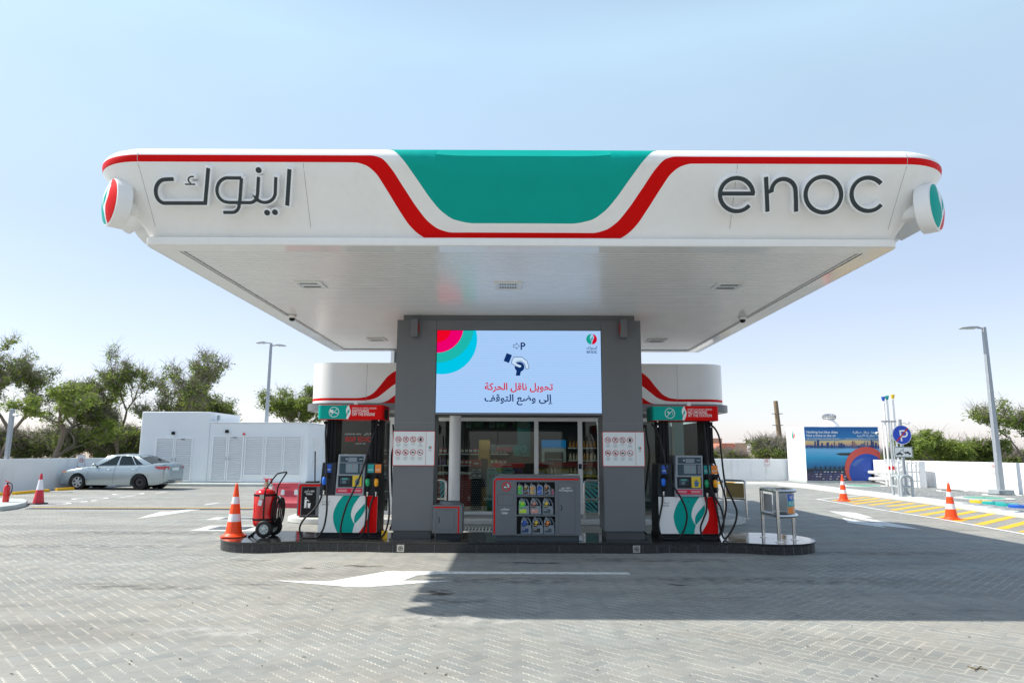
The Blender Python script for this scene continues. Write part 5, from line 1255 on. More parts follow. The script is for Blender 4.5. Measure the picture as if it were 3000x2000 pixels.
ring_ = [(lerp(SX-FH+FR, SX+FH-FR, i/4), y0-o) for i in range(5)] + [(SX+FH-FR+(FR+o)*cos(R(a)), y0+FR+(FR+o)*sin(R(a))) for a in range(-80, 1, 10)] + [(SX+FH+o, yb_), (SX-FH-o, yb_)] + [(SX-FH+FR+(FR+o)*cos(R(a)), y0+FR+(FR+o)*sin(R(a))) for a in range(180, 270, 10)]
mb.prism(ring_, (0,0,.165), CLAD, (0,0,2.568), (1,0,0), (0,1,0)); mb.build('canopy_ledge', shop)
mb = MB(); mb.box(SX-4.85, SX+4.85, 16.2, 23.8, 2.555, 2.5675, SOFF)
for i in range(9): mb.box(SX-4.4+i*1.1, SX-4.4+i*1.1+.35, 16.4, 16.5, 2.550, 2.5549, LAMPG)
mb.build('ledge_soffit', shop)
for x in (SX-3.55, SX+3.75):
    mb = MB(); mb.box(x-.0025, x+.0025, y0-.002, y0, 2.74, 3.66, INKG); mb.build('panel_seam', shop, smooth=False)
gx0, gx1 = -4.42, 4.68
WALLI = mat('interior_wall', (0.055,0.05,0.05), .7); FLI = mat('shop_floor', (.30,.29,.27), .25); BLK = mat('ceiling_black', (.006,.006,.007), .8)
mb = MB(); mb.box(gx0, gx1, GY+.0, 22.0, .1285, .1350, FLI); mb.build('floor', shop)
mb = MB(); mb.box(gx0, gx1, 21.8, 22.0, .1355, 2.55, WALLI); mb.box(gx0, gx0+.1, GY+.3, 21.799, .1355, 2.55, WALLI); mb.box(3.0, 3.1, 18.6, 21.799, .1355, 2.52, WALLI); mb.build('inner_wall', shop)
mb = MB(); mb.box(4.08, 4.32, GY+.3, GY+.54, .1355, 2.55, IVORY); mb.build('inner_post', shop)
mb = MB(); mb.box(3.101, 4.2, 19.4, 19.5, .1355, 2.55, mat('partition', (.22,.22,.22), .6)); mb.build('inner_partition', shop)
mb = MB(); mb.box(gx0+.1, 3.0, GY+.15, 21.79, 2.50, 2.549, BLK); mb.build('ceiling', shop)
for x, y in ((-2.6,18.4),(-.4,18.4),(1.7,18.4),(-2.6,19.1),(-.4,19.1),(1.7,19.1)):  # added glowing panels, hidden above the panes, to brighten the shop interior
    mb = MB(); mb.box(x-.3, x+.3, y-.08, y+.08, 2.475, 2.4995, emis('added_fill_glow', (255,250,240), 26.0)); mb.build('added_fill_panel', shop)
# window frames: posts then glass panes
W_ = lambda u: PY(u, 1350, GY).x
posts = [(gx0, gx0+.12), (W_(1565), W_(1577.5)), (W_(1693.5), W_(1706.5)), (gx1-.08, gx1), (W_(1262), W_(1278)), (W_(1751), W_(1765)), (-3.0, -2.9), (3.1, 3.2)]
mb = MB()
for a, b in posts: mb.box(a, b, GY-.03, GY+.05, .135, 2.37, IVORY)
mb.box(gx0, gx1, GY-.035, GY+.055, 2.3702, 2.46, IVORY); mb.box(gx0, gx1, GY-.02, GY+.04, 2.4602, 2.549, CLAD); mb.box(gx0+.121, W_(1564), GY-.02, GY+.04, .1285, .20, IVORY)
mb.build('window_frame', shop, bevel=.004)
mb = MB(); a, b = PY(1314,1350,16.35).x, PY(1348,1350,16.35).x; mb.cyl(((a+b)/2, 16.45, .1285), ((a+b)/2, 16.45, 2.5545), (b-a)/2, IVORY, seg=28); mb.build('post', shop, angle=60)
xs = sorted([p for q in posts for p in q])
edges = [(gx0+.12, -3.0), (-2.9, W_(1262)), (W_(1278), W_(1457)), (W_(1458.5), W_(1565)), (W_(1577.5), W_(1693.5)), (W_(1706.5), W_(1751)), (W_(1765), 3.1), (3.2, gx1-.08)]
for a, b in edges:
    mb = MB(); mb.box(a, b, GY, GY+.012, .20, 2.37, GLASS); mb.build('window_pane', shop, smooth=False)
mb = MB(); mb.box(gx1-.03, gx1-.018, GY+.06, 20.2, .20, 2.37, GLASS); mb.build('window_pane', shop, smooth=False)
mb = MB(); mb.box(gx1-.08, gx1, 20.2, 20.3, .135, 2.549, IVORY); mb.build('corner_post', shop)
mb = MB(); mb.box(W_(1695), W_(1704), GY-.05, GY-.031, 1.22, 1.34, DARK); mb.build('access_reader', shop)
# printed films on the glass
gp = Plane((0, GY-.001, 0), (1,0,0), (0,0,1), .002, .001)
DOT = mat('film_dot', (.30,.42,.42), .6); TFILM = mat('film_teal', (.06,.30,.30), .6); 
g = lambda x, y: (lambda p: (p.x, p.z))(PY(1260 + x/3.92, 1200 + y/3.92, GY))
mb = MB()
for r_ in range(17):
    for c_ in range(12):
        x, y = 362 + c_*25 + (12 if r_ % 2 else 0), 820 + r_*22; disc(mb, gp, *g(x, y), .0065, DOT, 0, 6)
mb.build('dotted_film', shop, smooth=False)
mb = MB()
for (X0, X1) in ((1754, 1928), (112, 196)):
    w_ = X1-X0
    for k in range(-6, 7):
        a = 810 + k*62 if X0 > 1000 else 0
        if X0 > 1000: L_ = [(X0, a), (X0+w_, a+w_*1.0), (X0+w_, a+w_+38), (X0, a+38)]
        else: L_ = [(X0, 1190-k*62), (X0+w_, 1190-k*62-w_*1.6), (X0+w_, 1190-k*62-w_*1.6+36), (X0, 1190-k*62+36)]
        L_ = [(x, min(max(y, 812), 1190)) for x, y in L_]
        if max(p[1] for p in L_) - min(p[1] for p in L_) > 4 and len({(round(p[0]),round(p[1])) for p in L_}) > 2: poly(mb, gp, [g(*p) for p in L_], TFILM, 0)
mb.build('striped_film', shop, smooth=False)
k2 = lambda x, y: (lambda p: (p.x, p.z))(PY(900 + x/3.336, 1150 + y/3.336, GY))
REDF = mat('film_red', (.50,.03,.03), .6); CYF = mat('film_grey_white', (.5,.52,.52), .6)
mb = MB(); a = k2(368,410); text(mb, gp, 'customer care', a[0], a[1], .05, CYF, 'l', 0, .01, width=.40); b = k2(690,410); text(mb, gp, AR('خدمة الزبائن'), b[0], b[1], .05, CYF, 'r', 0, .01, width=.34, arabic=True)
a = k2(370,475); text(mb, gp, '800 ENOC', a[0], a[1], .115, REDF, 'l', 0, .02, width=.80); a = k2(475,502); text(mb, gp, '(Site # 1126)', a[0], a[1], .034, CYF, 'l', 0, .01, width=.24)
mb.build('window_lettering', shop, smooth=False)
a = k2(283,690); b = k2(305,505)
# posters under the ceiling and a standing poster
GRP = mat('poster_green', (.04,.13,.03), .6); GRW = mat('poster_pale', (.25,.33,.30), .6); PNK = mat('poster_mauve', (.20,.10,.12), .6)
for i, (X0, X1, lab) in enumerate(((415,605,'green poster hanging under the shop ceiling, leftmost'), (680,870,'green poster hanging under the shop ceiling, middle'), (943,1133,'pale poster with blue phone hanging under the shop ceiling'))):
    y = 17.7; p = PY(1260+X0/3.92, 1200+208/3.92, y); q = PY(1260+X1/3.92, 1200+128/3.92, y)
    mb = MB(); mb.box(p.x, q.x, y, y+.02, p.z, q.z, GRP if i < 2 else GRW); pl_ = Plane((p.x, y, p.z)); W, H_ = q.x-p.x, q.z-p.z
    rect(mb, pl_, .0, .0, W*.3, H_, GRW if i < 2 else GRP, 0); disc(mb, pl_, W*.15, H_*.6, H_*.22, PNK, 1, 14)
    for j in range(4): rect(mb, pl_, W*.45, H_*(.2+.17*j), W*.9, H_*(.24+.17*j), CYF, 1)
    tag(mb.build('hanging_poster', at=p, smooth=False), lab, 'poster', 'posters under the shop ceiling')
y = 17.25; p = PY(1260+650/3.92, 1505, y); q = PY(1260+948/3.92, 1200+660/3.92, y)
mb = MB(); mb.box(p.x, q.x, y, y+.03, .136, q.z, mat('poster_mint', (.42,.60,.58), .6)); pl_ = Plane((p.x, y, .136)); W = q.x-p.x; H_ = q.z-.136
rect(mb, pl_, 0, 0, W, H_*.12, mat('poster_leaf', (.12,.35,.05), .6), 0); rect(mb, pl_, 0, H_*.12, W, H_*.35, mat('poster_aqua', (.10,.42,.40), .6), 0)
disc(mb, pl_, W*.5, H_*.94, W*.15, mat('poster_lime', (.30,.55,.05), .6), 1, 24, H_*.045)
for i in range(6): stroke(mb, pl_, [(W*(.1+.13*i), H_*.84), (W*(.14+.13*i), H_*.76)], .018, INK, 1)
rect(mb, pl_, W*.05, H_*.93, W*.3, H_*.945, INK, 1); rect(mb, pl_, W*.7, H_*.93, W*.95, H_*.945, INK, 1)
tag(mb.build('standing_poster', at=(p.x, y, .136), smooth=False), 'mint green standing poster inside the shop left of the service unit', 'poster')
# interior wording and pillar
y = 19.2; mb = MB(); p = PY(1260+1005/3.92, 1400, y); q = PY(1260+1150/3.92, 1200+250/3.92, y); mb.box(p.x, q.x, y, y+.15, 1.5, 2.45, mat('pillar_teal', (.01,.10,.10), .5)); pl_ = Plane((p.x, y, 1.5))
mb.box(p.x-.75, q.x-.001, y+.05, y+.12, 1.62, 1.82, mat('counter_front', (.07,.09,.09), .5))
text(mb, pl_, 'go', -.12, .12, .26, mat('dim_teal_text', (.02,.17,.16), .6), 'l', 0, .05)
text(mb, Plane((p.x, y+.05, 1.5)), 'mango', -.15, .16, .12, mat('dim_red_text', (.25,.03,.03), .6), 'r', 0, .03)
tag(mb.build('hanging_sign', at=(p.x, y, 1.5)), 'teal and red hanging sign inside the shop behind the glass door', 'sign')
# fridge and shelves with goods
fz = 20.9; p = PY(1260+1285/3.92, 1350, fz).x; q = PY(1260+1562/3.92, 1350, fz).x
fr_ = thing('drinks_fridge', ((p+q)/2, fz, .136), 'drinks fridge with glowing blue header at the back of the shop', 'fridge')
mb = MB(); mb.box(p, q, fz, fz+.7, .136, 1.75, mat('fridge_white', (.45,.5,.5), .4)); mb.build('cabinet', fr_)
mb = MB(); mb.box(p+.0, q-.0, fz-.02, fz+.3, 1.752, 1.98, emis('fridge_header', (30,130,190), .55)); mb.build('lit_header', fr_)
mb = MB(); mb.box(p+.08, q-.08, fz-.008, fz-.001, .4, 1.62, mat('fridge_door', (.05,.07,.07), .1)); mb.build('door', fr_)
for i in range(4):
    mb = MB(); mb.box(p+.1, q-.1, fz-.02, fz-.009, .55+.28*i, .565+.28*i, SILV); mb.build('shelf', fr_)
def shelf_unit(x0, x1, y, levels, ztop, label, band=None, strip=None):
    t = thing('shelf_unit', ((x0+x1)/2, y, .136), label, 'shelf', 'shop shelf units')
    mb = MB(); mb.box(x0, x1, y+.30, y+.34, .136, ztop, mat('shelf_back', (.05,.045,.045), .7)); mb.build('back_panel', t)
    for z in levels:
        mb = MB(); mb.box(x0, x1, y, y+.299, z-.03, z, SILV if strip is None else strip); mb.build('shelf_board', t)
    if band:
        mb = MB(); mb.box(x0, x1, y-.02, y+.0, band[0], band[1], REDF); pl_ = Plane((x0, y-.02, band[0])); 
        for k in range(int((x1-x0)/.9)+1): text(mb, pl_, 'zoom', .25+k*.9, .04, .055, TXTW, 'l', 0, .01) if 0 else rect(mb, pl_, .25+k*.9, .06, .55+k*.9, .085, CYF, 0)
        mb.build('red_band', t, smooth=False)
    return t
GOODC = [mat('goods_%s' % n, c, .5) for n, c in (('amber', (.45,.18,.02)), ('brown', (.15,.05,.02)), ('purple', (.12,.05,.22)), ('blue', (.04,.12,.35)), ('cream', (.5,.42,.3)), ('red', (.4,.03,.03)), ('teal', (.05,.25,.25)), ('gold', (.5,.36,.05)))]
protos = []
for i, m_ in enumerate(GOODC):
    mb = MB()
    if i % 2 == 0: mb.lathe((0,0,0), [(.035,0),(.04,.01),(.04,.12),(.018,.17),(.018,.20),(.02,.205)], m_, 10)
    else: mb.box(-.05, .05, -.04, .04, 0, .16, m_); mb.box(-.045, .045, -.0415, -.0402, .05, .12, CYF)
    o_ = mb.build('packaged_goods', at=(0,0,0)); protos.append(o_)
used_p = set(); rnd = random.Random(4)
lab_g = ['amber bottle', 'brown packet', 'purple bottle', 'blue packet', 'cream bottle', 'red packet', 'teal bottle', 'gold packet']
def goods(x0, x1, y, z, kinds, where, step=.105):
    x = x0 + .06
    i = 0; ORD = 'first second third fourth fifth sixth seventh eighth ninth tenth eleventh twelfth thirteenth fourteenth fifteenth sixteenth seventeenth eighteenth nineteenth twentieth'.split()
    cnt = {}
    while x < x1 - .05:
        k = kinds[(i//3) % len(kinds)]; src = protos[k]
        if k in used_p: o_ = src.copy(); COL.objects.link(o_)
        else: o_ = src; used_p.add(k)
        o_.location = (x, y + .1, z + .001); cnt[k] = cnt.get(k, 0) + 1; o_['label'] = '%s %s, %s from the left' % (lab_g[k], where, ORD[min(cnt[k]-1, 19)]); o_['category'] = 'goods'; o_['group'] = lab_g[k] + 's ' + where
        x += step; i += 1
xa = PY(1260+1590/3.92, 1300, 20.6).x; xb = 2.95
shelf_unit(xa, xb, 20.6, (.5, .95, 1.38, 1.75), 2.1, 'dark wall shelves of bottles at the back right of the shop', band=(.98+.05, 1.16+.03))
goods(xa, xb, 20.6, 1.75, (0,), 'on the top back shelf'); goods(xa, xb, 20.6, 1.38, (4, 0), 'on the second back shelf')
xa = W_(1580); xb = W_(1690)
shelf_unit(xa-.1, 2.3, 18.4, (.35, .72, 1.0), 1.34, 'low front shelves with yellow price strip behind the glass door', band=(1.24, 1.36), strip=YELP)
goods(xa-.1, 2.3, 18.4, 1.0, (7, 4), 'on the yellow edged shelf'); goods(xa-.1, 2.3, 18.4, .72, (5, 1), 'on the lower yellow edged shelf')
shelf_unit(-.55, .35, 18.9, (.3, .68, 1.0), 1.3, 'low shelves of purple and blue goods behind the standing poster', band=(1.20, 1.32), strip=YELP)
goods(-.55, .35, 18.9, 1.0, (2, 3), 'on the centre shop shelf'); goods(-.55, .35, 18.9, .68, (6, 3), 'on the lower centre shelf')
shelf_unit(-3.9, -.1, 20.9, (.45, .85, 1.22, 1.56), 1.9, 'long dark wall shelves of packets at the back left of the shop')
for z_, kk_ in ((1.56, (1, 5, 4)), (1.22, (5, 2, 7)), (.85, (3, 0, 6))): goods(-3.9, -.1, 20.9, z_, kk_, 'on the back left wall shelf %s' % {1.56:'at the top', 1.22:'in the middle', .85:'lower down'}[z_], .13)
mb = MB(); xa = PY(1260+560/3.92,1300,19.5).x; xb = PY(1260+685/3.92,1300,19.5).x; mb.box(xa, xb, 19.5, 20.0, .136, 1.95, mat('vending_gold', (.25,.15,.03), .4)); rect(mb, Plane((xa,19.5,.136)), .05, .5, xb-xa-.05, 1.3, mat('vending_dark', (.02,.02,.02), .3), 0); tag(mb.build('coffee_machine', at=(xa,19.5,.136)), 'tall gold and black coffee machine at the left inside the shop', 'coffee machine')
mb = MB(); mb.box(-2.2, -.9, 19.3, 19.9, .136, 1.0, mat('counter_red', (.22,.02,.02), .4)); mb.box(-2.25, -.85, 19.25, 19.95, 1.001, 1.05, mat('counter_top', (.35,.35,.34), .25)); tag(mb.build('counter', at=(-1.5,19.6,.136)), 'red fronted counter with pale top inside the shop', 'counter')
xa = PY(1260+470/3.92, 1350, 18.0).x; xb = PY(1260+585/3.92, 1350, 18.0).x
t = thing('cup_stand', ((xa+xb)/2, 18.0, .136), 'small red topped cup stand left inside the shop', 'stand'); mb = MB(); mb.box(xa, xb, 18, 18.25, 1.24, 1.41, REDF); rect(mb, Plane((xa,18,1.24)), .08, .07, .2, .1, TXTW, 0); mb.build('header', t)
mb = MB(); mb.box(xa, xb, 18.22, 18.25, .136, 1.2395, DARK); 
for z in (.95, 1.10): mb.box(xa, xb, 18, 18.219, z, z+.01, SILV)
mb.build('frame', t)
for z in (.9605, 1.1105):
    for i in range(2):
        mb = MB(); mb.lathe((xa+.08+i*.14, 18.08, z), [(.035,0),(.045,.11)], INK, 12); mb.lathe((xa+.08+i*.14, 18.08, z+.03), [(.0392,0),(.0432,.035)], CYF, 12, cap=False); tag(mb.build('paper_cup', at=(xa+.08+i*.14, 18.08, z)), 'black paper cup, %s %s on the red topped stand' % (('left','right')[i], 'below' if z < 1 else 'above'), 'cup', 'paper cups on the stand')
# rooftop unit
mb = MB(); mb.box(-3.12, -2.0, 18, 19, 3.63, 4.30, mat('louvre_green', (.10,.14,.13), .6))
for i in range(12): mb.box(-3.10, -2.02, 17.985, 17.9995, 3.68+i*.05, 3.70+i*.05, LINE)
mb.box(-3.22, -3.13, 17.98, 18.06, 3.63, 4.32, IVORY)
tag(mb.build('rooftop_unit', at=(-2.5,18.5,3.63)), 'louvred green grey plant box on the shop roof beside the left column', 'air unit')
# other-waste bin
bt = thing('waste_bin', (-4.66, 16.3, .13), 'grey and black litter bin marked Other on the left shop kerb', 'bin')
a0, a1, by = -4.93, -4.38, 16.1
mb = MB(); mb.prism([(a0,.16),(a1,.16),(a1,.85),(a1-.05,.90),(a0+.05,.90),(a0,.85)], (0,.5,0), mat('bin_grey', (.13,.145,.16), .4), (0,by,0), (1,0,0), (0,0,1)); mb.build('shell', bt, bevel=.01)
pl_ = Plane((a0, by, .16)); mb = MB(); poly(mb, pl_, [(.03,.0),(.03,.68),(.06,.71),(.55,.71),(.55,.665),(.08,.665),(.08,0)], RED, 0); rect(mb, pl_, .10, .02, .43, .65, BLACK, 0)
text(mb, pl_, AR('نفايات أخرى'), .27, .54, .04, TXTW, 'c', 1, .02, width=.23, arabic=True); text(mb, pl_, 'Other', .27, .475, .042, TXTW, 'c', 1, .02)
disc(mb, pl_, .195, .40, .022, TXTW, 1, 14); poly(mb, pl_, [(.17,.37),(.23,.37),(.28,.34),(.275,.325),(.22,.34),(.215,.18),(.195,.18),(.193,.27),(.185,.18),(.165,.18)], TXTW, 1); poly(mb, pl_, [(.24,.29),(.31,.29),(.30,.18),(.25,.18)], TXTW, 1)
mb.build('front_print', bt, smooth=False)
mb = MB(); mb.box(a0+.06, a1-.03, by+.02, by+.46, .1285, .16, BLACK); mb.build('plinth', bt)
mb = MB(); mb.cyl((a0+.33, by+.2, .905), (a0+.30, by+.2, 1.62), .014, BLACK, seg=10); mb.box(a0+.14, a0+.42, by+.1, by+.3, .9005, .93, BLACK); tag(mb.build('squeegee', at=(a0+.33, by+.2, .9)), 'long black squeegee handle standing in the tray on the litter bin', 'squeegee')

# ================================================================== LEFT SIDE
# plastic barriers
def barrier(x, y, label, rz=0):
    t = thing('plastic_barrier', (x, y, 0), label, 'barrier', 'red plastic barriers', rz)
    PR = mat('barrier_red', (.48,.045,.07), .5, var=.12, vscale=6); prof = [(-.22,0),(.22,0),(.22,.14),(.10,.30),(.075,.70),(-.075,.70),(-.10,.30),(-.22,.14)]
    mb = MB(); mb.prism(prof, (1.02,0,0), PR, (-.51,0,0), (0,1,0), (0,0,1)); mb.build('body', t, local=True, bevel=.015)
    for xx in (-.18, .22):
        mb = MB(); mb.prism([(.055*cos(R(a)), .42 + (.05*sin(R(a)) + (.05 if sin(R(a)) > 0 else -.05))) for a in range(0,360,20)], (0,.003,0), SIGNW, (xx,-.096,0), (1,0,0), (0,0,1)); mb.build('slot', t, local=True)
    mb = MB(); mb.prism([(-.30,.702),(.30,.702),(.26,.745),(-.26,.745)], (0,.10,0), mat('barrier_cap', (.6,.66,.72), .5), (0,-.05,0), (1,0,0), (0,0,1)); mb.build('cap', t, local=True)
    mb = MB(); mb.box(-.35, .02, -.107, -.092, .56, .60, PR); mb.build('rib', t, local=True)
p = G(842, 1487); barrier(p.x, p.y+.15, 'red plastic barrier behind the wheeled extinguisher', R(-4))
barrier(p.x+1.06, p.y+.22, 'red plastic barrier half hidden behind the litter bin', R(2))
# utility building
WH = mat('utility_white', (0.76,0.79,0.81), .85, var=.03, vscale=.8, bump=.2, bscale=50); LV = mat('louvre_white', (.80,.82,.83), .5)
py = G(640, 1413, .12).y; kb = G(640, 1424, 0).y
ut = thing('utility_building', (-12.5, py+1.5, .12), 'low white utility building with louvred doors behind the silver car', 'building')
bx0 = PY(409,1300,py).x; bxm = PY(611,1300,py).x; bx1 = PY(902,1330,py).x; zt = PY(500,1205.5,py).z; zl = PY(760,1239,py).z
mb = MB(); mb.box(bx0, bxm, py, py+3.6, .12, zt, WH); mb.build('tall_block', ut, bevel=.03)
mb = MB(); mb.box(bxm+.001, bx1, py+.02, py+5.5, .12, zl, WH); mb.build('low_block', ut, bevel=.03)
mb = MB(); mb.box(bxm+.001, bx1+.04, py-.02, py+5.5, zl+.001, zl+.04, WH); mb.build('coping', ut, bevel=.01)
def louvre(x0, x1, z0, z1, y, par, name, handle=None, fr=.06, step=.085):
    mb = MB(); d = .05
    for q in ((x0,x1,z1-fr,z1), (x0,x1,z0,z0+fr*1.3), (x0,x0+fr,z0+fr*1.3,z1-fr), (x1-fr,x1,z0+fr*1.3,z1-fr)): mb.box(q[0], q[1], y-d, y-.001, q[2], q[3], LV)
    n = int((z1-z0-fr*2.3)/step)
    for i in range(n):
        z = z0 + fr*1.3 + (i+.5)*step; mb.obox(((x0+x1)/2, y-.022, z), ((x1-x0)/2-fr, 0, 0), (0, -.02, -.018), (0, .0035, -.004), LV)
    mb.box(x0+fr, x1-fr, y-.004, y-.0012, z0+fr, z1-fr, mat('louvre_gap', (.66,.68,.70), .7))
    o = mb.build(name, par, smooth=False)
    if handle is not None:
        g_ = MB(); g_.box(handle-.02, handle+.02, y-d-.03, y-d-.0005, (z0+z1)/2-.08, (z0+z1)/2+.06, SILV); g_.build('handle', o)
    return o
dx_ = lambda u: PY(u, 1330, py).x; dz_ = lambda v: PY(600, v, py).z
for u0, um, u1, v0 in ((455, 510, 564, 1281), (620, 666, 713, 1275)):
    z1_ = dz_(v0); louvre(dx_(u0), dx_(um)-.01, .17, z1_, py + (.0 if u0 < 600 else .02), ut, 'louvred_door', dx_(um)-.05); louvre(dx_(um)+.01, dx_(u1), .17, z1_, py + (.0 if u0 < 600 else .02), ut, 'louvred_door', dx_(um)+.08)
for u0, u1 in ((717,772), (777,829), (831,884)): louvre(dx_(u0), dx_(u1)-.02, dz_(1392), dz_(1275), py+.02, ut, 'louvre_panel', fr=.04)
for y0_ in (py+.8, py+2.6):   # side louvres
    mb = MB(); x = bx1
    for i in range(16): mb.box(x+.001, x+.03, y0_, y0_+1.3, .75+i*.1, .80+i*.1, LV)
    mb.build('side_louvre', ut, smooth=False)
for u, v, lab in ((507,1268,0), (664,1263,0)):
    c = PY(u, v, py-.06); mb = MB(); mb.box(c.x-.07, c.x+.07, py-.09, py-.001 if lab == 0 and u < 600 else py+.019, c.z-.07, c.z+.07, BLACK); mb.build('wall_light', ut, bevel=.01)
c = PY(715, 1271, py); mb = MB(); mb.cyl((c.x, py+.019, c.z), (c.x, py-.05, c.z), .055, EXTR, seg=16); mb.build('alarm_bell', ut)
for u, v in ((536,1286), (688,1281)):
    c = PY(u, v, py-.05); mb = MB(); mb.box(c.x-.09, c.x+.09, py-.058, py-.0505, c.z-.03, c.z+.03, INKG); mb.build('door_plate', ut)
c = PY(639, 1237, py+.4); mb = MB(); mb.cyl((c.x-.02, py+.4, zl+.04), (c.x-.02, py+.4, zl+.18), .02, GALV); mb.box(c.x-.05, c.x+.07, py+.34, py+.46, zl+.17, zl+.38, mat('beacon_grey', (.35,.4,.42), .5)); mb.build('roof_beacon', ut)
mb = MB(); mb.box(bx0-1.5, bx1+1.5, kb, py+6, 0, .12, KERB); tag(mb.build('kerb_platform', bevel=.02), kind='structure')
# left boundary wall, with two sign plates
def wall(pts, h, label, th=.22, m=WHITEP, name='boundary_wall'):
    P = [Vector((p.x, p.y, 0)) for p in pts]; mb = MB(); n = len(P)
    nr = []
    for i in range(n):
        a = P[max(i-1,0)]; b = P[min(i+1,n-1)]; d = (b-a).normalized(); nr.append(Vector((-d.y, d.x, 0)))
    fr_ = P; bk = [P[i] + nr[i]*th for i in range(n)]
    vs = [tuple(p) for p in fr_] + [tuple(p) for p in bk] + [(p.x,p.y,h) for p in fr_] + [(p.x,p.y,h) for p in bk]
    fs = []
    for i in range(n-1): fs += [(i, i+1, 2*n+i+1, 2*n+i), (n+i+1, n+i, 3*n+i, 3*n+i+1), (2*n+i, 2*n+i+1, 3*n+i+1, 3*n+i)]
    fs += [(0, 2*n, 3*n, n), (n-1, 2*n-1, 4*n-1, 3*n-1)]; mb.add(vs, fs, m)
    o = mb.build(name, at=P[0], bevel=.015, angle=20); return tag(o, label, 'wall')
A = G(0,1441); B_ = G(150,1433); d = (B_-A).normalized()
wall([A - d*12, A, B_ , B_ + d*4.0], 1.27, 'white boundary wall behind the parked silver car')
wall([B_ + d*4.0 + Vector((0,.25,0)), Vector((bx0+.0, py+3.3, 0))], 1.27, 'short white wall running behind the silver car to the utility building')
def smoke_sign(c, ex, w_, h_, label):
    n = Vector((ex.y, -ex.x, 0)); mb = MB(); mb.obox(c, ex*w_/2, n*.006, (0,0,h_/2), SIGNW); pl_ = Plane(c + n*.006, ex, (0,0,1), .002, .002)
    stroke(mb, pl_, [(-w_/2+.01,-h_/2+.01),(w_/2-.01,-h_/2+.01),(w_/2-.01,h_/2-.01),(-w_/2+.01,h_/2-.01)], .012, SIGNR, 0, True); rect(mb, pl_, -w_/2, -h_*.24, w_/2, -h_*.215, SIGNR, 0)
    nosign(mb, pl_, 0, h_*.18, w_*.30, 'cig', 0); rect(mb, pl_, -w_*.2, -h_*.38, w_*.2, -h_*.34, INKG, 1)
    tag(mb.build('no_smoking_sign', at=c, smooth=False), label, 'sign', 'no smoking plates on the boundary walls')
def wall_pt(u, v, A, d): 
    r_ = ray(u, v); r2 = Vector((r_.x, r_.y, 0)); 
    # intersect in plan
    det = r_.x*(-d.y) - r_.y*(-d.x); t_ = ((A.x-EYE.x)*(-d.y) - (A.y-EYE.y)*(-d.x))/det; return EYE + r_*t_
n_ = Vector((d.y, -d.x, 0))
smoke_sign(wall_pt(237, 1357, A, d) + n_*.01, d, .34, .75, 'no smoking plate on the wall above the silver car bonnet')
# camera mast on the wall
c = wall_pt(20, 1341, A - n_*.1, d); t = thing('camera_mast', (c.x, c.y, 1.27), 'grey square mast with white camera on the far left wall', 'camera mast')
mb = MB(); mb.box(c.x-.07, c.x+.07, c.y-.07, c.y+.07, 1.271, PY(38,1197,c.y).z, GALV); mb.build('mast', t, bevel=.008)
c_ = PY(50, 1216, c.y-.1); mb = MB(); mb.cyl((c_.x-.12, c.y-.1, c_.z+.02), (c_.x+.12, c.y-.25, c_.z-.02), .055, SIGNW, seg=14); mb.build('camera', t)
# wheel stops
def wstop(u0, v0, u1, v1, label, name='wheel_stop'):
    a = G(u0, v0); b = G(u1, v1); dd = (b-a).normalized(); n_ = Vector((-dd.y, dd.x, 0)); mb = MB()
    mb.prism([(-.08,0),(.08,0),(.055,.10),(-.055,.10)], b-a, YEL, a, n_, (0,0,1)); tag(mb.build(name, at=a, bevel=.01), label, 'wheel stop', 'yellow wheel stops')
wstop(39,1448.5,141,1439.5, 'yellow wheel stop left of the silver car'); wstop(164,1437,252,1431.5, 'yellow wheel stop under the front wheel of the silver car'); wstop(-60,1456,8,1450, 'yellow wheel stop at the left edge behind the small extinguisher')
wstop(2255,1417,2060,1417, 'long yellow kerb bar before the right wall, beyond the guards', 'yellow_bar')
# kerb tip at the left edge with a small extinguisher
a = G(84,1478); mb = MB(); q = [G(0,1497), G(45,1491), G(74,1483), G(80,1476), G(66,1471), G(0,1469)]; L_ = [(p_.x, p_.y) for p_ in q]; L_ = [(L_[0][0]-8, L_[0][1]-.4)] + L_ + [(L_[-1][0]-8, L_[-1][1]+.2)]
mb.prism(L_, (0,0,.12), KERB, (0,0,0), (1,0,0), (0,1,0)); tag(mb.build('kerb_island', bevel=.015), kind='structure')
c = G(16, 1470, .12); t = thing('fire_extinguisher', (c.x, c.y, .12), 'small red extinguisher on the kerb at the left edge', 'fire extinguisher')
mb = MB(); mb.lathe((c.x, c.y, .121), [(.08,0),(.085,.02),(.085,.42),(.06,.48),(.03,.50)], EXTR, 20); mb.build('cylinder', t)
mb = MB(); mb.cyl((c.x,c.y,.62), (c.x,c.y,.68), .02, BLACK); mb.tube([(c.x-.09,c.y,.74),(c.x,c.y,.70),(c.x+.06,c.y,.68)], .012, EXTR); mb.build('valve', t)
mb = MB(); mb.tube(spline([(c.x+.03,c.y,.67),(c.x+.12,c.y,.64),(c.x+.15,c.y,.50),(c.x+.10,c.y,.30)], 5), .012, RUBBER); mb.build('hose', t)
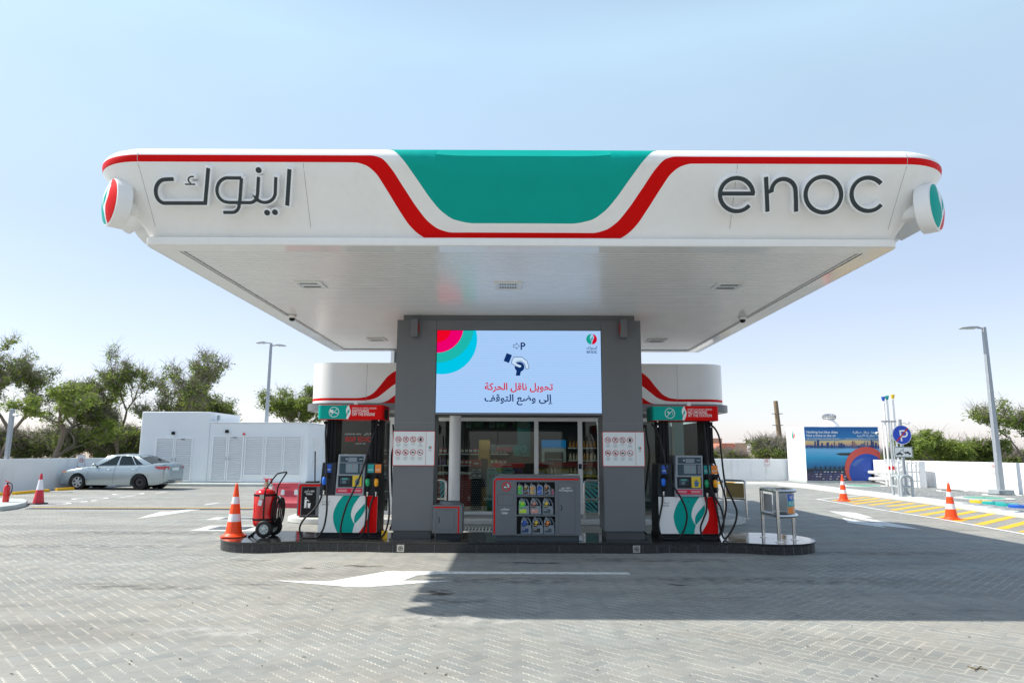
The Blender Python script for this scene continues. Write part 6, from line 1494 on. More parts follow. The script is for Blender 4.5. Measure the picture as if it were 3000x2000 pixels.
# car
def car(loc, rz, label):
    t = thing('parked_car', loc, label, 'car', None, rz)
    CP = mat('silver_blue_paint', (.36,.42,.44), .26, metal=.55, coat=.9, spec=.5)
    zt = hermite([(-2.42,.58),(-2.36,.68),(-2.2,.76),(-1.9,.83),(-1.4,.91),(-.9,.97),(0,.99),(1.0,1.01),(1.5,1.04),(1.9,1.08),(2.28,1.07),(2.36,1.03),(2.42,.9)])
    wd = hermite([(-2.42,.60),(-2.36,.72),(-2.2,.82),(-1.8,.885),(-1.0,.905),(1.2,.905),(1.9,.88),(2.25,.83),(2.37,.76),(2.42,.68)])
    zb = hermite([(-2.42,.34),(-2.3,.24),(-1.9,.20),(1.9,.21),(2.3,.27),(2.42,.36)])
    WX = (-1.44, 1.34); xs = [-2.42 + 4.84*i/88 for i in range(89)]; rows = []
    for x in xs:
        w_, z1, z0 = wd(x), zt(x), zb(x); ar = 0
        for wx in WX:
            if abs(x-wx) < .385: ar = max(ar, .33 + math.sqrt(.385**2 - (x-wx)**2) - .01)
        def cz(z): return max(z, min(ar, z1-.1))
        r_ = [(0, z0), (w_*.66, z0), (w_*.66, cz(z0)), (w_*.95, cz(z0)), (w_*.985, cz(z0+.08)), (w_, cz(lerp(z0,z1,.35))), (w_, cz(lerp(z0,z1,.55))), (w_*.992, cz(lerp(z0,z1,.74))), (w_*.965, lerp(z0,z1,.9)), (w_*.92, z1-.015), (w_*.80, z1+.012), (w_*.4, z1+.035), (0, z1+.04)]
        rows.append(r_)
    mb = MB(); nn = len(rows[0]); vs = []
    for sgn in (1, -1):
        vs += [(x, sgn*y, z) for x, r_ in zip(xs, rows) for y, z in r_]
    fs = []; N_ = len(xs)*nn
    for s_ in (0, 1):
        for i in range(len(xs)-1):
            for k in range(nn-1):
                f = (s_*N_+i*nn+k, s_*N_+i*nn+k+1, s_*N_+(i+1)*nn+k+1, s_*N_+(i+1)*nn+k); fs.append(f if s_ else f[::-1])
        for i in (0, len(xs)-1): fs.append(tuple(s_*N_+i*nn+k for k in range(nn)))
    mb.add(vs, fs, CP); body = mb.build('body', t, local=True, angle=40)
    # greenhouse
    bx = lambda u: lerp(-.98, 1.80, u); rx = lambda u: lerp(-.28, 1.02, u)
    zr = lambda u: 1.405 + .035*sin(pi*u); zbl = lambda u: zt(bx(u)) - .0
    def gp_(u, s, sg, off=0): 
        y = lerp(.815, .615, s) - .03*(1-s)*abs(2*u-1)**4; yy = (y + .03*sin(pi*s) + off)
        return Vector((lerp(bx(u), rx(u), s), sg*yy, lerp(zbl(u), zr(u), s)))
    mb = MB(); nu, ns = 12, 5
    ringr = []
    for i in range(nu+1):
        u = i/nu; L_ = [gp_(u, j/ns, 1) for j in range(ns+1)]; p = L_[-1]; L_ += [Vector((p.x, p.y*.85, p.z+.025)), Vector((p.x, p.y*.5, p.z+.05)), Vector((p.x, 0, p.z+.055))]
        ringr.append(L_ + [Vector((q.x, -q.y, q.z)) for q in L_[::-1][1:]])
    m_ = len(ringr[0]); mb.add([p for r_ in ringr for p in r_], [(i*m_+k, (i+1)*m_+k, (i+1)*m_+k+1, i*m_+k+1) for i in range(nu) for k in range(m_-1)] + [tuple(range(m_))[::-1], tuple(nu*m_+k for k in range(m_))], CP)
    mb.build('cabin', t, local=True, angle=40)
    for sg in (1, -1):
        for (a, b, c_, d_) in ((.115,.435,.30,.44), (.475,.745,.465,.78), (.765,.875,.80,.86)):   # bottom from,to, top from,to
            n_ = 6; mb = MB(); lo = [gp_(lerp(a,b,i/n_), .05, sg, .006) for i in range(n_+1)]; hi = [gp_(lerp(c_,d_,i/n_), .92, sg, .006) for i in range(n_+1)]
            mid = [gp_(lerp(lerp(a,b,i/n_), lerp(c_,d_,i/n_), .5), .5, sg, .008) for i in range(n_+1)]
            k = n_+1; fs = [(i,i+1,k+i+1,k+i) for i in range(n_)] + [(k+i,k+i+1,2*k+i+1,2*k+i) for i in range(n_)]
            if sg > 0: fs = [f[::-1] for f in fs]
            mb.add(lo+mid+hi, fs, CARG); mb.build('side_window', t, local=True)
    for u, nm, ou in ((0, 'windscreen', -.006), (1, 'rear_window', .006)):
        mb = MB(); a0 = gp_(u,.06,1); a1 = gp_(u,.93,1); V = []
        for s_ in (0, 1):
            for k in range(7): y = lerp(.93, -.93, k/6); p = (a0, a1)[s_]; V.append((p.x + ou + (1-abs(y))*(-.05 if u == 0 else .06), p.y*y, p.z + .012))
        fs = [(k, k+1, 8+k, 7+k) for k in range(6)]; mb.add(V, fs if u == 0 else [f[::-1] for f in fs], CARG); mb.build(nm, t, local=True)
    for i, wx in enumerate(WX):
        for sg in (1, -1):
            c_ = Vector((wx, sg*.80, .325)); mb = MB(); ax = (0, sg, 0)
            mb.lathe(c_ - Vector((0, sg*.12, 0)), [(.20,0),(.29,.0),(.322,.02),(.325,.05),(.325,.17),(.315,.20),(.29,.21),(.215,.205)], RUBBER, 36, ax, cap=False); wh = mb.build('wheel', t, local=True, angle=50)
            mb = MB(); mr_ = SILV if i == 0 else BLACK
            mb.lathe(c_ + Vector((0, sg*.02, 0)), [(.0,.0),(.215,.0)], BLACK, 28, ax, cap=False); mb.lathe(c_ + Vector((0, sg*.02, 0)), [(.215,.0),(.218,.062),(.195,.060),(.19,.03)], mr_, 32, ax, cap=False)
            mb.lathe(c_ + Vector((0, sg*.02, 0)), [(.001,.062),(.05,.06),(.062,.045),(.07,.0)], mr_, 20, ax, cap=False)
            if i == 0:
                for k in range(6):
                    a = k*pi/3 + .3; d1 = Vector((cos(a), 0, sin(a))); d2 = Vector((-sin(a), 0, cos(a))); mb.obox(c_ + d1*.125 + Vector((0, sg*.062, 0)), d1*.075, d2*.036, Vector((0,.008,0)), mr_)
            else:
                mb.lathe(c_ + Vector((0, sg*.02, 0)), [(.07,.02),(.15,.04),(.19,.02)], mat('steel_rim', (.03,.03,.032), .5), 28, ax, cap=False)
            mb.build('rim', wh, local=True)
            mb = MB(); mb.cyl(c_ + Vector((0,-sg*.5,0)), c_ - Vector((0,sg*.1,0)), .30, BLACK, seg=20); mb.build('wheel_well', t, local=True)
    LG = mat('panel_gap', (.05,.055,.06), .7)
    def sidept(x, f, off=.003):
        w_, z1, z0 = wd(x), zt(x), zb(x); z = lerp(z0, z1, f); y = w_*(.985 if f < .2 else 1 if f < .6 else .992 if f < .8 else .965); return (x, -(y + off), z)
    for sg in (-1, 1):
        mb = MB()
        for L_ in ([( -.96,.94),(-1.0,.6),(-1.0,.12)], [(.22,.97),(.17,.5),(.17,.1)], [(1.30,.97),(1.22,.75),(.98,.45),(.95,.12)]):
            P = []
            for (xa_, fa), (xb_, fb) in zip(L_, L_[1:]): P += [sidept(lerp(xa_, xb_, k/5), lerp(fa, fb, k/5)) for k in range(6)]
            mb.tube([(p[0], p[1]*(-sg), p[2]) for p in P], .005, LG, 4)
        mb.build('door_gap', t, local=True)
        for x in (-.02, 1.07):
            p = sidept(x, .80, .012); mb = MB(); mb.box(x-.10, x+.09, min(-sg*p[1]-.012, -sg*p[1]+.012), max(-sg*p[1]-.012, -sg*p[1]+.012), p[2]-.014, p[2]+.012, CP); mb.build('door_handle', t, local=True, bevel=.006)
        mb = MB(); mb.sphere((-.66, sg*.99, 1.03), .085, CP, 14, 8, .75); mb.box(-.70, -.62, min(sg*.80, sg*.95), max(sg*.80, sg*.95), .98, 1.0, BLACK); mb.build('mirror', t, local=True)
        # lamps
        mb = MB(); TLM = mat('tail_lamp_red', (.45,.01,.02), .12, coat=1); top_, bot_ = [], []
        for k in range(9):
            x = lerp(1.99, 2.40, k/8); zc_ = lerp(.935, .86, min(1, k/3)); ye = max(wd(x)*.99, wd(x)*.965) + .012; bot_.append((x, sg*ye, zc_)); top_.append((x, sg*(ye-.006), .985))
        mb.add(bot_ + top_, [((k, k+1, 10+k, 9+k) if sg < 0 else (9+k, 10+k, k+1, k)) for k in range(8)], TLM)
        rp = [(2.37, sg*.76, .84), (2.426, sg*.50, .85), (2.426, sg*.50, .97), (2.38, sg*.75, .985)]; mb.add([(p[0]+.006, p[1], p[2]) for p in rp], [(0,1,2,3) if sg > 0 else (3,2,1,0)], MATS['tail_lamp_red']); mb.build('tail_lamp', t, local=True, smooth=False)
        mb = MB(); hp_ = [(-2.30,.66),(-2.02,.72),(-1.96,.80),(-2.2,.77)]; mb.add([(x, sg*(wd(x)*.985+.008), z) for x, z in hp_], [tuple(range(4)) if sg < 0 else (3,2,1,0)], mat('head_lamp', (.55,.6,.62), .1, coat=1)); mb.build('headlight', t, local=True, smooth=False)
        mb = MB(); mb.add([(x, sg*(wd(x)*.985+.012), z) for x, z in ((-2.22,.69),(-2.02,.735),(-1.985,.785),(-2.15,.755))], [tuple(range(4)) if sg < 0 else (3,2,1,0)], mat('indicator_amber', (.85,.22,.03), .2)); mb.build('indicator', t, local=True, smooth=False)
    mb = MB(); mb.box(2.424, 2.432, -.26, .26, .80, .92, SIGNW); text(mb, Plane((2.432,-.26,.80), (0,1,0), (0,0,1), .001, .001), '28541', .26, .035, .05, INK, 'c') if 0 else None; mb.build('number_plate', t, local=True)
    mb = MB(); mb.box(2.36, 2.424, -.55, .55, .385, .415, BLACK); mb.build('bumper_insert', t, local=True, bevel=.01)
    mb = MB(); mb.cyl((2.2,-.5,.27), (2.44,-.5,.27), .03, STEEL); mb.build('exhaust', t, local=True)
    return t
a = G(218, 1434); b = G(408, 1435.5); ang = math.atan2(b.y-a.y, b.x-a.x)
dd = (b-a).normalized(); nn_ = Vector((-dd.y, dd.x, 0)); mid = a + dd*((b-a).length*.5) + nn_*.86 + dd*.05
print('CAR wheelbase', (b-a).length, a, b)
cr_ = car((mid.x, mid.y, 0), ang, 'silver blue saloon parked nose to the wall on the left'); cr_.scale = (.955, .955, .985)

# ================================================================== LAMP POSTS
def lamp_post(u0, v0, u1, v1, label, arms, z0=0.12):
    b = G(u0, v0, z0); top = PY(u1, v1, b.y).z
    t = thing('lamp_post', (b.x, b.y, z0), label, 'street lamp', 'tall grey lamp posts'); mb = MB()
    w0, w1 = (.085, .055) if u0 < 1000 else (.10, .062)
    vs = [(b.x+sx*w_, b.y+sy*w_, z) for w_, z in ((w0, z0+.16), (w1, top)) for sx, sy in ((-1,-1),(1,-1),(1,1),(-1,1))]
    mb.add(vs, [(0,1,5,4),(1,2,6,5),(2,3,7,6),(3,0,4,7),(4,5,6,7)], GALV); mb.box(b.x-w0*1.05, b.x-w0*.4, b.y-w0*1.08, b.y-w0*.7, z0+.75, z0+1.5, GALV); mb.build('pole', t, bevel=.01)
    mb = MB(); mb.box(b.x-.30, b.x+.30, b.y-.30, b.y+.30, z0-.1, z0+.16, mat('lamp_footing', (.30,.34,.36), .7)); mb.build('footing', t, bevel=.02)
    for s_, L_, dz in arms:
        mb = MB(); mb.cyl((b.x, b.y, top-.05+dz), (b.x+s_*.25, b.y, top-.03+dz), .035, GALV); mb.build('arm', t)
        mb = MB(); mb.prism([(s_*.20, .0),(s_*.35,-.04),(s_*(L_),-.03),(s_*(L_),.0),(s_*.6*L_,.05),(s_*.30,.05)], (0,.26,0), mat('lamp_head_grey', (.42,.45,.46), .4), (b.x, b.y-.13, top-.03+dz), (1,0,0), (0,0,1)); h_ = mb.build('lamp_head', t, bevel=.012)
        g_ = MB(); x_ = sorted((b.x+s_*.38, b.x+s_*(L_-.05))); g_.box(x_[0], x_[1], b.y-.10, b.y+.10, top-.085+dz, top-.072+dz, SIGNW); g_.build('lens', h_)
    return t
lamp_post(770,1410,793,1005, 'tall lamp post with two heads in front of the utility building', ((-1,.75,.05),(1,.75,-.08)))
lamp_post(2934,1446,2880,958, 'tall single headed lamp post by the right boundary wall', ((-1,.95,.0),), .10)

# ================================================================== RIGHT SIDE
gz = .10
kf = [(2150,1419),(2280,1423),(2370,1432),(2459,1444),(2540,1453),(2605,1461.5),(2678,1471.5),(2717,1477),(2760,1483),(2808,1490),(2855,1497.5),(2908,1505),(2970,1514),(3010,1521),(3150,1550)]
ki = [(2160,1411),(2290,1412),(2364,1417),(2459,1428),(2540,1437),(2616,1446),(2677,1452),(2761,1463.5),(2821,1471),(2920,1486),(3010,1502),(3150,1530)]
K = [G(u,v,0) for u, v in kf]; I = [G(u,v,gz) for u, v in ki]
mb = MB(); poly_ = [(p.x,p.y) for p in K] + [(p.x,p.y) for p in I[::-1]]
mb.prism(poly_, (0,0,gz+.01), CONC, (0,0,0), (1,0,0), (0,1,0)); tag(mb.build('kerb', bevel=.012), kind='structure')
mb = MB(); far = [(I[-1].x+6, I[-1].y), (40, 24), (40, 43), (12.5, 43), (12.5, I[0].y)]
mb.add([(p.x, p.y, gz-.02) for p in I] + [(x, y, gz-.02) for x, y in far], [tuple(range(len(I)+len(far)))], GRAVEL)
f0 = mb.f[0]; tag(mb.build('gravel_bed', smooth=False), kind='structure')
rb = G(2120, 1409, .03); rc_ = G(2330, 1409, .03)
w1_, w2_, w3_ = G(2690,1423,gz), G(2830,1433.5,gz), G(3000,1447,gz); dr_ = (w3_-w1_).normalized()
wall([Vector((9.6, rb.y, 0)), Vector((17.6, rb.y, 0))], PY(2200,1343.5,rb.y).z, 'white boundary wall left of the blue mural box')
wall([w1_ - dr_*3.4, w1_, w3_, w3_ + dr_*9], PY(2850,1352,PY(2850,1352,w2_.y).y).z, 'long white boundary wall behind the right lamp post')
smoke_sign(PY(2246,1354,rb.y-.012), Vector((1,0,0)), .30, .42, 'no smoking plate on the wall left of the blue mural box')
c = wall_pt(2911, 1371, w1_, dr_); nr_ = Vector((dr_.y, -dr_.x, 0)); smoke_sign(c + nr_*.012, dr_, .24, .42, 'no smoking plate on the right wall beside the lamp post')
# mural box
cy = G(2470, 1412.5, gz).y; X0 = PY(2360,1330,cy).x; X1 = PY(2578,1330,cy).x; Z1 = PY(2465,1249,cy).z; Z0 = PY(2470,1407.5,cy).z; cyb = cy*(2360-1501)/(2307-1501.)
mt = thing('equipment_box', ((X0+X1)/2, cy+1.2, gz), 'white equipment box with a blue city mural on its front', 'equipment box')
mb = MB(); mb.box(X0, X1, cy+.02, cyb, Z0-.0, Z1, mat('box_white', (.84,.85,.85), .5)); mb.build('shell', mt, bevel=.01)
mb = MB(); mb.box(X0-.02, X1+.02, cy, cyb+.02, gz-.02, Z0-.001, KERB); mb.build('plinth', mt)
def mural_mat():
    m = bpy.data.materials.new('mural_print'); m.use_nodes = True; nt = m.node_tree; b = nt.nodes['Principled BSDF']; b.inputs['Roughness'].default_value = .4
    tc = nt.nodes.new('ShaderNodeTexCoord'); sx = nt.nodes.new('ShaderNodeSeparateXYZ'); nt.links.new(tc.outputs['Generated'], sx.inputs[0])
    n = nt.nodes.new('ShaderNodeTexNoise'); n.inputs['Scale'].default_value = 2.5; n.inputs['Detail'].default_value = 5; mp = nt.nodes.new('ShaderNodeMapping'); mp.inputs['Scale'].default_value = (1,1,5)
    nt.links.new(tc.outputs['Generated'], mp.inputs[0]); nt.links.new(mp.outputs[0], n.inputs['Vector'])
    ma = nt.nodes.new('ShaderNodeMath'); ma.operation = 'MULTIPLY_ADD'; nt.links.new(n.outputs[0], ma.inputs[0]); ma.inputs[1].default_value = .07; nt.links.new(sx.outputs[2], ma.inputs[2])
    r_ = nt.nodes.new('ShaderNodeValToRGB'); nt.links.new(ma.outputs[0], r_.inputs[0]); el = r_.color_ramp.elements
    el[0].position = 0; el[0].color = (*srgb(58,52,80),1); el[1].position = 1.0; el[1].color = (*srgb(0,92,158),1)
    for p_, c_ in ((.13,(70,62,92)),(.20,(40,44,70)),(.25,(20,80,110)),(.32,(0,110,165)),(.46,(30,155,200)),(.60,(110,180,220)),(.66,(60,110,160)),(.71,(195,155,125)),(.76,(215,190,130)),(.79,(110,140,165)),(.84,(20,115,175))):
        e = el.new(p_); e.color = (*srgb(*c_),1)
    nt.links.new(r_.outputs[0], b.inputs['Base Color']); return m
mb = MB(); mb.box(X0+.012, X1-.002, cy, cy+.0195, Z0, Z1-.02, mural_mat()); mu = mb.build('mural_panel', mt)
Wm, Hm = X1-X0-.014, Z1-.02-Z0; mp_ = Plane((X0+.012, cy, Z0), (1,0,0), (0,0,1), .002, .002)
def V(x, y):
    f = (y-272)/893.; xl = lerp(415,478,f); xr = lerp(1645,1692,f); return ((x-xl)/(xr-xl)*Wm, (1-f)*Hm)
def cl_(L): return [(min(max(x,0),Wm), min(max(y,0),Hm)) for x, y in L]
mc = lambda n, c: mat('mural_'+n, srgb(*c), .4)
mb = MB(); rnd = random.Random(7)
sk = [(586,515,28),(628,492,40),(700,538,30),(788,530,40),(862,560,25),(910,518,16),(985,535,22),(1015,540,40),(1060,560,30),(1210,510,26),(1245,510,12),(1268,540,14),(1355,545,14),(1375,548,14),(1395,540,14),(1415,515,16),(1458,518,20),(1520,490,26),(1548,515,26),(1590,532,34),(1645,570,25)]
SKN = mc('navy', (25,60,115)); SKM = mc('slate', (60,85,130)); SKP = mc('plum', (110,75,100))
for x in range(440, 1670, 17): y = 575 + rnd.random()*25; poly(mb, mp_, cl_([V(x,625), V(x+17,625), V(x+17,y), V(x,y)]), rnd.choice((SKN,SKM,SKM)), 0)
for x, y, w_ in sk: poly(mb, mp_, cl_([V(x,628), V(x+w_,628), V(x+w_,y), V(x,y)]), SKN if x < 1180 or x > 1500 else SKP if x < 1300 else SKM, 1)
poly(mb, mp_, [V(935,722), V(1000,708), V(1250,700), V(1500,680), V(1670,705), V(1670,745), V(1350,742), V(1150,750), V(1010,745)], mc('shore', (40,50,50)), 2)
def circ(cx, cy_, r_, c, lay, ry=None): poly(mb, mp_, cl_([V(cx + r_*cos(R(a)), cy_ + (ry or r_)*sin(R(a))) for a in range(0,360,6)]), c, lay)
circ(1385,865,410, mc('rose',(150,100,110)), 3, 265) if 0 else None
for x in (610,695,770,850,925,1000,1065): 
    for k in range(7): a = k*pi/6; poly(mb, mp_, [V(x-4, 975), V(x+4, 975), V(x+32*cos(a), 930-25*sin(a))], mc('palm',(30,35,38)), 2)
poly(mb, mp_, cl_([V(470,980), V(1100,985), V(1100,1000), V(700,995), V(470,1010)]), mc('verge',(35,32,30)), 2)
for r_ in range(4):
    for k in range(9+r_): x = 560 + k*58 + rnd.random()*20 - r_*10; y = 1015 + r_*38; poly(mb, mp_, cl_([V(x,y), V(x+34,y-2), V(x+36,y+10), V(x+2,y+12)]), rnd.choice((mc('carw',(200,205,215)), mc('carb',(70,110,170)), mc('card',(90,85,110)))), 2) if x < 1080 else None
circ(1440,955,352, mc('coral',(205,80,70)), 5); circ(1450,1010,292, mc('blue',(10,70,165)), 6)
poly(mb, mp_, cl_([V(1190,720+180), V(1250,840), V(1330,800), V(1430,790), V(1330,860), V(1260,930)]), mc('blue2',(60,100,170)), 7)
DT = mc('dots', (150,185,205))
for r_ in range(17):
    for k in range(28):
        x = 500 + k*28; y = 640 + r_*20
        if x < 1080: poly(mb, mp_, [V(x,y), V(x+5,y), V(x+5,y+4), V(x,y+4)], DT, 1)
tx = lambda s, x, y, h, al, wdt, ar_=False: text(mb, mp_, s, *V(x, y), h, TXTW, al, 4, .015, width=wdt, arabic=ar_)
kk = Wm/1225
tx('Nothing but blue skies', 455, 378, .125, 'l', 520*kk); tx('Not a fume in the air', 458, 436, .125, 'l', 490*kk); tx('Vapor recovery system, converting fumes to fuel', 460, 474, .045, 'l', 535*kk)
tx(AR('سماء زرقاء صافية'), 1634, 375, .11, 'r', 410*kk, True); tx(AR('لا تعكرها الأبخرة'), 1636, 432, .11, 'r', 340*kk, True); tx(AR('يقوم نظام معالجة واسترجاع الأبخرة بتحويل البخار إلى وقود'), 1640, 470, .04, 'r', 540*kk, True)
mb.build('mural_print', mu, smooth=False)
# side of the box: emblem and perforated doors
sp_ = Plane((X0, cyb, gz), (0,-1,0), (0,0,1), .004, .003); LS = cyb-cy
mb = MB(); logo(mb, sp_, LS*.40, PY(2325,1272,cy).z-gz, .20, 0); text(mb, sp_, AR('اينوك'), LS*.56, PY(2325,1270,cy).z-gz, .08, mat('faint_ink',(.45,.5,.52),.5), 'l', 1, 0, width=.35, arabic=True); text(mb, sp_, 'enoc', LS*.56, PY(2325,1276,cy).z-gz-.05, .08, MATS['faint_ink'], 'l', 1, 0, width=.35); mb.build('side_emblem', mt, smooth=False)
for k in range(4):
    mb = MB(); y_a = LS*(.16+.20*k); 
    for i in range(40):
        for j in range(5): rect(mb, sp_, y_a + j*LS*.033, .35+i*.043, y_a + j*LS*.033 + LS*.017, .35+i*.043+.02, mat('perforation', (.05,.06,.065), .8), 0)
    mb.build('perforated_panel', mt, smooth=False)
xv = PY(2430,1240,cy+1).x; t = thing('turbine_vent', (xv, cy+1, Z1), 'spinning turbine roof vent on a white cone on the mural box', 'vent'); mb = MB()
mb.lathe((xv, cy+1, Z1+.001), [(.52,0),(.50,.08),(.30,.30),(.24,.40)], WHITE, 8); mb.build('cowl', t)
mb = MB(); prof_ = [(.22,.40),(.30,.44),(.34,.52),(.33,.62),(.25,.69),(.05,.72)]; mb.lathe((xv, cy+1, Z1), prof_, STEEL, 28)
for k in range(28): a = 2*pi*k/28; mb.tube([(xv + (r_+.012)*cos(a+.25*h_), cy+1 + (r_+.012)*sin(a+.25*h_), Z1+h_) for r_, h_ in prof_[:-1]], .008, GALV, 4)
mb.build('turbine', t)
mb = MB(); c = PY(2569,1270,cy-.1); mb.cyl((c.x+.05,cy-.02,c.z+.05),(c.x-.02,cy-.22,c.z),.06, SIGNW, seg=12); mb.box(c.x-.03,c.x+.09,cy-.05,cy-.0,c.z-.02,c.z+.1,SIGNW); mb.cyl((c.x-.02,cy-.2201,c.z),(c.x-.024,cy-.225,c.z),.045,INK,seg=12); tag(mb.build('security_camera', at=c), 'white camera on the upper right corner of the mural box', 'camera')
# vent stacks with pipework
vy = cy - 3.2
vt = []
for u0, v0, u1, v1, col_, lab in ((2591.6,1163,2601,1386,BLUEP,'tall white vent pipe with blue cap'), (2603,1160,2612,1388,TEALP,'tall white vent pipe with green cap'), (2621.4,1157,2628,1390,YELP,'tall white vent pipe with yellow cap')):
    tp = PY(u0, v0, vy); bt_ = PY(u1, v1, vy); x = (tp.x+bt_.x)/2; t = thing('vent_pipe', (x, vy, gz), lab, 'vent pipe', 'vent pipes by the mural box')
    mb = MB(); mb.cyl((x,vy,gz-.02),(x,vy,tp.z-.15),.045,WHITE,.04,seg=12); mb.build('pipe', t); mb = MB(); mb.lathe((x,vy,tp.z-.18),[(.05,0),(.055,.05),(.075,.08),(.075,.14),(.09,.16),(.09,.20)],col_,14); mb.build('cap', t)
    mb = MB(); mb.cyl((x-.14,vy+.05,gz-.02),(x-.14,vy+.05,PY(2600,1232,vy).z),.03,WHITE,seg=10); mb.box(x-.17,x+.05,vy-.05,vy+.06,PY(2600,1234,vy).z-.03,PY(2600,1232,vy).z,GALV); mb.build('support', t)
    mb = MB(); z_ = PY(2600,1370,vy).z; mb.cyl((x-.0,vy-.05,z_-.08),(x-.0,vy-.05,z_+.08),.05,EXTR,seg=10); mb.build('red_valve', t)
pt = thing('pipe_manifold', (PY(2600,1395,vy).x, vy-.3, gz), 'white pipe manifold running from the mural box to the vent pipes', 'pipework')
pa = cy - .35; xA, xB = PY(2557,1395,pa).x, PY(2642,1395,vy-.3).x
for v_ in (1383, 1402.5):
    A_ = Vector((xA, pa, PY(2560,v_,pa).z)); B2 = Vector((xB, vy-.3, PY(2642,v_,vy-.3).z)); mb = MB(); mb.cyl(A_, B2, .085, WHITE, seg=16); dn = (B2-A_).normalized()
    for k in range(4): q_ = A_.lerp(B2, .25+.22*k); mb.cyl(q_-dn*.03, q_+dn*.03, .12, WHITE, seg=16)
    mb.cyl(A_, (xA, cy-.006, A_.z), .085, WHITE, seg=14); mb.build('header_pipe', pt)
for k in range(5):
    q_ = A_.lerp(B2, .52+.11*k); x = q_.x; y_ = q_.y; z_ = PY(2600,1383,vy-.3).z; mb = MB(); mb.cyl((x,y_,gz-.02),(x,y_,z_+.25),.045,WHITE,seg=10); mb.lathe((x,y_,z_+.2),[(.05,0),(.10,.02),(.10,.10),(.05,.14),(.05,.3),(.08,.32),(.08,.4)],WHITE,12); mb.build('riser', pt)
mb = MB(); xb_ = PY(2557,1395,cy-.005).x; mb.box(X1-.55, X1-.0, cy-.035, cy-.006, PY(2560,1410,cy).z, PY(2560,1377,cy).z, BLACK); tag(mb.build('pipe_opening', at=(X1-.3,cy-.02,.3)), 'black hatch plate where the white pipes enter the mural box', 'hatch')
pw = G(2673, 1424, gz); mb = MB(); mb.box(pw.x-.14, pw.x+.14, pw.y-.9, pw.y-.02, gz-.02, PY(2668,1350,pw.y-.5).z, WHITE)
for k in range(5): mb.box(pw.x-1.1+k*.2, pw.x-1.03+k*.2, pw.y-.9, pw.y-.86, gz-.02, PY(2650,1350,pw.y-.9).z, WHITE)
for z_ in (.35,.75,1.15): mb.box(pw.x-1.12, pw.x-.141, pw.y-.859, pw.y-.84, z_, z_+.06, WHITE)
tag(mb.build('screen_fence', at=(pw.x, pw.y-.5, gz)), 'white slatted screen between the vent pipes and the right wall', 'fence')
# no-parking sign and hoops
sb = G(2655, 1451, gz); t = thing('no_parking_sign', (sb.x, sb.y, gz), 'blue no parking disc over a tow away plate on a grey pole', 'sign')
zt_ = PY(2640,1228,sb.y).z; mb = MB(); mb.box(sb.x-.045, sb.x+.045, sb.y-.045, sb.y+.045, gz, zt_, GALV)
for s_ in (-1,1): mb.prism([(0,0),(s_*.16,0),(0,.35)], (0,.02,0), GALV, (sb.x, sb.y-.01, gz), (1,0,0), (0,0,1))
mb.build('pole', t)
zc = PY(2638,1273,sb.y).z; rr_ = 28*sb.y/2000*.985; mb = MB(); mb.cyl((sb.x,sb.y-.046,zc),(sb.x,sb.y-.056,zc),rr_,mat('sign_blue',(.005,.06,.52),.35),seg=40)
pl_ = Plane((sb.x,sb.y-.056,zc), (1,0,0), (0,0,1), .002, .002); q_ = rr_/28*5.6/5.6
SP = lambda x, y: ((x-1997)/155*rr_, -(y-415)/155*rr_)
ring(mb, pl_, 0, 0, rr_*.98, rr_*.05, TXTW, 0); stroke(mb, pl_, [SP(1985,520), SP(1972,355), SP(2030,350)] + [(SP(2035,400)[0] + .30*rr_*cos(R(a)), SP(2035,397)[1] + .30*rr_*sin(R(a))) for a in range(90,-91,-20)] + [SP(1985,447)], rr_*.17, TXTW, 0)
stroke(mb, pl_, [SP(2098,312), SP(1902,525)], rr_*.14, SIGNR, 1); mb.build('disc', t, angle=30)
z1_, z0_ = PY(2640,1308,sb.y).z, PY(2640,1339.5,sb.y).z; hw = 27*sb.y/2000; mb = MB(); mb.box(sb.x-hw, sb.x+hw, sb.y-.056, sb.y-.046, z0_, z1_, SIGNW); pl_ = Plane((sb.x-hw, sb.y-.056, z0_), (1,0,0), (0,0,1), .002, .002); W, H_ = 2*hw, z1_-z0_
stroke(mb, pl_, rrect(.02,.02,W-.02,H_-.02,.03), .02, INK, 0, True)
def caricon(x, y, s_, rot):
    c_, s2 = cos(R(rot)), sin(R(rot)); T = lambda a, b: (x + (a*c_-b*s2)*s_, y + (a*s2+b*c_)*s_)
    poly(mb, pl_, [T(a,b) for a, b in ((-1,-.18),(1,-.18),(1,.12),(.55,.15),(.35,.42),(-.3,.42),(-.5,.14),(-1,.1))], INK, 0)
    for wx in (-.55,.55): disc(mb, pl_, *T(wx,-.22), .2*s_, INK, 1, 12)
caricon(W*.29, H_*.33, W*.19, 0); caricon(W*.72, H_*.42, W*.19, -14); stroke(mb, pl_, [(W*.28,H_*.48),(W*.50,H_*.78),(W*.50,H_*.5)], .014, INK, 1)
mb.build('tow_away_plate', t, angle=30)
c = PY(2643,1237,sb.y); mb = MB(); mb.cyl((c.x,sb.y-.10,c.z+.03),(c.x+.10,sb.y-.25,c.z-.03),.065,SIGNW,seg=12); mb.build('camera', t)
GT = mat('grey_tube_paint', (.36,.40,.43), .45)
for (ua, va, ub, vb, lab) in ((2618,1450,2636.6,1454,'grey tubular hoop left of the no parking pole'), (2643,1455,2675,1455,'grey tubular hoop right of the no parking pole')):
    a = G(ua, va, gz); b = G(ub, vb, gz); hgt = PY(2640,1393,a.y).z - gz
    hoop(a.x, a.y, b.x, b.y, gz, hgt, lab, 'hoop_barrier', GT, .05, 'grey hoops by the no parking sign', rr=.16, mid=.48)
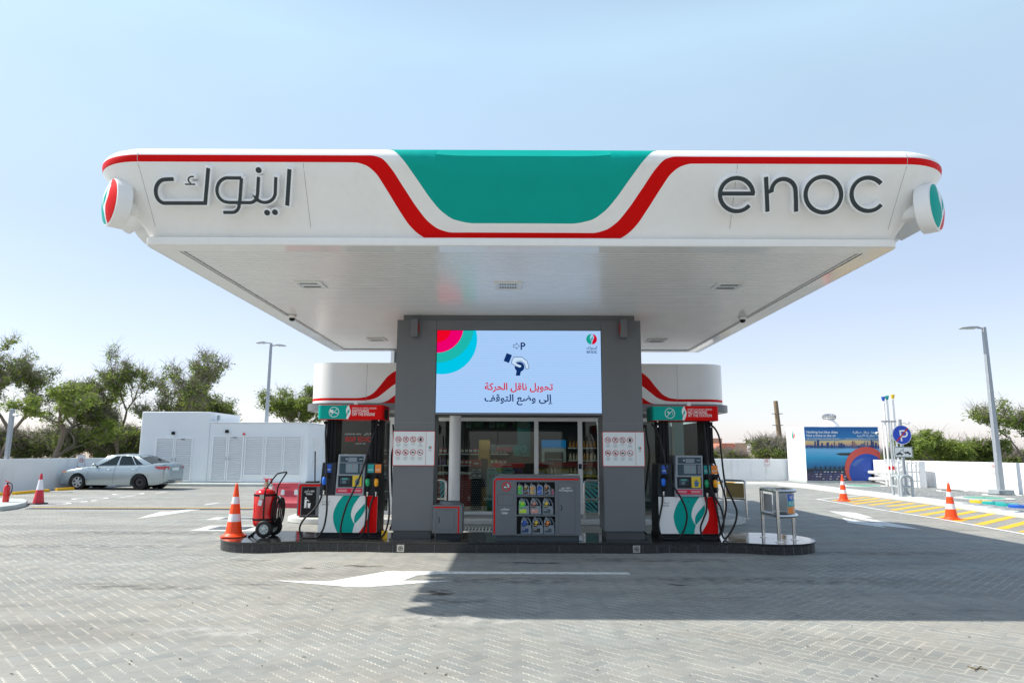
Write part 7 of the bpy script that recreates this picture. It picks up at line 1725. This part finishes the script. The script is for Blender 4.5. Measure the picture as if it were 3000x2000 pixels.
# manhole covers on the gravel, filler caps and kerb plates
def cover(u, v, rx, lab, m_, grp, ry=None, collar=True):
    c = G(u, v, gz); r_ = rx*c.y/2000; mb = MB()
    if collar: mb.cyl((c.x,c.y,gz-.03),(c.x,c.y,gz+.004),r_*1.42,CONC,seg=36)
    mb.cyl((c.x,c.y,gz-.03),(c.x,c.y,gz+.014),r_,m_,seg=36)
    mb.box(c.x-.05, c.x+.05, c.y-.02, c.y+.02, gz+.0141, gz+.02, GRATE)
    tag(mb.build('tank_cover', at=(c.x,c.y,gz)), lab, 'manhole cover', grp)
GRC = mat('cover_green', (.10,.36,.25), .6, var=.1)
cover(2883,1458,52,'large round green tank cover in a pale ring on the gravel', GRC, 'tank covers on the gravel'); cover(2530,1422,44,'green tank cover on the gravel in front of the mural box', GRC, 'tank covers on the gravel')
cover(2935,1449,34,'dark tank cover near the foot of the right lamp post', GRATE, 'tank covers on the gravel'); cover(2790,1437,28,'dark tank cover on the gravel near the right wall', GRATE, 'tank covers on the gravel')
for u, v, m_, lab in ((2873,1470,YELP,'yellow fuel filler lid behind the striped kerb'), (2911,1474,TEALP,'left teal fuel filler lid behind the striped kerb'), (2951,1479,TEALP,'right teal fuel filler lid behind the striped kerb'), (2990,1484,BLUEP,'blue fuel filler lid behind the striped kerb')):
    c = G(u, v, gz); mb = MB(); mb.cyl((c.x,c.y,gz-.02),(c.x,c.y,gz+.05),.30,m_,seg=28); mb.box(c.x-.04,c.x+.04,c.y-.015,c.y+.015,gz+.0501,gz+.06,GRATE); tag(mb.build('filler_lid', at=(c.x,c.y,gz)), lab, 'filler lid', 'fuel filler lids')
for i, (u, v) in enumerate(((2848,1475),(2884,1480),(2925,1486.5),(2966,1492.5),(3008,1500))):
    c = G(u, v, .115); mb = MB(); mb.obox((c.x, c.y, .118), (.24,-.10,0), (.05,.12,.0), (0,0,.004), GALV); tag(mb.build('kerb_plate', at=(c.x,c.y,.118)), ('small grey plate set in the kerb by the yellow lid','small grey plate in the kerb by the left teal lid','small grey plate in the kerb by the right teal lid','small grey plate in the kerb by the blue lid','grey kerb plate at the right edge of the picture')[i], 'kerb plate', 'grey plates in the kerb')
# leaning wooden pole
yb2 = 48; a = PY(2293,1345,yb2); b = PY(2272,1174,yb2); mb = MB(); mb.cyl((a.x,yb2,-.03),(b.x,yb2,b.z),.20,mat('old_wood', (.22,.16,.10), .85, var=.2, vscale=3),.15,seg=12)
for z_ in (b.z-.9, b.z-1.7): mb.cyl((b.x-.35,yb2-.1,z_),(b.x+.4,yb2-.1,z_),.025,GRATE,seg=6)
tag(mb.build('utility_pole', at=(a.x,yb2,0)), 'leaning weathered wooden pole beyond the wall left of the mural box', 'pole')
mb = MB(); bx_ = G(2860,1957); 
for a, b in (((2835,1950),(2862,1958)), ((2862,1958),(2874,1950)), ((2866,1955),(2892,1960)), ((2850,1953),(2857,1962))): mb.tube([G(*a,.006), G(*b,.010)], .005, mat('dry_twig',(.16,.13,.08),.9), 5)
tag(mb.build('dry_twig', at=(bx_.x,bx_.y,0)), 'dry brown twig lying on the paving at lower right', 'twig')

# ================================================================== HOUSES BEYOND
TAN = mat('tan_render', (.42,.30,.22), .9, var=.08, vscale=.3); ROOFT = mat('terracotta', (.50,.17,.10), .8, var=.1, vscale=1)
def house(u0, u1, v1, Y, label, parts):
    a = PY(u0, 1330, Y).x; b = PY(u1, 1330, Y).x; z = PY((u0+u1)/2, v1, Y).z
    t = thing('far_house', ((a+b)/2, Y+3, -.03), label, 'house', 'houses beyond the walls'); mb = MB(); mb.box(a, b, Y, Y+7, -.03, z-.35, TAN); mb.build('wall', t); W = b-a
    mb = MB(); mb.prism([(a-.4, z-.35),(a+W*.62, z-.35),(a+W*.58, z+.25),(a+.3, z+.25)], (0,7.4,0), ROOFT, (0,Y-.3,0), (1,0,0), (0,0,1)); mb.build('roof', t)
    mb = MB(); mb.box(a+W*.63, b+.2, Y-.1, Y+6, -.03, z+.3, TAN); mb.build('wing', t)
    for x_, w_, h_ in ((a+W*.30, .9, .7), (a+W*.52, .35, .4)):
        mb = MB(); mb.box(x_-w_/2, x_+w_/2, Y-.03, Y-.001, z-1.35-h_/2, z-1.35+h_/2+.2, BLACK); f_ = mb.build('window', t)
    mb = MB(); xx = a+W*.8; mb.prism([(.45*cos(R(q_)), .5*sin(R(q_))) for q_ in range(0,181,20)], (0,.02,0), mat('arch_dark',(.12,.08,.06),.8), (xx, Y-.125, z-1.2), (1,0,0), (0,0,1)); mb.build('window', t)
    if parts: mb = MB(); mb.box(a-.8, a+1.4, Y+3, Y+5, -.03, z+.85, TAN); mb.build('tower', t)
house(2104, 2183, 1305, 75, 'tan house with red tiled roof beyond the right wall', True)
house(262, 345, 1312, 75, 'low pale house with red roof half hidden by the left trees', False)

# ================================================================== TREES AND SHRUBS
BARK = mat('bark', (.17,.14,.11), .9, var=.25, vscale=4)
def leaf_mat(name, col):
    m = mat(name, col, .6, var=.35, vscale=1.2); nt = m.node_tree; b_ = nt.nodes['Principled BSDF']; b_.inputs['Specular IOR Level'].default_value = .25
    tr = nt.nodes.new('ShaderNodeBsdfTranslucent'); tr.inputs[0].default_value = (col[0]*1.5, col[1]*1.5, col[2], 1); mx = nt.nodes.new('ShaderNodeMixShader'); mx.inputs[0].default_value = .38
    o = nt.nodes['Material Output']; nt.links.new(b_.outputs[0], mx.inputs[1]); nt.links.new(tr.outputs[0], mx.inputs[2]); nt.links.new(mx.outputs[0], o.inputs[0]); return m
LEAFM = [leaf_mat('leaf_mid', (.155,.205,.055)), leaf_mat('leaf_light', (.23,.30,.07)), leaf_mat('leaf_dark', (.115,.15,.055))]
def tree(u, Y, vtop, wpx, label, seed, lean=0.0, leaf=1.0, twigs=0.3, pal=(0,1,2), vbase=None, name='tree', low=.25, shape=1.0, grp='trees beyond the boundary walls', lsz=1.0):
    r_ = random.Random(seed); X = PY(u, 1340, Y).x; H = PY(u, vtop, Y).z; Wd = wpx*Y/2000
    t = thing(name, (X, Y, -.03), label, 'tree' if name == 'tree' else 'bush', grp)
    wood = MB(); tips = []
    def branch(p, d, L_, rad, depth, maxd):
        n = 4; pts = [p]; dd = d.copy()
        for i in range(n):
            dd = (dd + Vector((r_.uniform(-.22,.22), r_.uniform(-.22,.22), r_.uniform(-.08,.16)))).normalized(); pts.append(pts[-1] + dd*L_/n)
        wood.tube(pts, [rad*(1-.45*i/n) for i in range(n+1)], BARK, 5 if depth < 2 else 3, cap=False)
        if depth >= maxd: tips.append((pts[-1], dd)); tips.append((pts[2], dd)); return
        if depth >= maxd-2: tips.append((pts[3], dd)); tips.append((pts[1], dd))
        k = 3 if depth < 2 else r_.choice((2,3,3))
        for j in range(k):
            q = pts[r_.choice((2,3,4,4))]; a = r_.uniform(0, 2*pi); sp = r_.uniform(.45,.95)*shape
            nd = (dd + Vector((cos(a)*sp, sin(a)*sp, r_.uniform(-.15,.35)))).normalized(); branch(q, nd, L_*r_.uniform(.60,.88), rad*.58, depth+1, maxd)
    H_ = H + .03; tl = H_*low; top = Vector((lean*Wd, 0, 0))
    nst = 1 if name == 'tree' else 4
    for s_ in range(nst):
        d0 = Vector((lean + (r_.uniform(-.6,.6) if nst > 1 else 0), r_.uniform(-.1,.1), 1)).normalized(); p0 = Vector((X + (r_.uniform(-.3,.3)*Wd if nst > 1 else 0), Y, -.03)); branch(p0, d0, tl + .12*H_, .026*H_/max(1,nst*.6), 0, 5 if name == 'tree' else 4)
    # fit the crown into its surveyed width and height
    zs = [p.z for p, _ in tips]; xs_ = [p.x for p, _ in tips]; cx_ = sum(xs_)/len(xs_)
    sx_ = Wd*.42/max(.1, (sorted(abs(x-cx_) for x in xs_)[int(len(xs_)*.9)])); sz_ = (H_*.96)/max(zs); 
    def fit(p): return Vector((X + lean*p.z*.35 + (p.x-X)*sx_*min(1, .25+p.z/(H_*.5)), Y + (p.y-Y)*sx_*min(1, .25+p.z/(H_*.5)), p.z*sz_))
    wood.v = [tuple(fit(Vector(p))) for p in wood.v]
    if twigs > 0:
        for p, d in tips:
            if r_.random() < twigs:
                p = fit(p)
                for _ in range(5):
                    e = p + Vector((r_.uniform(-.7,.7), r_.uniform(-.5,.5), r_.uniform(-.1,.9)))*.9*lsz; wood.tube([p, p.lerp(e,.5)+Vector((r_.uniform(-.08,.08),0,.05)), e], [.010,.008,.003], mat('dry_twigs',(.26,.22,.20),.9), 3, cap=False)
    wood.build('trunk', t)
    for gi_, gm in enumerate(pal):
        cr = MB(); vs = []; fs = []
        for p, d in tips:
            if r_.random() > .50: continue
            p = fit(p); cr_r = r_.uniform(.16,.48)*lsz
            for _ in range(int(r_.uniform(12, 30)*leaf*(.62 if name == 'tree' else 1.0))):
                while True:
                    o_ = Vector((r_.uniform(-1,1), r_.uniform(-1,1), r_.uniform(-.7,.7)))
                    if o_.length < 1: break
                c = p + o_*cr_r; s_ = r_.uniform(.035,.085)*lsz; a = Vector((r_.uniform(-1,1), r_.uniform(-1,1), r_.uniform(-.6,.6))).normalized(); b = a.cross(Vector((r_.uniform(-1,1), r_.uniform(-1,1), r_.uniform(-1,1)))).normalized()
                k = len(vs); vs += [c - a*s_*1.5, c + b*s_*.5, c + a*s_*1.5, c - b*s_*.5]; fs.append((k,k+1,k+2,k+3))
        cr.add(vs, fs, LEAFM[gm]); cr.build('foliage', t, smooth=False)
    return t
tree(-15, 40, 975, 230, 'tree leaning over the wall at the far left edge', 11, .12, 1.05, .7, (1,0,2))
tree(150, 39, 1105, 230, 'broad light green tree behind the wall near the camera mast', 12, .1, 1.6, .3, (1,0,1), low=.15)
tree(345, 42, 1012, 190, 'tall narrow tree with bare twiggy top left of the utility building', 13, .0, 1.05, .95, (1,0,2), shape=.85, low=.16)
tree(440, 41, 1022, 200, 'sparse tree leaning right above the utility building corner', 19, .42, .9, .95, (1,0,2), shape=.9, low=.2)
tree(545, 46, 1140, 130, 'small twiggy tree right behind the tall utility block', 15, .1, .9, .5)
tree(640, 47, 1150, 120, 'dark round tree behind the utility building roof', 16, -.05, 1.8, .3, (2,0,2))
tree(838, 46, 1122, 210, 'spreading tree between the lamp post and the shop', 17, .05, 1.4, .35, (1,0,0))
for i, (u, Y, v, w_, p_) in enumerate(((40,43,1235,190,(2,0)), (150,45,1255,180,(0,2)), (250,44,1240,170,(2,0)), (345,46,1215,170,(0,2)), (420,45,1250,120,(2,0)), (-60,43,1230,150,(2,0)))):
    tree(u, Y, v, w_, ('dark bush behind the wall under the light green tree','low olive bush behind the no smoking plate wall','dark bush behind the wall at the car bonnet','tall bush at the foot of the twiggy tree','dark bush touching the utility building','dark bush at the far left behind the wall')[i], 30+i, 0, .62, .6, p_, name='bush', low=.22, grp='bushes behind the left wall')
tree(2750, 38, 1262, 190, 'rounded feathery green tree right of the no parking sign', 21, 0, 1.7, .15, (1,0,1))
tree(2870, 40, 1290, 130, 'dull green tree left of the right lamp post', 22, 0, 1.5, .2, (0,2,0))
tree(3005, 37, 1170, 210, 'sparse feathery tree at the right edge of the picture', 23, -.05, 1.0, .35, (1,0))
for i, (u, Y, v, w_, p_) in enumerate(((2235,46,1284,100,(2,0)), (2165,50,1324,80,(0,2)), (2275,47,1280,90,(2,0)), (2120,52,1318,90,(0,1)), (2595,42,1320,70,(2,0)), (2700,43,1312,120,(0,2)), (2820,42,1324,110,(0,2)), (2960,41,1322,110,(0,1)), (1590,60,1290,120,(2,0)))):
    tree(u, Y, v, w_, ('dark bush left of the leaning wooden pole','olive bush in front of the tan house','dark bush behind the leaning wooden pole','low palm like bush left of the tan house','dark bush between mural box and vent pipes','low bush right of the tow away plate','low bush under the feathery green tree','dark bush behind the right lamp post','bush seen far behind the shop')[i], 50+i, 0, .62, .5, p_, name='bush', low=.22, grp='bushes behind the right wall')
